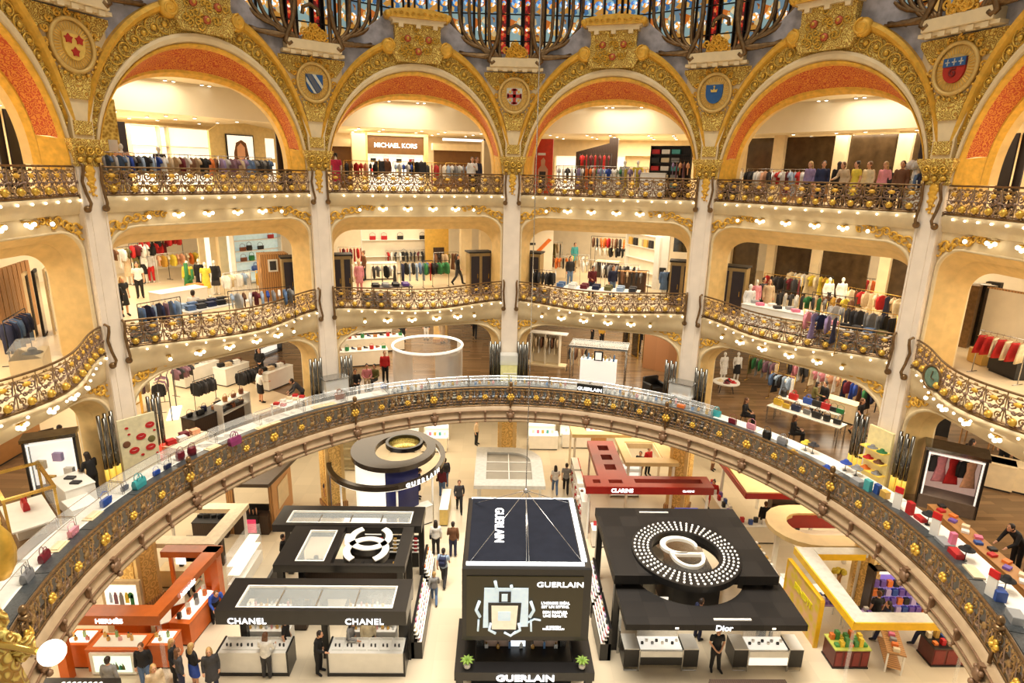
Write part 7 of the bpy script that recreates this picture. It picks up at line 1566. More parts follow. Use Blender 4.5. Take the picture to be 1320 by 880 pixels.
p = G(770, 492, Z1); t = thing('glass_canopy_stand', 'steel stand with flat glass canopy over white perfume tiers', 'stand', p, bayrz(0.5) + 0.05)
for x in (-1.5, 1.5):
    for y in (-0.6, 0.6): MB().tube([(x, y, 0), (x, y, 2.15)], 0.035, 6).build('post', [STEEL], t)
MB().box(0, 0, 2.15, 3.2, 1.5, 0.05).build('glass_roof', [SKYG], t); MB().box(0, -0.72, 2.1, 3.2, 0.06, 0.12).box(0, 0.72, 2.1, 3.2, 0.06, 0.12).build('roof_edge', [STEEL], t)
MB().box(0, 0.1, 0, 2.0, 0.5, 1.3).build('tier_cabinet', [LITW], t); MB().box(0, -0.2, 1.3, 0.5, 0.06, 0.55).build('framed_picture', [BLACK], t); MB().box(0, -0.24, 1.36, 0.34, 0.01, 0.42).build('picture', [LITW], t)
for r in range(2):
    for i in range(8): bottle(loc2(p, bayrz(0.5), -0.85 + 0.24 * i, -0.05 + 0.3 * r, 1.3), (i + r) % 3, ['clear', 'blue', 'gold'][i % 3], f'{["clear", "blue", "gold"][i % 3]} bottle, {ORD[i]} in {["front", "rear"][r]} row under the flat glass canopy', 'bottles under the glass canopy', 1.1)
p = G(842, 508, Z1); t = thing('armchair', 'black upholstered tub chair behind the gallery counter', 'chair', p, 0.4); MB().box(0, 0, 0.1, 0.8, 0.7, 0.35, 0, 0, 0.05).build('seat', [BLACK], t); MB().box(0, 0.33, 0.1, 0.9, 0.16, 0.85, 0, 0, 0.05).build('backrest', [BLACK], t); [MB().box(s * 0.42, 0, 0.1, 0.14, 0.7, 0.6, 0, 0, 0.04).build('armrest', [BLACK], t) for s in (-1, 1)]
p = G(853, 478, Z1); t = thing('wood_partition', 'brown wood-panelled wall block with glass doors on the first gallery', 'partition', p, bayrz(0.5) - 0.35); t['kind'] = 'thing'; MB().box(0, 0, 0, 2.4, 0.3, 2.9).build('panel', [M('walnut_panel', C(160, 110, 70), 0.4, 0, 0.12, 2, pattern='planks')], t)
for i, (px, py) in enumerate(((832, 470), (818, 460), (806, 450))):
    t = thing('glass_door_panel', f'tall brass-edged dark glass panel, {ORD[i]} behind the wood-panelled wall', 'panel', G(px, py, Z1), bayrz(0.5) - 1.0); MB().box(0, 0, 0, 0.9, 0.06, 2.8).build('frame', [BRASS], t); MB().box(0, -0.04, 0.1, 0.7, 0.02, 2.6).build('glass', [CHROME], t)
for i, (px, py, c) in enumerate(((822, 455, 'black'), (775, 446, 'mustard'), (763, 440, 'black'))): person(G(px, py, Z1), 0.5 * i, 'stand', f'{ORD[i]} distant shopper in {c} behind the flat glass canopy', [('top', c), ('trousers', 'black')])
# ---------------------------------------------------------------- bay right of the crowned-blue shield
k = 1.5; rz = bayrz(1.5)
rk(1010, 482, k, 0, 1.3, mixed(['jacket', 'dress', 'shirt'], ['denim', 'white', 'black', 'beige', 'pale_blue'], 8), 'denim and white clothes', 'BRASS')
rk(1030, 466, k, 0.15, 1.2, mixed(['dress', 'jacket'], ['black', 'white', 'pink', 'charcoal'], 8), 'black and white clothes', 'BRASS')
rk(985, 462, k, 0, 1.8, mixed(['dress', 'jacket'], ['olive', 'mauve', 'green', 'beige', 'grey'], 9), 'olive and grey dresses', 'BRASS')
rk(1070, 478, k, -0.1, 2.2, mixed(['dress', 'shirt'], ['cream', 'peach', 'pink', 'beige', 'white'], 10), 'cream and pink dresses', 'BRASS')
rk(1105, 492, k, -0.1, 1.5, mixed(['dress', 'jacket'], ['navy', 'brown', 'blue', 'burgundy'], 7), 'navy dresses', 'BRASS')
rk(1130, 502, k, 0, 1.2, mixed(['jacket', 'dress'], ['green', 'black', 'navy'], 6), 'green and navy coats', 'BRASS')
mannequin(G(931, 492, Z1), 0.3, 'white mannequin in a white dress beside the crowned-blue column', [('dress', 'white')])
mannequin(G(948, 492, Z1), 0.1, 'mannequin in white shirt and black skirt by the red hats', [('tee', 'white'), ('skirt', 'black')])
p = G(935, 504, Z1); t = thing('round_table', 'low round white table of red and black hats', 'table', p); MB().cyl(0, 0, 0.5, 0.7, 0.06, 24).build('table_top', [WHITE], t); [MB().tube([(0.5 * cos(a), 0.5 * sin(a), 0), (0.4 * cos(a), 0.4 * sin(a), 0.5)], 0.02, 5).build('leg', [BLACK], t) for a in (0.5, 2.1, 3.7, 5.3)]
for i, (x, y, c) in enumerate(((-0.3, 0.1, 'cream'), (0.2, 0.2, 'red'), (0.3, -0.2, 'red'), (-0.1, -0.3, 'burgundy'), (0.05, 0.0, 'black'))): hat(p + V((x, y, 0.56)), c, f'{c} hat, {ORD[i]} on the low round white table', 0, 0.9)
p = G(1035, 556, Z1); tz = rz + 0.02
t = table(p, tz, 3.4, 0.8, 0.85, 'long white table of coloured handbags, front one, first gallery', WHITE, STEEL); q2 = loc2(p, tz, -0.3, 0.9, 0); table(V((q2.x, q2.y, Z1)), tz, 3.0, 0.6, 1.05, 'long white raised table of coloured handbags, rear one, first gallery', WHITE, STEEL)
for i, (x, y, z, kd, c) in enumerate(((-1.4, 0.1, 0.85, 'tote', 'yellow'), (-0.95, 0, 0.85, 'flap', 'yellow'), (-0.5, 0.05, 0.85, 'tote', 'navy'), (0.0, 0.1, 0.85, 'flap', 'grey'), (0.5, 0, 0.85, 'tote', 'black'), (0.95, 0, 0.85, 'bucket', 'black'), (1.4, 0.05, 0.85, 'flap', 'black'))): bag(loc2(p, tz, x, y, z), tz, kd, c, f'{ORD[i]} along the front white bag table', 1.15, 'handbags on the long tables')
for i, (x, kd, c) in enumerate(((-1.3, 'bucket', 'black'), (-0.8, 'tote', 'red'), (-0.1, 'tote', 'blue'), (0.35, 'tote', 'black'), (0.75, 'tote', 'red'), (1.1, 'flap', 'black'), (1.4, 'flap', 'green'))): bag(loc2(V((q2.x, q2.y, Z1)), tz, x, 0, 1.05), tz, kd, c, f'{ORD[i]} along the rear white bag table', 1.15, 'handbags on the long tables')
def stool(p, label):
    t = thing('stool', label, 'stool', p, 0); MB().cyl(0, 0, 0.43, 0.18, 0.05, 16).build('seat', [BLACK], t)
    for a in (0.4, 2.5, 4.6): MB().tube([(0.2 * cos(a), 0.2 * sin(a), 0), (0.1 * cos(a), 0.1 * sin(a), 0.43)], 0.015, 5).build('leg', [BLACK], t)
for px, py, c, lab, tr in ((958, 547, 'black', 'girl with brown hair in black seated at the near end of the bag tables', 0.9), (1020, 571, 'black', 'woman in black seated with crossed legs at the front bag table', 1.3)):
    p = G(px, py, Z1); stool(p, f'black stool under the {lab.split(" seated")[0]}'); person(p, tr, 'sit', lab, [('top', c), ('trousers', 'black')], 'hair_long', HAIRB)
person(G(1045, 534, Z1), 1.2, 'reach', 'woman in olive top talking beside the rear bag table', [('top', 'olive'), ('trousers', 'black')], 'hair_long')
person(G(1058, 535, Z1), -1.3, 'stand', 'woman in black coat facing the woman in olive', [('coat', 'black'), ('trousers', 'black')], 'hair_bun')
person(G(1104, 560, Z1), 0.6, 'walk', 'woman in dark dress with red collar walking on the parquet', [('dress', 'black')], 'hair_long', HAIRB)
block(G(1082, 540, Z1), rz, 1.6, 0.7, 1.0, 'pale wood till counter behind the two women', 'till_counter', 'counter', CREAM, CREAM)
# ---------------------------------------------------------------- right end: counters of accessories
k = 2.5; rz = bayrz(2.5)
p = G(1275, 625, Z1); block(p, rz + 0.95, 1.3, 0.8, 1.05, 'cream till counter, inner part, beside the woman in white skirt', 'till_counter', 'counter', CREAM, CREAM); p2 = G(1297, 628, Z1); block(p2, rz + 0.95, 2.6, 0.8, 1.05, 'cream till counter with brass arch, outer part', 'till_counter', 'counter', CREAM, CREAM)
person(G(1238, 618, Z1), 1.3, 'reach', 'woman in black top and long white skirt at the cream till', [('top', 'black'), ('skirt', 'white')], 'hair_long')
person(G(1290, 604, Z1), -0.9, 'stand', 'clerk in beige behind the cream till', [('top', 'beige'), ('trousers', 'black')])
person(G(1308, 612, Z1), -0.9, 'stand', 'clerk in black behind the outer cream till', [('top', 'black'), ('trousers', 'black')], 'hair_bun')
pts = [G(1205, 657, Z1 + 0.95), G(1320, 758, Z1 + 0.95)]
d_ = pts[1] - pts[0]; ln = d_.length; tz = atan2(d_.y, d_.x); c0 = pts[0] + d_ * 0.62 + V((0.25, 0.04, 0)); c0.z = Z1
block(c0, tz, ln * 1.4, 0.5, 0.95, 'long tan counter of small accessories on the right gallery', 'accessory_counter', 'counter', TAN, TAN)
for i in range(18):
    c = ['black', 'red', 'orange', 'violet', 'cream', 'white', 'pink', 'navy'][i % 8]; c = {'navy': 'blue'}.get(c, c)
    carton(loc2(c0, tz, -ln * 0.66 + ln * 1.3 * i / 17, 0.1 * (-1) ** i, 0.95), (0.2, 0.18, 0.08), c, f'{c} leather goods, {ORD[i]} along the long tan counter', 'goods on the tan counter', tz + 0.2 * i, 'leather_goods', 'accessory')
c1 = loc2(c0, tz, 1.3, 1.35, 0); slat = block(c1, tz, ln * 0.75, 0.5, 1.0, 'brown slatted counter with white cards beyond the tan counter', 'accessory_counter', 'counter', M('brown_slats', C(120, 84, 58), 0.45, 0, 0.15, 1.5, pattern='planks'), DKBR)
for i in range(9):
    o = MB().box(0, 0, 0, 0.22, 0.03, 0.24).build('price_card', [WHITE], None, loc2(c1, tz, -ln * 0.34 + ln * 0.68 * i / 8, 0, 1.0), tz + 0.3); tag(o, f'white price card, {ORD[i]} along the brown slatted counter', 'card', 'white cards')
person(G(1306, 735, Z1), -1.5, 'bend', 'clerk in black top bending between the tan and slatted counters', [('top', 'black'), ('trousers', 'black')])
table(G(1235, 575, Z1) + V((0.8, 0, 0)), rz + 0.5, 1.2, 0.6, 0.8, 'low display table of colourful purses behind the woman in white skirt', WHITE, WOOD)
pt_ = G(1235, 575, Z1) + V((0.8, 0, 0.8))
for i, c in enumerate(('orange', 'blue', 'red')): bag(loc2(pt_, rz + 0.5, -0.4 + 0.4 * i, 0, 0), rz, 'flap', c, f'{ORD[i]} on the low table of colourful purses', 1.0, 'purses on the low table')
t = thing('dark_screen', 'dark slatted screen panel beside the right arch of the first gallery', 'screen', G(1205, 560, Z1) , rz + 0.9); MB().box(0, 0, 0, 1.0, 0.1, 2.8).build('panel', [BLKM], t); MB().box(-0.55, 0, 0, 0.08, 0.14, 2.85).build('edge', [WHITE], t)
for i in range(3): shelfunit(loc2(p2, rz, 1.2 + 1.6 * i, 2.2, 0), rz, 1.4, 2.2, 0.4, 3, f'wooden wall shelves behind the cream till, {ORD[i]} from the dark screen', WOOD, TAN)
# ---------------------------------------------------------------- left end
k = -2.5; rz = bayrz(-2.5)
p = G(100, 655, Z1); block(p, rz + 0.9, 1.3, 0.85, 1.05, 'white panelled till desk on the left gallery', 'till_counter', 'counter', WHITE, WHITE, panels=2); block(loc2(p, rz + 0.9, -1.1, 0.2, 0), rz + 0.9, 0.9, 0.7, 0.75, 'low white side desk joined to the panelled till', 'till_counter', 'counter', WHITE, WHITE)
for i in range(2): carton(loc2(p, rz + 0.9, -0.3 + 0.5 * i, 0, 1.05), (0.3, 0.2, 0.06), 'black', f'black tray on the white panelled till, {ORD[i]} one', 'trays on the till', 0, 'tray', 'tray')
person(G(124, 642, Z1), -1.9, 'reach2', 'woman in black with dark hair working at the white panelled till', [('top', 'black'), ('trousers', 'black')], 'hair_long')
person(G(86, 603, Z1), pi, 'stand', 'person in green top and dark trousers behind the white till', [('tee', 'green'), ('trousers', 'olive')])
t = thing('chair', 'dark wooden armchair standing alone on the left gallery parquet', 'chair', G(66, 582, Z1), 0.8); MB().box(0, 0, 0.4, 0.5, 0.5, 0.08).build('seat', [DKBR], t); MB().box(0, 0.24, 0.45, 0.5, 0.05, 0.45).build('backrest', [DKBR], t)
for s in (-1, 1):
    for y in (-0.22, 0.22): MB().box(s * 0.22, y, 0, 0.045, 0.045, 0.42).build('leg', [DKBR], t)
    MB().box(s * 0.25, 0, 0.62, 0.05, 0.5, 0.04).build('armrest', [DKBR], t)
p = G(10, 590, Z1); block(p, rz, 3.0, 0.6, 1.1, 'long tan panelled counter at the left edge of the first gallery', 'wall_counter', 'counter', TAN, TAN)
p = G(42, 690, Z1); t = thing('brass_vitrine', 'square brass-framed glass vitrine with red bag at the left edge', 'vitrine', p, rz + 0.8)
for x in (-1.1, 1.1):
    for y in (-0.6, 0.6): MB().box(x, y, 0, 0.07, 0.07, 1.9).build('post', [BRASS], t)
fr = MB(); rframe(fr, (-1.15, 1.15, -0.65, 0.65), (-1.05, 1.05, -0.55, 0.55), 1.85, 1.93); fr.build('top_frame', [BRASS], t); MB().box(0, 0, 0.75, 2.1, 1.1, 0.05).build('shelf', [WHITE], t); MB().box(0, -0.62, 0.8, 2.1, 0.01, 1.05).build('glass', [GLASS], t); MB().box(0.3, 0, 0, 0.8, 0.7, 0.75).build('pedestal', [WHITE], t)
bag(loc2(p, rz + 0.8, 0.3, 0, 0.8), rz + 0.8, 'tote', 'red', 'in the brass-framed vitrine at the left edge', 1.2)
# gilded ornament of the near column, at the left edge
t = thing('gilded_ornament', 'gilded scroll ornament with round boss close to the camera at the left edge', 'ornament', (0, 0, 0)); m = MB()
oc_ = EYE + ray(-6, 712) * 6.0; m.map = lambda x, y, z: (oc_.x + x, oc_.y + y, oc_.z + z)
m.sph(0, 0, 0, 0.17, 0.16, 0.32); m.build('boss', [GOLDB], t); m = MB(m.map)
for i in range(16): m.tube(spiral(random.uniform(-0.36, -0.08), random.uniform(-1.3, 0.6), random.uniform(0.12, 0.24), 1.3, random.random() * 6, 12, random.uniform(-0.05, 0.1), random.choice((1, -1))), 0.05, 6)
m.tube([(-0.25, 0, 0.7), (-0.18, 0, 0.2), (-0.22, 0, -0.5), (-0.2, 0, -1.2), (-0.15, 0, -1.7)], [0.06, 0.08, 0.1, 0.12, 0.16], 8); m.build('scrolls', [GOLDR], t)
# ================================================================== SECOND GALLERY
def atb(px, py, k, v, z):
    """floor point below the point that the photograph shows at px, py in the plane v behind bay k's chord"""
    a = radians(36 * k); n = V((sin(a), cos(a), 0)); r = ray(px, py); t = (A0 + v - n.dot(EYE)) / n.dot(r); p = EYE + r * t; return V((p.x, p.y, z))
def r2(px, py, k, dturn, L, items, nm, metal='BLKM', h=1.5, s=1.0):
    p = cap(px, py, Z2, h); h = round(p.z - Z2, 2); p.z = Z2; rack(p, bayrz(k) + dturn, L, items, f'of {nm}, second floor, {Q[k]}', metal, h, s, f'of {nm}, second floor')
def cabinet(p, turn, w, h, d, label, doors=2, dark=M('dark_plum_door', C(48, 40, 46), 0.4)):
    t = thing('fitting_cabinet', label, 'cabinet', p, turn, 'brass-edged cabinets beside the columns'); MB().box(0, 0, 0, w, d, h - 0.08).build('body', [M('dull_gold_panel', C(176, 148, 96), 0.35, 0.35)], t); MB().box(0, 0, h - 0.08, w + 0.1, d + 0.1, 0.08).build('roof', [BLKM], t)
    for i in range(doors):
        x = -w / 2 + w * (i + 0.5) / doors
        o = MB().box(x, -d / 2 - 0.01, 0.12, w / doors - 0.16, 0.04, h - 0.36).build('door', [dark], t); MB().box(x + 0.2 * w / doors, -d / 2 - 0.05, h * 0.4, 0.03, 0.04, 0.25).build('handle', [BRASS], o)
    return t
for px, k, w, lab in ((441, -0.5, 0.9, 'left end of the bay right of the blue-white shield'), (617, -0.5, 1.2, 'right end of the bay right of the blue-white shield'), (684, 0.5, 1.2, 'left end of the bay left of the crowned-blue shield'), (880, 0.5, 1.2, 'right end of the bay left of the crowned-blue shield'), (945, 1.5, 1.4, 'left end of the bay right of the crowned-blue shield'), (380, -1.5, 1.2, 'right end of the bay left of the blue-white shield')):
    p = atb(px, 350, k, 1.7, Z2); cabinet(p, bayrz(k) + (0.35 if px == 945 else -0.5 if px == 380 else 0), w, 2.35, 0.8, f'tall brass-edged cabinet with dark doors, {lab}'.replace('bay ', 'second floor bay ') if False else f'tall brass-edged cabinet, second floor, {lab}'.replace('of the bay ', ''))
# left of the blue-white shield
k = -1.5; rz = bayrz(k)
mannequin(at(150, 388, Z2, 0.9), 0.4, 'black-dressed mannequin nearest the red-star column, second floor', [('top', 'black'), ('skirt', 'black')])
person(at(157, 372, Z2, 1.2), 0.9, 'reach', 'woman in long black dress with fair hair beside the black-dressed mannequin', [('dress', 'black')], 'hair_long', HAIRL)
r2(205, 387, k, 0.15, 1.7, mixed(['trousers', 'jacket'], ['denim', 'navy', 'pale_blue', 'denim', 'navy', 'mauve'], 7), 'denim trousers')
r2(337, 372, k, -0.35, 2.6, mixed(['shirt', 'jacket'], ['pale_blue', 'grey', 'burgundy', 'denim', 'white', 'brown', 'grey', 'pale_grey', 'blue'], 11), 'blue and grey shirts')
p = at(215, 383, Z2, 0.95) + V((-0.3, 1.6, 0)); block(p, rz + 0.1, 2.2, 0.9, 1.0, 'white till counter, second floor left of the blue-white shield', 'till_counter', 'counter', WHITE, WHITE)
o = MB().box(0, 0, 0, 0.6, 0.5, 0.95, 0, 0, 0.02).build('orange_chest', [CL['orange']], None, at(252, 375, Z2, 0.6), rz); tag(o, 'bright orange block beside the white till counter', 'plinth')
p = at(275, 392, Z2, 0.85); table(p, rz + 0.1, 3.0, 1.2, 0.85, 'long white table of folded jeans behind the balustrade, second floor', WHITE, STEEL)
for i in range(12): c = ['denim', 'charcoal', 'navy', 'black', 'beige', 'white', 'pale_blue'][i % 7]; folded(loc2(p, rz + 0.1, -1.2 + 0.45 * (i % 6), -0.28 + 0.55 * (i // 6), 0.85), rz, c, f'{ORD[i % 6]} in the {["front", "rear"][i // 6]} row on the long jeans table')
person(at(250, 392, Z2, 0.75), pi + 0.2, 'sit', 'woman in white top seated with her back to the hall at the jeans table', [('top', 'white'), ('trousers', 'denim')], 'hair_short', HAIRD); stool(at(250, 392, Z2, 0.75), 'black stool under the woman in white at the jeans table')
for px, py, cl, lab in ((242, 353, [('top', 'yellow'), ('skirt', 'green')], 'mannequin in yellow and green beside the cactus'), (257, 350, [('coat', 'black')], 'mannequin in short black jacket'), (265, 355, [('dress', 'yellow')], 'mannequin in long yellow dress'), (277, 352, [('dress', 'charcoal'), ('coat', 'charcoal')], 'mannequin in charcoal dress before the lit doorway')): mannequin(at(px, py, Z2, 1.1), 0.2, f'{lab}, second floor', cl)
t = thing('cactus', 'tall green cactus plant on the pale floor near the mannequins', 'plant', at(243, 375, Z2, 0.3), 0); m = MB(); m.tube([(0, 0, 0.3), (0, 0, 1.7)], 0.1, 8); m.tube([(0.05, 0, 0.8), (0.28, 0, 0.95), (0.28, 0, 1.4)], 0.07, 8); m.build('stem', [CL['green']], t); MB().lathe([(0.2, 0), (0.26, 0.35)], 12).build('pot', [WOOD], t)
r2(228, 325, k, 0, 2.4, mixed(['shirt', 'jacket'], ['peach', 'mustard', 'cream', 'orange', 'yellow', 'peach'], 9), 'peach and yellow shirts', 'WHITE')
r2(190, 312, k, 0.2, 2.2, mixed(['jacket', 'shirt'], ['red', 'black', 'white', 'burgundy'], 8), 'red and white jackets', 'BLKM')
r2(205, 300, k, 0.0, 2.4, mixed(['shirt', 'jacket'], ['red', 'brown', 'black', 'red'], 8), 'red shirts at the wall', 'BLKM')
for px, py, cl, n in ((172, 335, [('top', 'olive'), ('trousers', 'black')], 'olive top'), (182, 330, [('top', 'white'), ('skirt', 'black')], 'white top and black skirt'), (192, 330, [('top', 'pale_grey'), ('trousers', 'red')], 'grey top and red trousers'), (163, 330, [('dress', 'beige')], 'beige dress')): mannequin(at(px, py, Z2, 1.2), 0.3, f'mannequin in {n} in the far left group, second floor', cl)
person(at(177, 350, Z2, 1.3), 0.5, 'stand', 'woman in white sleeveless top behind the white till counter', [('tee', 'white'), ('trousers', 'black')], 'hair_bun')
for i, px in enumerate((268, 295)):
    t = thing('lit_doorway', f'tall bright lit doorway between cream piers, {ORD[i]} one', 'doorway', atb(px, 330, k, 10.5, Z2), rz); MB().box(0, 0, 0, 1.0, 0.1, 3.2).build('frame', [CREAM], t); MB().box(0, -0.06, 0, 0.28, 0.02, 3.1).build('light_strip', [LITW], t); MB().box(0.75, -0.1, 0, 0.5, 0.5, 3.5).build('pier', [IVORY], t)
p = atb(332, 330, k, 8.5, Z2); shelfunit(p, rz, 3.0, 3.0, 0.4, 5, 'pale blue lit shelf wall of bags and shoes, second floor', WHITE, M('pale_aqua_panel', C(206, 228, 226), 0.5, emit=0.3, ecol=C(210, 230, 226)))
for i, (x, z, c, kd) in enumerate(((-0.9, 1.82, 'brown', 'flap'), (-0.5, 1.82, 'black', 'bucket'), (0.2, 1.82, 'black', 'flap'), (-0.9, 1.25, 'brown', 'flap'), (-0.4, 1.25, 'green', 'bucket'), (0.4, 1.25, 'brown', 'flap'), (-0.2, 0.66, 'blue', 'tote'), (0.9, 2.4, 'red', 'flap'))): bag(loc2(p, rz, x, -0.05, z), rz, kd, c, f'{ORD[i]} on the pale blue lit shelf wall', 1.2, 'bags on the lit shelf wall')
t = thing('wood_booth', 'honey wood booth with small framed picture, second floor', 'booth', atb(352, 345, k, 3.6, Z2), rz - 0.4); MB().box(0, 0, 0, 1.3, 1.0, 2.3).build('body', [WOOD], t); f_ = MB().box(-0.1, -0.52, 1.45, 0.45, 0.04, 0.6).build('picture_frame', [WHITE], t); MB().box(-0.1, -0.545, 1.53, 0.3, 0.01, 0.44).build('picture', [CL['charcoal']], f_)
r2(342, 348, k, -0.2, 1.0, mixed(['jacket'], ['mustard', 'brown', 'mustard'], 5), 'mustard jackets', 'BRASS', 1.35)
# right of the blue-white shield
k = -0.5; rz = bayrz(k)
p = atb(520, 315, k, 9.5, Z2); shelfunit(p, rz, 5.2, 3.2, 0.35, 3, 'wide white wall shelving with black bags, second floor back wall', WHITE, WARMW)
for i, (x, z, c) in enumerate(((-1.9, 2.15, 'red'), (-1.2, 2.15, 'red'), (0.0, 1.1, 'black'), (1.2, 2.15, 'black'), (-0.2, 2.15, 'black'), (1.9, 1.1, 'grey'))): bag(loc2(p, rz, x, -0.05, z), rz, 'flap', c, f'{ORD[i]} on the wide white wall shelving', 1.3, 'bags on the white wall shelving')
r2(452, 318, k, 0, 1.6, mixed(['dress', 'jacket'], ['red', 'burgundy', 'red'], 7), 'red dresses', 'STEEL')
r2(532, 322, k, 0, 3.4, mixed(['shirt', 'jacket'], ['red', 'black', 'white', 'burgundy', 'charcoal'], 14), 'red and black shirts', 'STEEL')
r2(537, 336, k, 0, 1.8, mixed(['trousers', 'jacket'], ['navy', 'denim', 'black', 'red', 'pale_blue'], 9), 'navy trousers', 'BLKM')
r2(562, 336, k, 0.1, 1.5, mixed(['jacket', 'shirt'], ['green', 'green', 'black', 'brown'], 7), 'green jackets', 'BLKM')
r2(553, 305, k, 0, 1.2, mixed(['jacket', 'dress'], ['black', 'brown'], 5), 'black coats', 'BLKM')
mannequin(at(607, 345, Z2, 1.0), 0.0, 'mannequin in black top and white skirt beside the cabinet, second floor', [('top', 'black'), ('skirt', 'white')])
mannequin(at(449, 352, Z2, 1.0), 0.2, 'mannequin in white top and black skirt by the left cabinet', [('tee', 'white'), ('skirt', 'black')])
person(at(469, 340, Z2, 1.0), -1.0, 'stand', 'woman in rust brown jacket shopping near the red dresses', [('top', 'brown'), ('trousers', 'black')], 'hair_bun', HAIRB)
person(at(463, 355, Z2, 0.9), 0.4, 'stand', 'woman in pink coat beside the woman in rust jacket', [('coat', 'pink'), ('trousers', 'pink')], 'hair_short', HAIRL, 0.95)
person(at(590, 345, Z2, 1.0), 1.3, 'walk', 'woman in black walking behind the white-skirted mannequin', [('top', 'black'), ('trousers', 'charcoal')], 'hair_long')
person(at(482, 325, Z2, 1.3), 0.2, 'stand', 'shopper in olive coat near the white till table', [('coat', 'olive'), ('trousers', 'black')])
block(at(484, 338, Z2, 1.0), rz, 2.4, 0.8, 1.0, 'white till table with glass front, second floor back', 'till_counter', 'counter', WARMW, WHITE)
p = at(505, 368, Z2, 0.7); table(p, rz, 2.0, 0.9, 0.7, 'low dark table of black boxes behind the balustrade', DKBR, BLKM)
for i in range(8): c = ['black', 'grey', 'black', 'violet'][i % 4]; carton(loc2(p, rz, -0.8 + 0.5 * (i % 4), -0.2 + 0.4 * (i // 4), 0.7), (0.32, 0.25, 0.14), c, f'{c} shoe box, {ORD[i % 4]} in the {["front", "rear"][i // 4]} row on the low dark table', 'shoe boxes on the dark table', 0, 'shoe_box', 'box')
for k_, u0, u1, lab in ((-0.5, -2.9, -1.6, 'right of the blue-white shield'), (1.5, 1.6, 3.7, 'right of the crowned-blue shield'), (0.5, -3.4, -2.4, 'left of the crowned-blue shield'), (-1.5, -3.9, -3.0, 'left of the blue-white shield')):
    t = thing('patterned_cloth', f'white cloth with dark floral print behind the second balustrade {lab}', 'cloth', (0, 0, 0)); m = MB()
    m.loft([[tuple(bay_pt(k_, u0 + (u1 - u0) * i / 10, -off2(u0 + (u1 - u0) * i / 10) + 0.12 + 0.015 * (-1) ** i, z)) for i in range(11)] for z in (Z2 + 0.05, Z2 + 0.8)], 0, False, False); m.build('cloth', [M('black_white_print', (0.02, 0.02, 0.02), 0.7, 0, 0, 4.5, pattern='voronoi', rgb2=C(240, 236, 228))], t)
t = thing('gold_niche', 'gold niche panel with dark arch at the second floor back wall', 'niche', atb(563, 320, k, 9.0, Z2), rz); MB().box(0, 0, 0, 1.5, 0.2, 3.3).build('panel', [M('gold_wall', C(220, 176, 84), 0.4, 0.3)], t); MB().box(0.1, -0.11, 0, 0.7, 0.03, 1.7).build('recess', [DKBR], t)
for i, px in enumerate((600, 625)): o = MB().box(0, 0, 0, 0.7, 0.5, 3.6).build('cream_pier', [IVORY], None, atb(px, 330, k, 8.6, Z2), rz); tag(o, f'cream square pier, {ORD[i]} from the gold niche', 'pier')
# left of the crowned-blue shield
k = 0.5; rz = bayrz(k)
r2(702, 348, k, 0, 1.2, mixed(['jacket'], ['black', 'charcoal', 'black'], 6), 'black jackets', 'STEEL')
r2(722, 330, k, 0.2, 1.5, mixed(['jacket', 'shirt'], ['orange', 'black', 'orange', 'brown'], 7), 'orange and black jackets', 'STEEL')
r2(790, 317, k, 0, 2.4, mixed(['shirt', 'jacket'], ['white', 'black', 'white', 'charcoal', 'cream'], 12), 'black and white shirts', 'BLKM')
r2(785, 305, k, 0, 2.4, mixed(['jacket'], ['brown', 'red', 'orange', 'charcoal'], 9), 'brown and orange jackets', 'BLKM')
r2(800, 340, k, -0.1, 2.2, mixed(['jacket', 'shirt'], ['white', 'black', 'charcoal', 'white', 'grey'], 11), 'striped black and white coats', 'STEEL')
r2(833, 325, k, 0.5, 1.8, mixed(['jacket', 'dress'], ['beige', 'mauve', 'white', 'brown'], 8), 'beige and mauve coats', 'STEEL')
r2(713, 312, k, 0.6, 1.4, mixed(['jacket', 'dress'], ['black', 'olive', 'beige'], 6), 'olive coats at the aisle', 'STEEL')
mannequin(at(856, 362, Z2, 1.0), 0.1, 'mannequin in denim jacket by the right cabinet, second floor', [('coat', 'denim'), ('trousers', 'white')], False)
mannequin(at(863, 362, Z2, 1.0), -0.2, 'mannequin in black jacket beside the denim jacket', [('coat', 'black'), ('trousers', 'black')], False)
p = at(770, 372, Z2, 0.85); table(p, rz, 4.2, 1.1, 0.85, 'long table of folded jeans before the striped coats, second floor', WHITE, STEEL)
for i in range(14): c = ['denim', 'pale_blue', 'navy', 'white', 'charcoal', 'olive', 'burgundy'][(i * 3) % 7]; folded(loc2(p, rz, -1.85 + 0.6 * (i % 7), -0.26 + 0.52 * (i // 7), 0.85), rz, c, f'{ORD[i % 7]} in the {["front", "rear"][i // 7]} row before the striped coats')
for px, py, kd, cl, lab, hr in ((735, 345, 'stand', [('top', 'black'), ('trousers', 'denim')], 'person in black beside the orange jackets', 'hair_long'), (763, 358, 'reach', [('top', 'burgundy'), ('trousers', 'navy')], 'woman in dark red bending to the jeans table', 'hair_bun'), (790, 358, 'stand', [('top', 'navy'), ('trousers', 'denim')], 'man in navy jacket looking at the jeans table', 'hair_short')): person(at(px, py, Z2, 1.1), 0.3, kd, lab + ', second floor', cl, hr)
person(at(742, 302, Z2, 1.2), 0.3, 'stand', 'distant shopper in teal coat in the white aisle, second floor', [('coat', 'teal'), ('trousers', 'black')])
t = thing('brown_counter', 'brown leather-topped counter between the black and white racks', 'counter', at(783, 345, Z2, 0.6), rz); MB().box(0, 0, 0, 1.4, 0.8, 1.0).build('body', [DKBR], t); MB().box(0, 0, 1.0, 1.5, 0.9, 0.04).build('worktop', [CREAM], t)
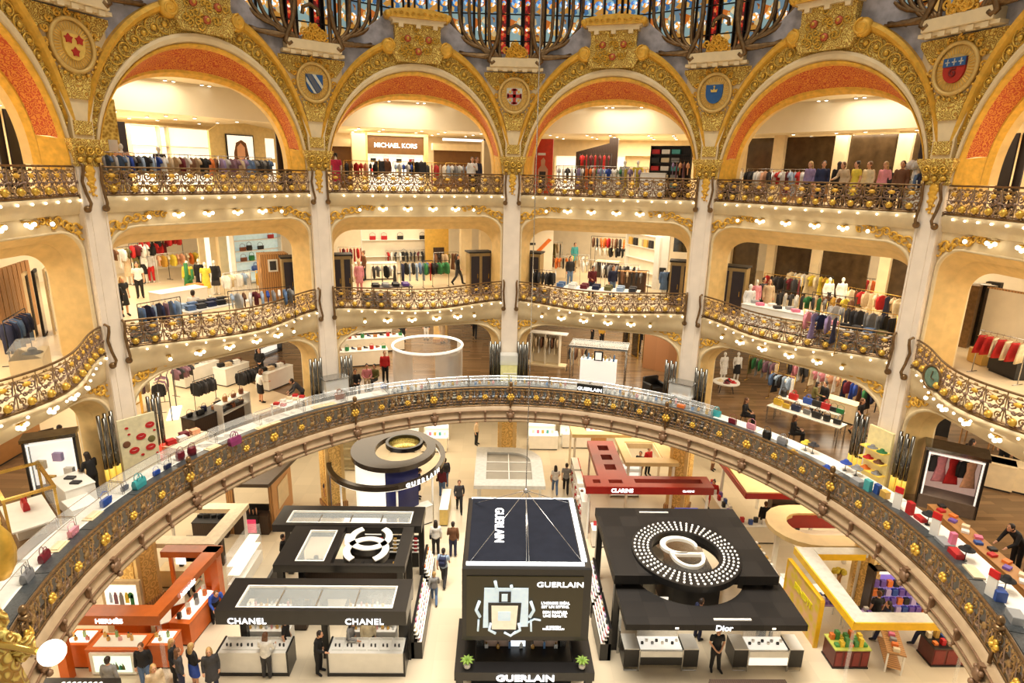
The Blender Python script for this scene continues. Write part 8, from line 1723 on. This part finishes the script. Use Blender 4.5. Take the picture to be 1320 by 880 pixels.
t = thing('brown_counter', 'tall brown counter right of the striped coats', 'counter', at(815, 362, Z2, 0.6), rz); MB().box(0, 0, 0, 1.5, 0.7, 1.15).build('body', [DKBR], t); MB().box(0, 0, 1.15, 1.6, 0.8, 0.04).build('worktop', [WOOD], t)
t = thing('black_poster', 'white wall panel with orange slanted print and dark lettering, second floor', 'poster', atb(690, 312, k, 6.0, Z2), rz + 0.5); MB().box(0, 0, 0, 2.2, 0.1, 3.1).build('panel', [WARMW], t); MB().plate([(-0.2, 1.6), (0.1, 1.6), (1.0, 2.5), (0.8, 2.6)], -0.05, -0.07).build('print', [CL['orange']], t); MB().box(-0.3, -0.06, 2.2, 0.6, 0.02, 0.14).build('dark_print', [BLKM], t)
p = atb(830, 318, k, 7.5, Z2); shelfunit(p, rz - 0.9, 3.6, 3.0, 0.3, 4, 'slanting white shelf wall of small pictures, second floor', WHITE, WARMW)
for i in range(6): carton(loc2(p, rz - 0.9, -1.4 + 0.55 * i, -0.05, 2.28), (0.35, 0.1, 0.45), ['gold', 'black', 'cream'][i % 3], f'{["gold", "black", "cream"][i % 3]} framed box, {ORD[i]} on the slanting white shelf wall', 'boxes on the slanting wall', rz - 0.9)
t = thing('white_pillar', 'bright white square pillar right of the slanting shelf wall', 'pillar', atb(853, 330, k, 6.5, Z2), rz); t['kind'] = 'thing'; MB().box(0, 0, 0, 0.8, 0.8, 3.6).build('shaft', [WHITE], t); MB().box(0.1, -0.42, 0.6, 0.45, 0.04, 0.7).build('black_picture', [BLKM], t)
for i, (x, w) in enumerate(((874, 0.5), (884, 0.45))): o = MB().box(0, 0, 0, w, 0.05, w * 1.6).build('dark_picture', [CHROME], None, atb(x, 318, k, 6.5, Z2 + 2.2), rz); tag(o, f'small dark framed wall picture, {ORD[i]} from the bright white pillar', 'picture')
for px, py, k_, nm, cols, L in ((495, 340, -0.5, 'charcoal and white tops', ['charcoal', 'white', 'black', 'grey'], 1.4), (575, 325, -0.5, 'brown and olive coats', ['brown', 'olive', 'beige', 'black'], 1.6), (440, 330, -0.5, 'red and black coats', ['red', 'black', 'burgundy'], 1.2), (745, 328, 0.5, 'cream blouses', ['cream', 'white', 'beige', 'yellow'], 1.4), (765, 335, 0.5, 'white and grey tops', ['white', 'pale_grey', 'black'], 1.5), (818, 348, 0.5, 'brown and grey coats', ['brown', 'grey', 'charcoal', 'beige'], 1.5), (305, 350, -1.5, 'white and pale blue tops', ['white', 'pale_blue', 'white', 'cream'], 1.5), (160, 318, -1.5, 'black and olive jackets', ['black', 'olive', 'white', 'brown'], 1.8)):
    r2(px, py, k_, 0.1, L, mixed(['jacket', 'shirt', 'dress'], cols, int(L * 4.5)), nm, 'STEEL' if px % 2 else 'BLKM')
# right of the crowned-blue shield
k = 1.5; rz = bayrz(k)
W2 = [(1010, 355, 'red and burgundy jackets', ['red', 'burgundy', 'black', 'red', 'charcoal'], 2.0), (1045, 352, 'cream and yellow coats', ['cream', 'yellow', 'white', 'mustard', 'cream'], 2.6), (1115, 358, 'cream and red coats', ['cream', 'red', 'brown', 'white', 'beige'], 2.4), (1150, 362, 'rust and green shirts', ['orange', 'green', 'red', 'burgundy', 'navy'], 2.0),
      (1035, 378, 'black and green jackets', ['black', 'green', 'white', 'grey', 'charcoal'], 2.2), (1075, 380, 'mustard and yellow coats', ['beige', 'yellow', 'mustard', 'olive', 'brown'], 1.8), (1128, 376, 'red, brown and navy coats', ['cream', 'brown', 'red', 'navy', 'beige', 'cream'], 2.6), (1110, 397, 'pale and dark trousers', ['pale_grey', 'charcoal', 'grey', 'black', 'mauve', 'pink', 'burgundy'], 2.8), (1060, 402, 'pink and white shirts', ['pink', 'white', 'lilac', 'magenta', 'navy'], 1.4)]
for px, py, nm, cols, L in W2: r2(px, py, k, random.uniform(-0.2, 0.2), L, mixed(['jacket', 'dress', 'shirt'] if 'trousers' not in nm else ['trousers', 'jacket'], cols, int(L * 4.2)), nm, 'BLKM' if px % 2 else 'BRASS')
for px, py, cl, lab in ((966, 385, [('top', 'white'), ('trousers', 'pale_blue')], 'white mannequin in white top beside the dark cabinet'), (974, 378, [('coat', 'pink'), ('trousers', 'white')], 'mannequin in pink stripes beside the couple'), (1068, 375, [('coat', 'white'), ('skirt', 'black')], 'mannequin in white coat over black skirt'), (1085, 375, [('coat', 'white'), ('trousers', 'black')], 'mannequin in white coat over black trousers')): mannequin(at(px, py, Z2, 1.1), 0.0, lab + ', second floor', cl)
mannequin(at(1160, 412, Z2, 1.0), -0.1, 'mannequin in cream jacket and wide black skirt nearest the blue-red column', [('coat', 'cream'), ('skirt', 'black')], True, WHITE, 1.15)
person(at(984, 370, Z2, 1.3), 0.4, 'stand', 'man in dark jacket beside the woman in beige coat, second floor', [('top', 'charcoal'), ('trousers', 'black')])
person(at(991, 375, Z2, 1.2), -0.2, 'stand', 'woman in beige coat beside the man in dark jacket, second floor', [('coat', 'beige'), ('trousers', 'brown')], 'hair_long', HAIRB)
p = at(1010, 398, Z2, 0.95); block(p, rz + 0.05, 3.4, 0.9, 0.95, 'long white counter of pink cards and gadgets behind the balustrade', 'till_counter', 'counter', WHITE, WHITE)
for i in range(8): c = ['grey', 'pink', 'white', 'black'][i % 4]; carton(loc2(p, rz + 0.05, -1.4 + 0.4 * i, 0.15 * (-1) ** i, 0.95), (0.3, 0.25, 0.12), c, f'{c} box, {ORD[i]} along the long white counter of pink cards', 'boxes on the white counter')
for i in range(9): c = ['charcoal', 'denim', 'olive', 'white', 'pink', 'black'][i % 6]; folded(loc2(at(1075, 420, Z2, 0.7), rz, -1.8 + 0.45 * i, 0.0, 0.7), rz, c, f'{ORD[i]} along the low white table before the pink shirts')
table(at(1075, 420, Z2, 0.7), rz, 4.2, 0.8, 0.7, 'low white table of folded clothes before the pink and white shirts, second floor', WHITE, STEEL)
for i, (px, w) in enumerate(((960, 1.6), (1025, 2.2), (1090, 2.4), (1175, 1.6))):
    t = thing('shop_window', f'dark glass shop window with cream piers, {ORD[i]} from the dark cabinet, second floor', 'shop window', atb(px, 335, k, 9.0, Z2), rz); MB().box(0, 0, 0, w, 0.1, 3.2).build('glass', [M('dark_shop_glass', C(84, 66, 44), 0.15, 0.2, 0.3, 2)], t); MB().box(-w / 2 - 0.25, -0.1, 0, 0.5, 0.4, 3.5).build('pier', [IVORY], t)
# far ends
k = -2.5; rz = bayrz(k)
t = thing('slat_wall', 'light wooden slatted wall behind hanging denim, second floor left edge', 'wall panel', at(20, 400, Z2, 1.0) + V((-0.3, 0.5, 0)), rz + 0.3)
for i in range(8): MB().box(-1.4 + 0.4 * i, 0, 0, 0.34, 0.12, 2.6).build('slat', [WOOD], t)
rack(at(18, 405, Z2, 1.5), rz + 0.35, 2.0, mixed(['trousers', 'jacket'], ['navy', 'charcoal', 'denim', 'navy'], 9), 'of dark denim before the slatted wall, second floor', 'BLKM', 1.5, 1.0)
for i, (px, py, w) in enumerate(((40, 400, 0.7), (52, 395, 0.8), (66, 392, 0.9))):
    o = thing('mirror_panel', f'tall mirrored door panel, {ORD[i]} from the slatted wall, second floor', 'mirror', at(px, py, Z2, 1.1), rz + 0.5); MB().box(0, 0, 0, w, 0.08, 2.5).build('frame', [BLKM if i % 2 else CREAM], o); MB().box(0, -0.045, 0.1, w - 0.16, 0.01, 2.3).build('glass', [CHROME], o)
p = at(38, 455, Z2, 0.7); t = thing('display_case', 'cream display case with black cap inside the left balcony', 'display case', p, rz + 0.5); MB().box(0, 0, 0, 1.6, 0.8, 0.7).build('base', [CREAM], t); MB().box(0, 0, 0.7, 1.6, 0.8, 0.3).build('glass', [GLASS], t); hat(p + V((0.1, 0, 0.71)), 'black', 'black cap inside the cream display case of the left balcony', 0, 1.3)
k = 2.5; rz = bayrz(k)
rack(at(1294, 432, Z2, 1.5), rz + 0.3, 1.5, mixed(['skirt'], ['red', 'red', 'red', 'peach', 'cream'], 7), 'of red skirts, second floor right edge', 'STEEL', 1.5, 1.1)
t = thing('backdrop_board', 'tall white lit panel with wooden edge behind the red skirts', 'panel', at(1300, 420, Z2, 1.2) + V((0.3, 0.5, 0)), rz + 0.3); MB().box(0, 0, 0, 2.6, 0.1, 2.4).build('panel', [WARMW], t); MB().box(-1.32, 0, 0, 0.06, 0.14, 2.4).box(0, 0, 2.4, 2.7, 0.14, 0.06).build('edge', [WOOD], t)
for i, (px, py, mt) in enumerate(((1245, 415, BRONZE), (1256, 412, WHITE), (1264, 415, CHROME), (1272, 410, BLKM))): o = MB().box(0, 0, 0, 0.5, 0.35, 2.5, 0, 0, 0.01).build('upright_screen', [mt], None, at(px, py, Z2, 1.0), rz + 0.6); tag(o, f'narrow upright panel, {ORD[i]} from the blue-red column, second floor right edge', 'panel')
p = at(1268, 448, Z2, 0.6); carton(p, (0.7, 0.5, 0.55), 'gold', 'tan box lit by lamps below the red skirts', None, rz); bag(at(1297, 452, Z2, 0.4), rz, 'tote', 'wine', 'hanging beside the red skirts, second floor right edge', 1.4); block(at(1312, 455, Z2, 0.8), rz, 1.2, 0.9, 0.8, 'dark counter below the red skirts at the right edge', 'counter_block', 'counter', BLKM, DKBR)
t = thing('wall_clock', 'round bronze-rimmed clock face on the right second balustrade', 'clock', V((0, 0, 0)), rz); u_ = -1.75; cp = bay_pt(2.5, u_, -off2(u_) - 0.12, Z2 + 0.42); t.location = cp
MB().disc_y(0, 0, 0, 0.36, 0.08, 24).build('face', [M('verdigris_face', C(120, 150, 130), 0.5, 0.2, 0.2, 8)], t); MB().tube([(0.38 * cos(2 * pi * i / 28), -0.05, 0.38 * sin(2 * pi * i / 28)) for i in range(28)], 0.05, 6, 0, True).build('rim', [BRONZE], t); MB().tube([(0, -0.1, 0), (0.05, -0.1, 0.22)], 0.014, 5).tube([(0, -0.1, 0), (0.16, -0.1, -0.04)], 0.014, 5).build('hands', [BRONZE], t)
# ================================================================== THIRD GALLERY
def r3(px, k, v, L, items, nm, metal='BLKM', dt=0.0): rack(atb(px, 205, k, v, Z3), bayrz(k) + dt, L, items, f'of {nm}, third floor, {Q[k]}', metal, 1.45, 1.0, f'of {nm}, third floor')
for px, nm, cols in ((150, 'grey and denim jackets', ['grey', 'denim', 'pale_grey']), (183, 'plaid blue shirts', ['blue', 'charcoal', 'pale_blue']), (222, 'white and burgundy jackets', ['white', 'burgundy', 'beige', 'white']), (262, 'orange and brown jackets', ['brown', 'orange', 'black', 'beige']), (300, 'lilac and beige shirts', ['lilac', 'beige', 'mauve', 'pale_grey']), (334, 'steel blue coats', ['denim', 'grey', 'charcoal'])): r3(px, -1.5, 1.0 + 0.3 * (px % 3), 1.3, mixed(['jacket', 'shirt'], cols, 6), nm, 'STEEL', 0.1)
mannequin(atb(157, 200, -1.5, 1.6, Z3), 0.3, 'mannequin in peach top with arms bare, third floor by the mosaic pier', [('tee', 'peach'), ('skirt', 'black')]); mannequin(atb(205, 200, -1.5, 2.6, Z3), 0.0, 'mannequin in black dress between the third floor rails', [('dress', 'black')])
t = thing('mosaic_pier', 'gold mosaic square pier, third floor left of the blue-white shield', 'pier', atb(132, 190, -1.5, 2.4, Z3), bayrz(-1.5)); MB().box(0, 0, 0, 0.9, 0.8, 3.3).build('shaft', [M('gold_mosaic', C(190, 150, 60), 0.35, 0.4, 0.3, 9, 0.3, pattern='voronoi', rgb2=C(236, 204, 110))], t); MB().box(0.2, -0.42, 1.5, 0.3, 0.03, 0.4).build('red_notice', [WHITE], t)
t = thing('shop_front', 'rounded gold-edged shop front with lit portrait poster, third floor', 'shop front', atb(315, 190, -1.5, 6.5, Z3), bayrz(-1.5)); MB().plate([(-1.9, 0), (-1.9, 2.7), (-1.4, 3.0), (0, 3.15), (1.4, 3.0), (1.9, 2.7), (1.9, 0)], 0, -0.15).build('facade', [M('pale_gold_wall', C(214, 190, 130), 0.45)], t); pf = MB().box(-0.35, -0.2, 0.5, 1.5, 0.06, 2.1).build('poster_frame', [BLACK], t)
m = MB(); m.box(-0.35, -0.24, 0.56, 1.38, 0.01, 1.98, 0); m.plate([(-0.75, 0.6), (-0.75, 1.7), (-0.6, 2.2), (-0.3, 2.35), (-0.05, 2.2), (0.05, 1.6), (0.1, 0.6)], -0.25, -0.255, 1); m.plate([(-0.58, 1.5), (-0.56, 2.0), (-0.35, 2.2), (-0.14, 2.0), (-0.14, 1.55), (-0.34, 1.35)], -0.256, -0.26, 2); m.plate([(-0.85, 0.58), (-0.7, 1.2), (-0.35, 1.4), (0.0, 1.2), (0.15, 0.58)], -0.258, -0.264, 3); m.build('portrait', [LITW, CL['brown'], SKIN, CL['charcoal']], pf)
for i in range(2): MB().box(1.35 + 0.0 * i, -0.17, 0.3 + 1.2 * i, 0.5, 0.03, 1.0).build('lit_niche', [LITW], t)
for i, (px, w) in enumerate(((193, 1.4), (245, 2.4))): shelfunit(atb(px, 190, -1.5, 9.0, Z3), bayrz(-1.5), w * 1.3, 2.9, 0.4, 3, f'lit cream wall shelves, third floor, {ORD[i]} from the mosaic pier', CREAM, None, lit=True)
for i, (px, k, v, lab) in enumerate(((370, -1.5, 1.6, 'third floor right end of the portrait bay'), (148, -1.5, 4.5, 'third floor beyond the mosaic pier'), (15, -2.5, 2.5, 'third floor at the left edge'), (1308, 2.5, 2.5, 'third floor at the right edge'), (648 - 12, -0.5, 2.2, 'third floor left of the middle column'), (1205, 1.5, 2.6, 'third floor beside the blue-red column'))):
    t = thing('folding_panel', f'dark brown folding door panel, {lab}', 'panel', atb(px, 190, k, v, Z3), bayrz(k))
    for j in range(3): MB().box(-0.35 + 0.35 * j, 0.05 * (-1) ** j, 0, 0.33, 0.05, 2.7).build('leaf', [M('dark_plum_door', C(48, 40, 46))], t)
# Michael Kors shop
k = -0.5; rz = bayrz(k); p = atb(510, 190, k, 8.0, Z3); t = thing('shop_front', 'brown and gold shop front with white brand lettering, third floor', 'shop front', p, rz)
MB().box(-1.75, 0, 0, 0.25, 0.4, 3.1).box(1.75, 0, 0, 0.25, 0.4, 3.1).box(0, 0, 2.95, 3.75, 0.4, 0.2).build('gold_frame', [M('pale_gold_wall', C(214, 190, 130))], t); MB().box(0, 0.05, 1.95, 3.3, 0.2, 1.0).build('sign_band', [M('bronze_band', C(112, 76, 36), 0.45, 0.2)], t); text('MICHAEL KORS', 'sign_lettering', 0.36, SIGNW, t, (0, -0.07, 2.42), bold=0.003); MB().box(0, 0.3, 0, 3.3, 0.1, 1.95).build('lit_wall', [LITW], t)
for z in (0.9, 1.45): MB().box(0, 0.1, z, 3.2, 0.3, 0.03).build('shelf', [WHITE], t)
for i in range(8): c = ['black', 'brown', 'black', 'wine', 'red', 'black', 'cream', 'black'][i]; bag(loc2(p, rz, -1.3 + 0.74 * (i % 4), 0.05, 1.48 if i < 4 else 0.93), rz, 'flap', c, f'{ORD[i % 4]} on the {["upper", "lower"][i // 4]} shelf of the white-lettered shop, third floor', 1.1, 'bags in the shop front')
mannequin(atb(433, 210, k, 1.6, Z3), 0.1, 'mannequin in bright pink dress with black hat, third floor', [('dress', 'magenta'), ('hair_short', 'black')])
for px, cl, n in ((489, 'charcoal', 'charcoal jacket'), (497, 'brown', 'brown jacket'), (532, 'black', 'black jacket'), (543, 'charcoal', 'dark grey jacket')): mannequin(atb(px, 208, k, 1.7, Z3), 0.0, f'bust mannequin in {n} before the lettered shop, third floor', [('top', cl)], False)
r3(465, k, 1.5, 1.6, mixed(['jacket', 'shirt'], ['black', 'peach', 'red', 'brown'], 7), 'dark and peach jackets', 'BRASS'); r3(520, k, 1.3, 1.0, mixed(['shirt'], ['pale_blue', 'white', 'blue'], 5), 'light blue shirts', 'BRASS'); r3(565, k, 2.0, 1.8, mixed(['dress', 'jacket'], ['white', 'beige', 'red', 'charcoal'], 8), 'white and red dresses', 'BRASS'); r3(590, k, 1.4, 1.2, mixed(['jacket', 'shirt'], ['pale_blue', 'white', 'grey'], 6), 'pale blue and white shirts', 'BRASS')
person(atb(609, 210, k, 1.0, Z3), 0.1, 'carry', 'woman with dark hair in black and white at the third balustrade', [('top', 'white'), ('trousers', 'black')], 'hair_long'); person(atb(615, 212, k, 1.2, Z3), 0.3, 'stand', 'person in dark jacket beside the woman at the third balustrade', [('top', 'navy'), ('trousers', 'black')])
for i, (px, w, v) in enumerate(((445, 1.6, 8.5), (590, 3.0, 9.5))): o = thing('display_niche', f'bronze-backed wall niche, {["left", "right"][i]} of the white-lettered shop, third floor', 'niche', atb(px, 195, k, v, Z3), rz); MB().box(0, 0.1, 0, w, 0.1, 2.3).build('back_panel', [M('bronze_band', C(150, 112, 60))], o); MB().box(0, -0.1, 2.3, w + 0.3, 0.4, 0.4).build('lintel', [CREAM], o)
o = MB().box(0, 0, 0, 2.6, 0.4, 0.12).build('ceiling_light_box', [LITC], None, atb(600, 176, k, 6.5, Z3 + 2.75), rz); tag(o, 'long bluish ceiling light box right of the lettered shop', 'ceiling light')
o = MB().box(0, 0, 0, 0.75, 0.5, 3.0).build('cream_pier', [CREAM], None, atb(462, 195, k, 7.5, Z3), rz); tag(o, 'cream pier left of the white-lettered shop, third floor', 'pier'); o = MB().box(0, 0, 0, 0.8, 0.4, 2.6).build('cream_door', [IVORY], None, atb(632, 200, k, 1.9, Z3), rz); tag(o, 'pale door panel with round red mark at the middle column, third floor', 'door')
# red banner bay
k = 0.5; rz = bayrz(k); p = atb(701, 205, k, 2.0, Z3); t = thing('red_banner', 'tall orange-red banner with photo of a person in black top, third floor', 'banner', p, rz); MB().box(0, 0, 0, 0.95, 0.08, 2.75).build('panel', [M('banner_red', C(220, 64, 30), 0.5)], t)
m = MB(); m.plate([(-0.3, 0.2), (-0.28, 1.25), (-0.12, 1.45), (0.1, 1.45), (0.25, 1.25), (0.2, 0.2)], -0.04, -0.05, 0); m.plate([(-0.12, 1.45), (-0.14, 1.7), (0, 1.85), (0.1, 1.7), (0.08, 1.45)], -0.05, -0.055, 1); m.plate([(-0.2, 0.2), (-0.2, 1.15), (0.14, 1.15), (0.12, 0.2)], -0.051, -0.056, 2); m.box(-0.1, -0.05, 1.95, 0.4, 0.01, 0.12, 3); m.build('print', [SKIN, SKIN, CL['charcoal'], WHITE], t)
t = thing('brown_screen', 'dark brown stepped wall screen behind the red tops, third floor', 'screen', atb(770, 195, k, 7.0, Z3), rz); MB().plate([(-1.2, 0), (-1.2, 2.3), (0.7, 2.8), (0.7, 3.1), (1.2, 3.1), (1.2, 0)], 0, -0.2).build('panel', [DKBR], t)
rack(atb(768, 196, k, 6.0, Z3), rz, 1.8, mixed(['shirt', 'dress'], ['red', 'red', 'burgundy'], 7), 'of red tops before the brown screen, third floor', 'BLKM', 2.2)
r3(738, k, 1.6, 1.6, mixed(['shirt', 'jacket'], ['pale_grey', 'white', 'charcoal'], 7), 'pale grey shirts', 'STEEL'); r3(762, k, 1.2, 1.4, mixed(['dress', 'shirt'], ['lilac', 'peach', 'orange', 'white'], 7), 'lilac and peach dresses', 'STEEL'); r3(783, k, 1.5, 1.6, mixed(['shirt'], ['white', 'blue', 'pale_blue', 'green'], 8), 'white and blue shirts', 'STEEL'); r3(820, k, 1.4, 1.2, mixed(['dress', 'shirt'], ['yellow', 'lilac', 'white'], 5), 'yellow and lilac dresses', 'STEEL')
for px, cl, lab in ((806, 'pale_grey', 'pale grey dress'), (823, 'yellow', 'yellow dress')): mannequin(atb(px, 205, k, 1.8, Z3), 0, f'mannequin in {lab} behind the third balustrade', [('dress', cl)])
block(atb(842, 225, k, 1.5, Z3), rz, 1.2, 0.6, 1.2, 'white block counter behind the third balustrade left of the dark shelves', 'display_plinth', 'plinth'); block(atb(790, 222, k, 2.6, Z3), rz, 1.6, 0.6, 1.2, 'white folded-shirt counter in the middle of the red banner bay', 'display_plinth', 'plinth')
p = atb(865, 205, k, 2.6, Z3); shelfunit(p, rz - 0.2, 2.0, 2.5, 0.4, 6, 'tall dark shelf wall of stacked wares at the third floor, left of the crowned-blue column', BLKM, DKBR)
for i in range(15): c = ['red', 'grey', 'cream', 'black', 'teal', 'white'][(i * 5) % 6]; carton(loc2(p, rz - 0.2, -0.75 + 0.5 * (i % 3), 0, 0.12 + 0.397 * (i // 3 + 1)), (0.4, 0.3, 0.22), c, f'{c} stacked ware, {ORD[i % 3]} on shelf {ORD[i // 3]} of the tall dark shelf wall', 'wares on the dark shelf wall', rz - 0.2, 'stacked_ware', 'box')
rack(atb(878, 205, k, 1.6, Z3), rz, 0.9, mixed(['shirt', 'trousers'], ['lilac', 'mauve', 'peach'], 5), 'of lilac tops before the dark shelf wall, third floor', 'BLKM', 1.8)
for i, (px, v) in enumerate(((740, 10.0), (810, 9.0), (833, 8.0))): shelfunit(atb(px, 195, k, v, Z3), rz, 2.4, 2.2, 0.4, 3, f'pale lit wall shelves, third floor, {ORD[i]} from the red banner', CREAM, None, lit=i < 2)
# right bay
k = 1.5; rz = bayrz(k)
for i, (px, w) in enumerate(((982, 1.6), (1045, 2.6), (1120, 2.6), (1175, 1.4))):
    t = thing('shop_window', f'dark reflecting shop window with cream pier, {ORD[i]} from the crowned-blue column, third floor', 'shop window', atb(px, 195, k, 6.8, Z3), rz); MB().box(0, 0, 1.4 if i == 1 else 0, w, 0.1, 1.7 if i == 1 else 3.1).build('glass', [M('dark_shop_glass', C(84, 66, 44))], t); MB().box(w / 2 + 0.3, -0.1, 0, 0.6, 0.4, 3.2).build('pier', [CREAM], t)
    if i == 1: MB().box(0, -0.05, 0, w, 0.2, 1.4).build('wood_panel', [TAN], t)
r3(947, k, 1.8, 1.0, mixed(['shirt'], ['pink', 'peach', 'white'], 5), 'pink shirts', 'STEEL'); r3(981, k, 1.2, 1.2, mixed(['jacket'], ['black', 'peach', 'white', 'charcoal'], 6), 'black and peach jackets', 'STEEL'); r3(1008, k, 2.0, 0.9, mixed(['shirt'], ['red', 'white'], 5), 'red and white shirts', 'STEEL'); r3(1030, k, 1.6, 1.4, mixed(['shirt', 'dress'], ['white', 'red', 'pale_blue', 'burgundy'], 8), 'striped white and red shirts', 'STEEL'); r3(1202, k, 1.2, 0.8, mixed(['jacket'], ['denim', 'navy'], 5), 'denim coats', 'STEEL')
for px, cl, hr, hc, lab, kd in ((1045, 'lilac', 'hair_long', HAIRL, 'woman in lilac top at the third balustrade', 'stand'), (1062, 'navy', 'hair_short', HAIRD, 'man in navy at the third balustrade', 'stand'), (1082, 'black', 'hair_long', HAIRD, 'woman in black with her back to the hall', 'stand'), (1090, 'beige', 'hair_short', HAIRB, 'woman in beige beside the woman in black', 'reach'), (1105, 'yellow', 'hair_bun', HAIRD, 'woman in pale yellow dress', 'stand'), (1121, 'cream', 'hair_bun', HAIRB, 'woman in cream blouse', 'stand'), (1142, 'pink', 'hair_long', HAIRL, 'woman in pink with fair hair', 'stand'), (1154, 'black', 'hair_bun', HAIRD, 'woman in black bending near the white flowers', 'bend'), (1164, 'brown', 'hair_short', HAIRD, 'person in brown beside the white flowers', 'stand')):
    person(atb(px, 215, k, 0.8 + 0.5 * (px % 3), Z3), pi if px in (1082, 1154) else random.uniform(-0.6, 0.6) - 0.9, kd, lab + ', third floor', [('top' if cl not in ('yellow',) else 'dress', cl), ('trousers', 'black')], hr, hc)
def vase(p, c, label, s=1.0):
    t = thing('flower_vase', label, 'flowers', p, 0); t.scale = (s,) * 3; m = MB(); rr_ = random.Random(3); [m.sph(rr_.uniform(-0.25, 0.25), rr_.uniform(-0.15, 0.15), 0.45 + rr_.uniform(-0.06, 0.1), 0.12, nu=8, nv=5) for _ in range(9)]; m.build('blossoms', [CL[c]], t); MB().lathe([(0.1, 0), (0.13, 0.1), (0.1, 0.32)], 12).build('vase', [WHITE], t)
pv_ = atb(1180, 230, k, 1.2, Z3); block(pv_, rz, 0.7, 0.5, 1.1, 'white stand carrying the white flowers, third floor', 'display_plinth', 'plinth'); vase(pv_ + V((0, 0, 1.1)), 'white', 'vase of big white-green flowers on a white stand, third floor', 1.1)
pv_ = atb(945, 222, k, 1.0, Z3); block(pv_, rz, 0.5, 0.5, 1.0, 'slim dark stand carrying pale flowers by the crowned-blue column', 'display_plinth', 'plinth', BLKM); vase(pv_ + V((0, 0, 1.0)), 'pink', 'vase of pale pink flowers beside the crowned-blue column, third floor', 0.9)
# spotlights of the ceilings
spot_me = MB().lathe([(0.09, 0), (0.09, -0.05)], 10).mesh('housing', [WHITE]); lens_me = MB().lathe([(0.07, -0.052), (0.065, -0.06)], 10).mesh('lens', [SPOT])
def spot(p, label, grp):
    t = thing('ceiling_spotlight', label, 'spotlight', p, 0, grp); put(spot_me, 'housing', t); put(lens_me, 'lens', t)
for k in BAYS[1:5]:
    for i, u in enumerate((-2.6, -2.25, -0.95, -0.6, 0.9, 1.25, 2.5, 2.85)): spot(bay_pt(k, u, 4.75, 20.3), f'ceiling spotlight, {ORD[i]} along the high ceiling edge, third floor, {Q[k]}', 'spotlights of the high ceiling')
    for i in range(18): spot(bay_pt(k, -4.2 + 1.7 * (i % 6) + 0.4 * (i % 2), 5.8 + 1.7 * (i // 6), 18.95), f'small ceiling spotlight among many, low ceiling, third floor, {Q[k]}', f'small ceiling spotlights third floor {Q[k]}')
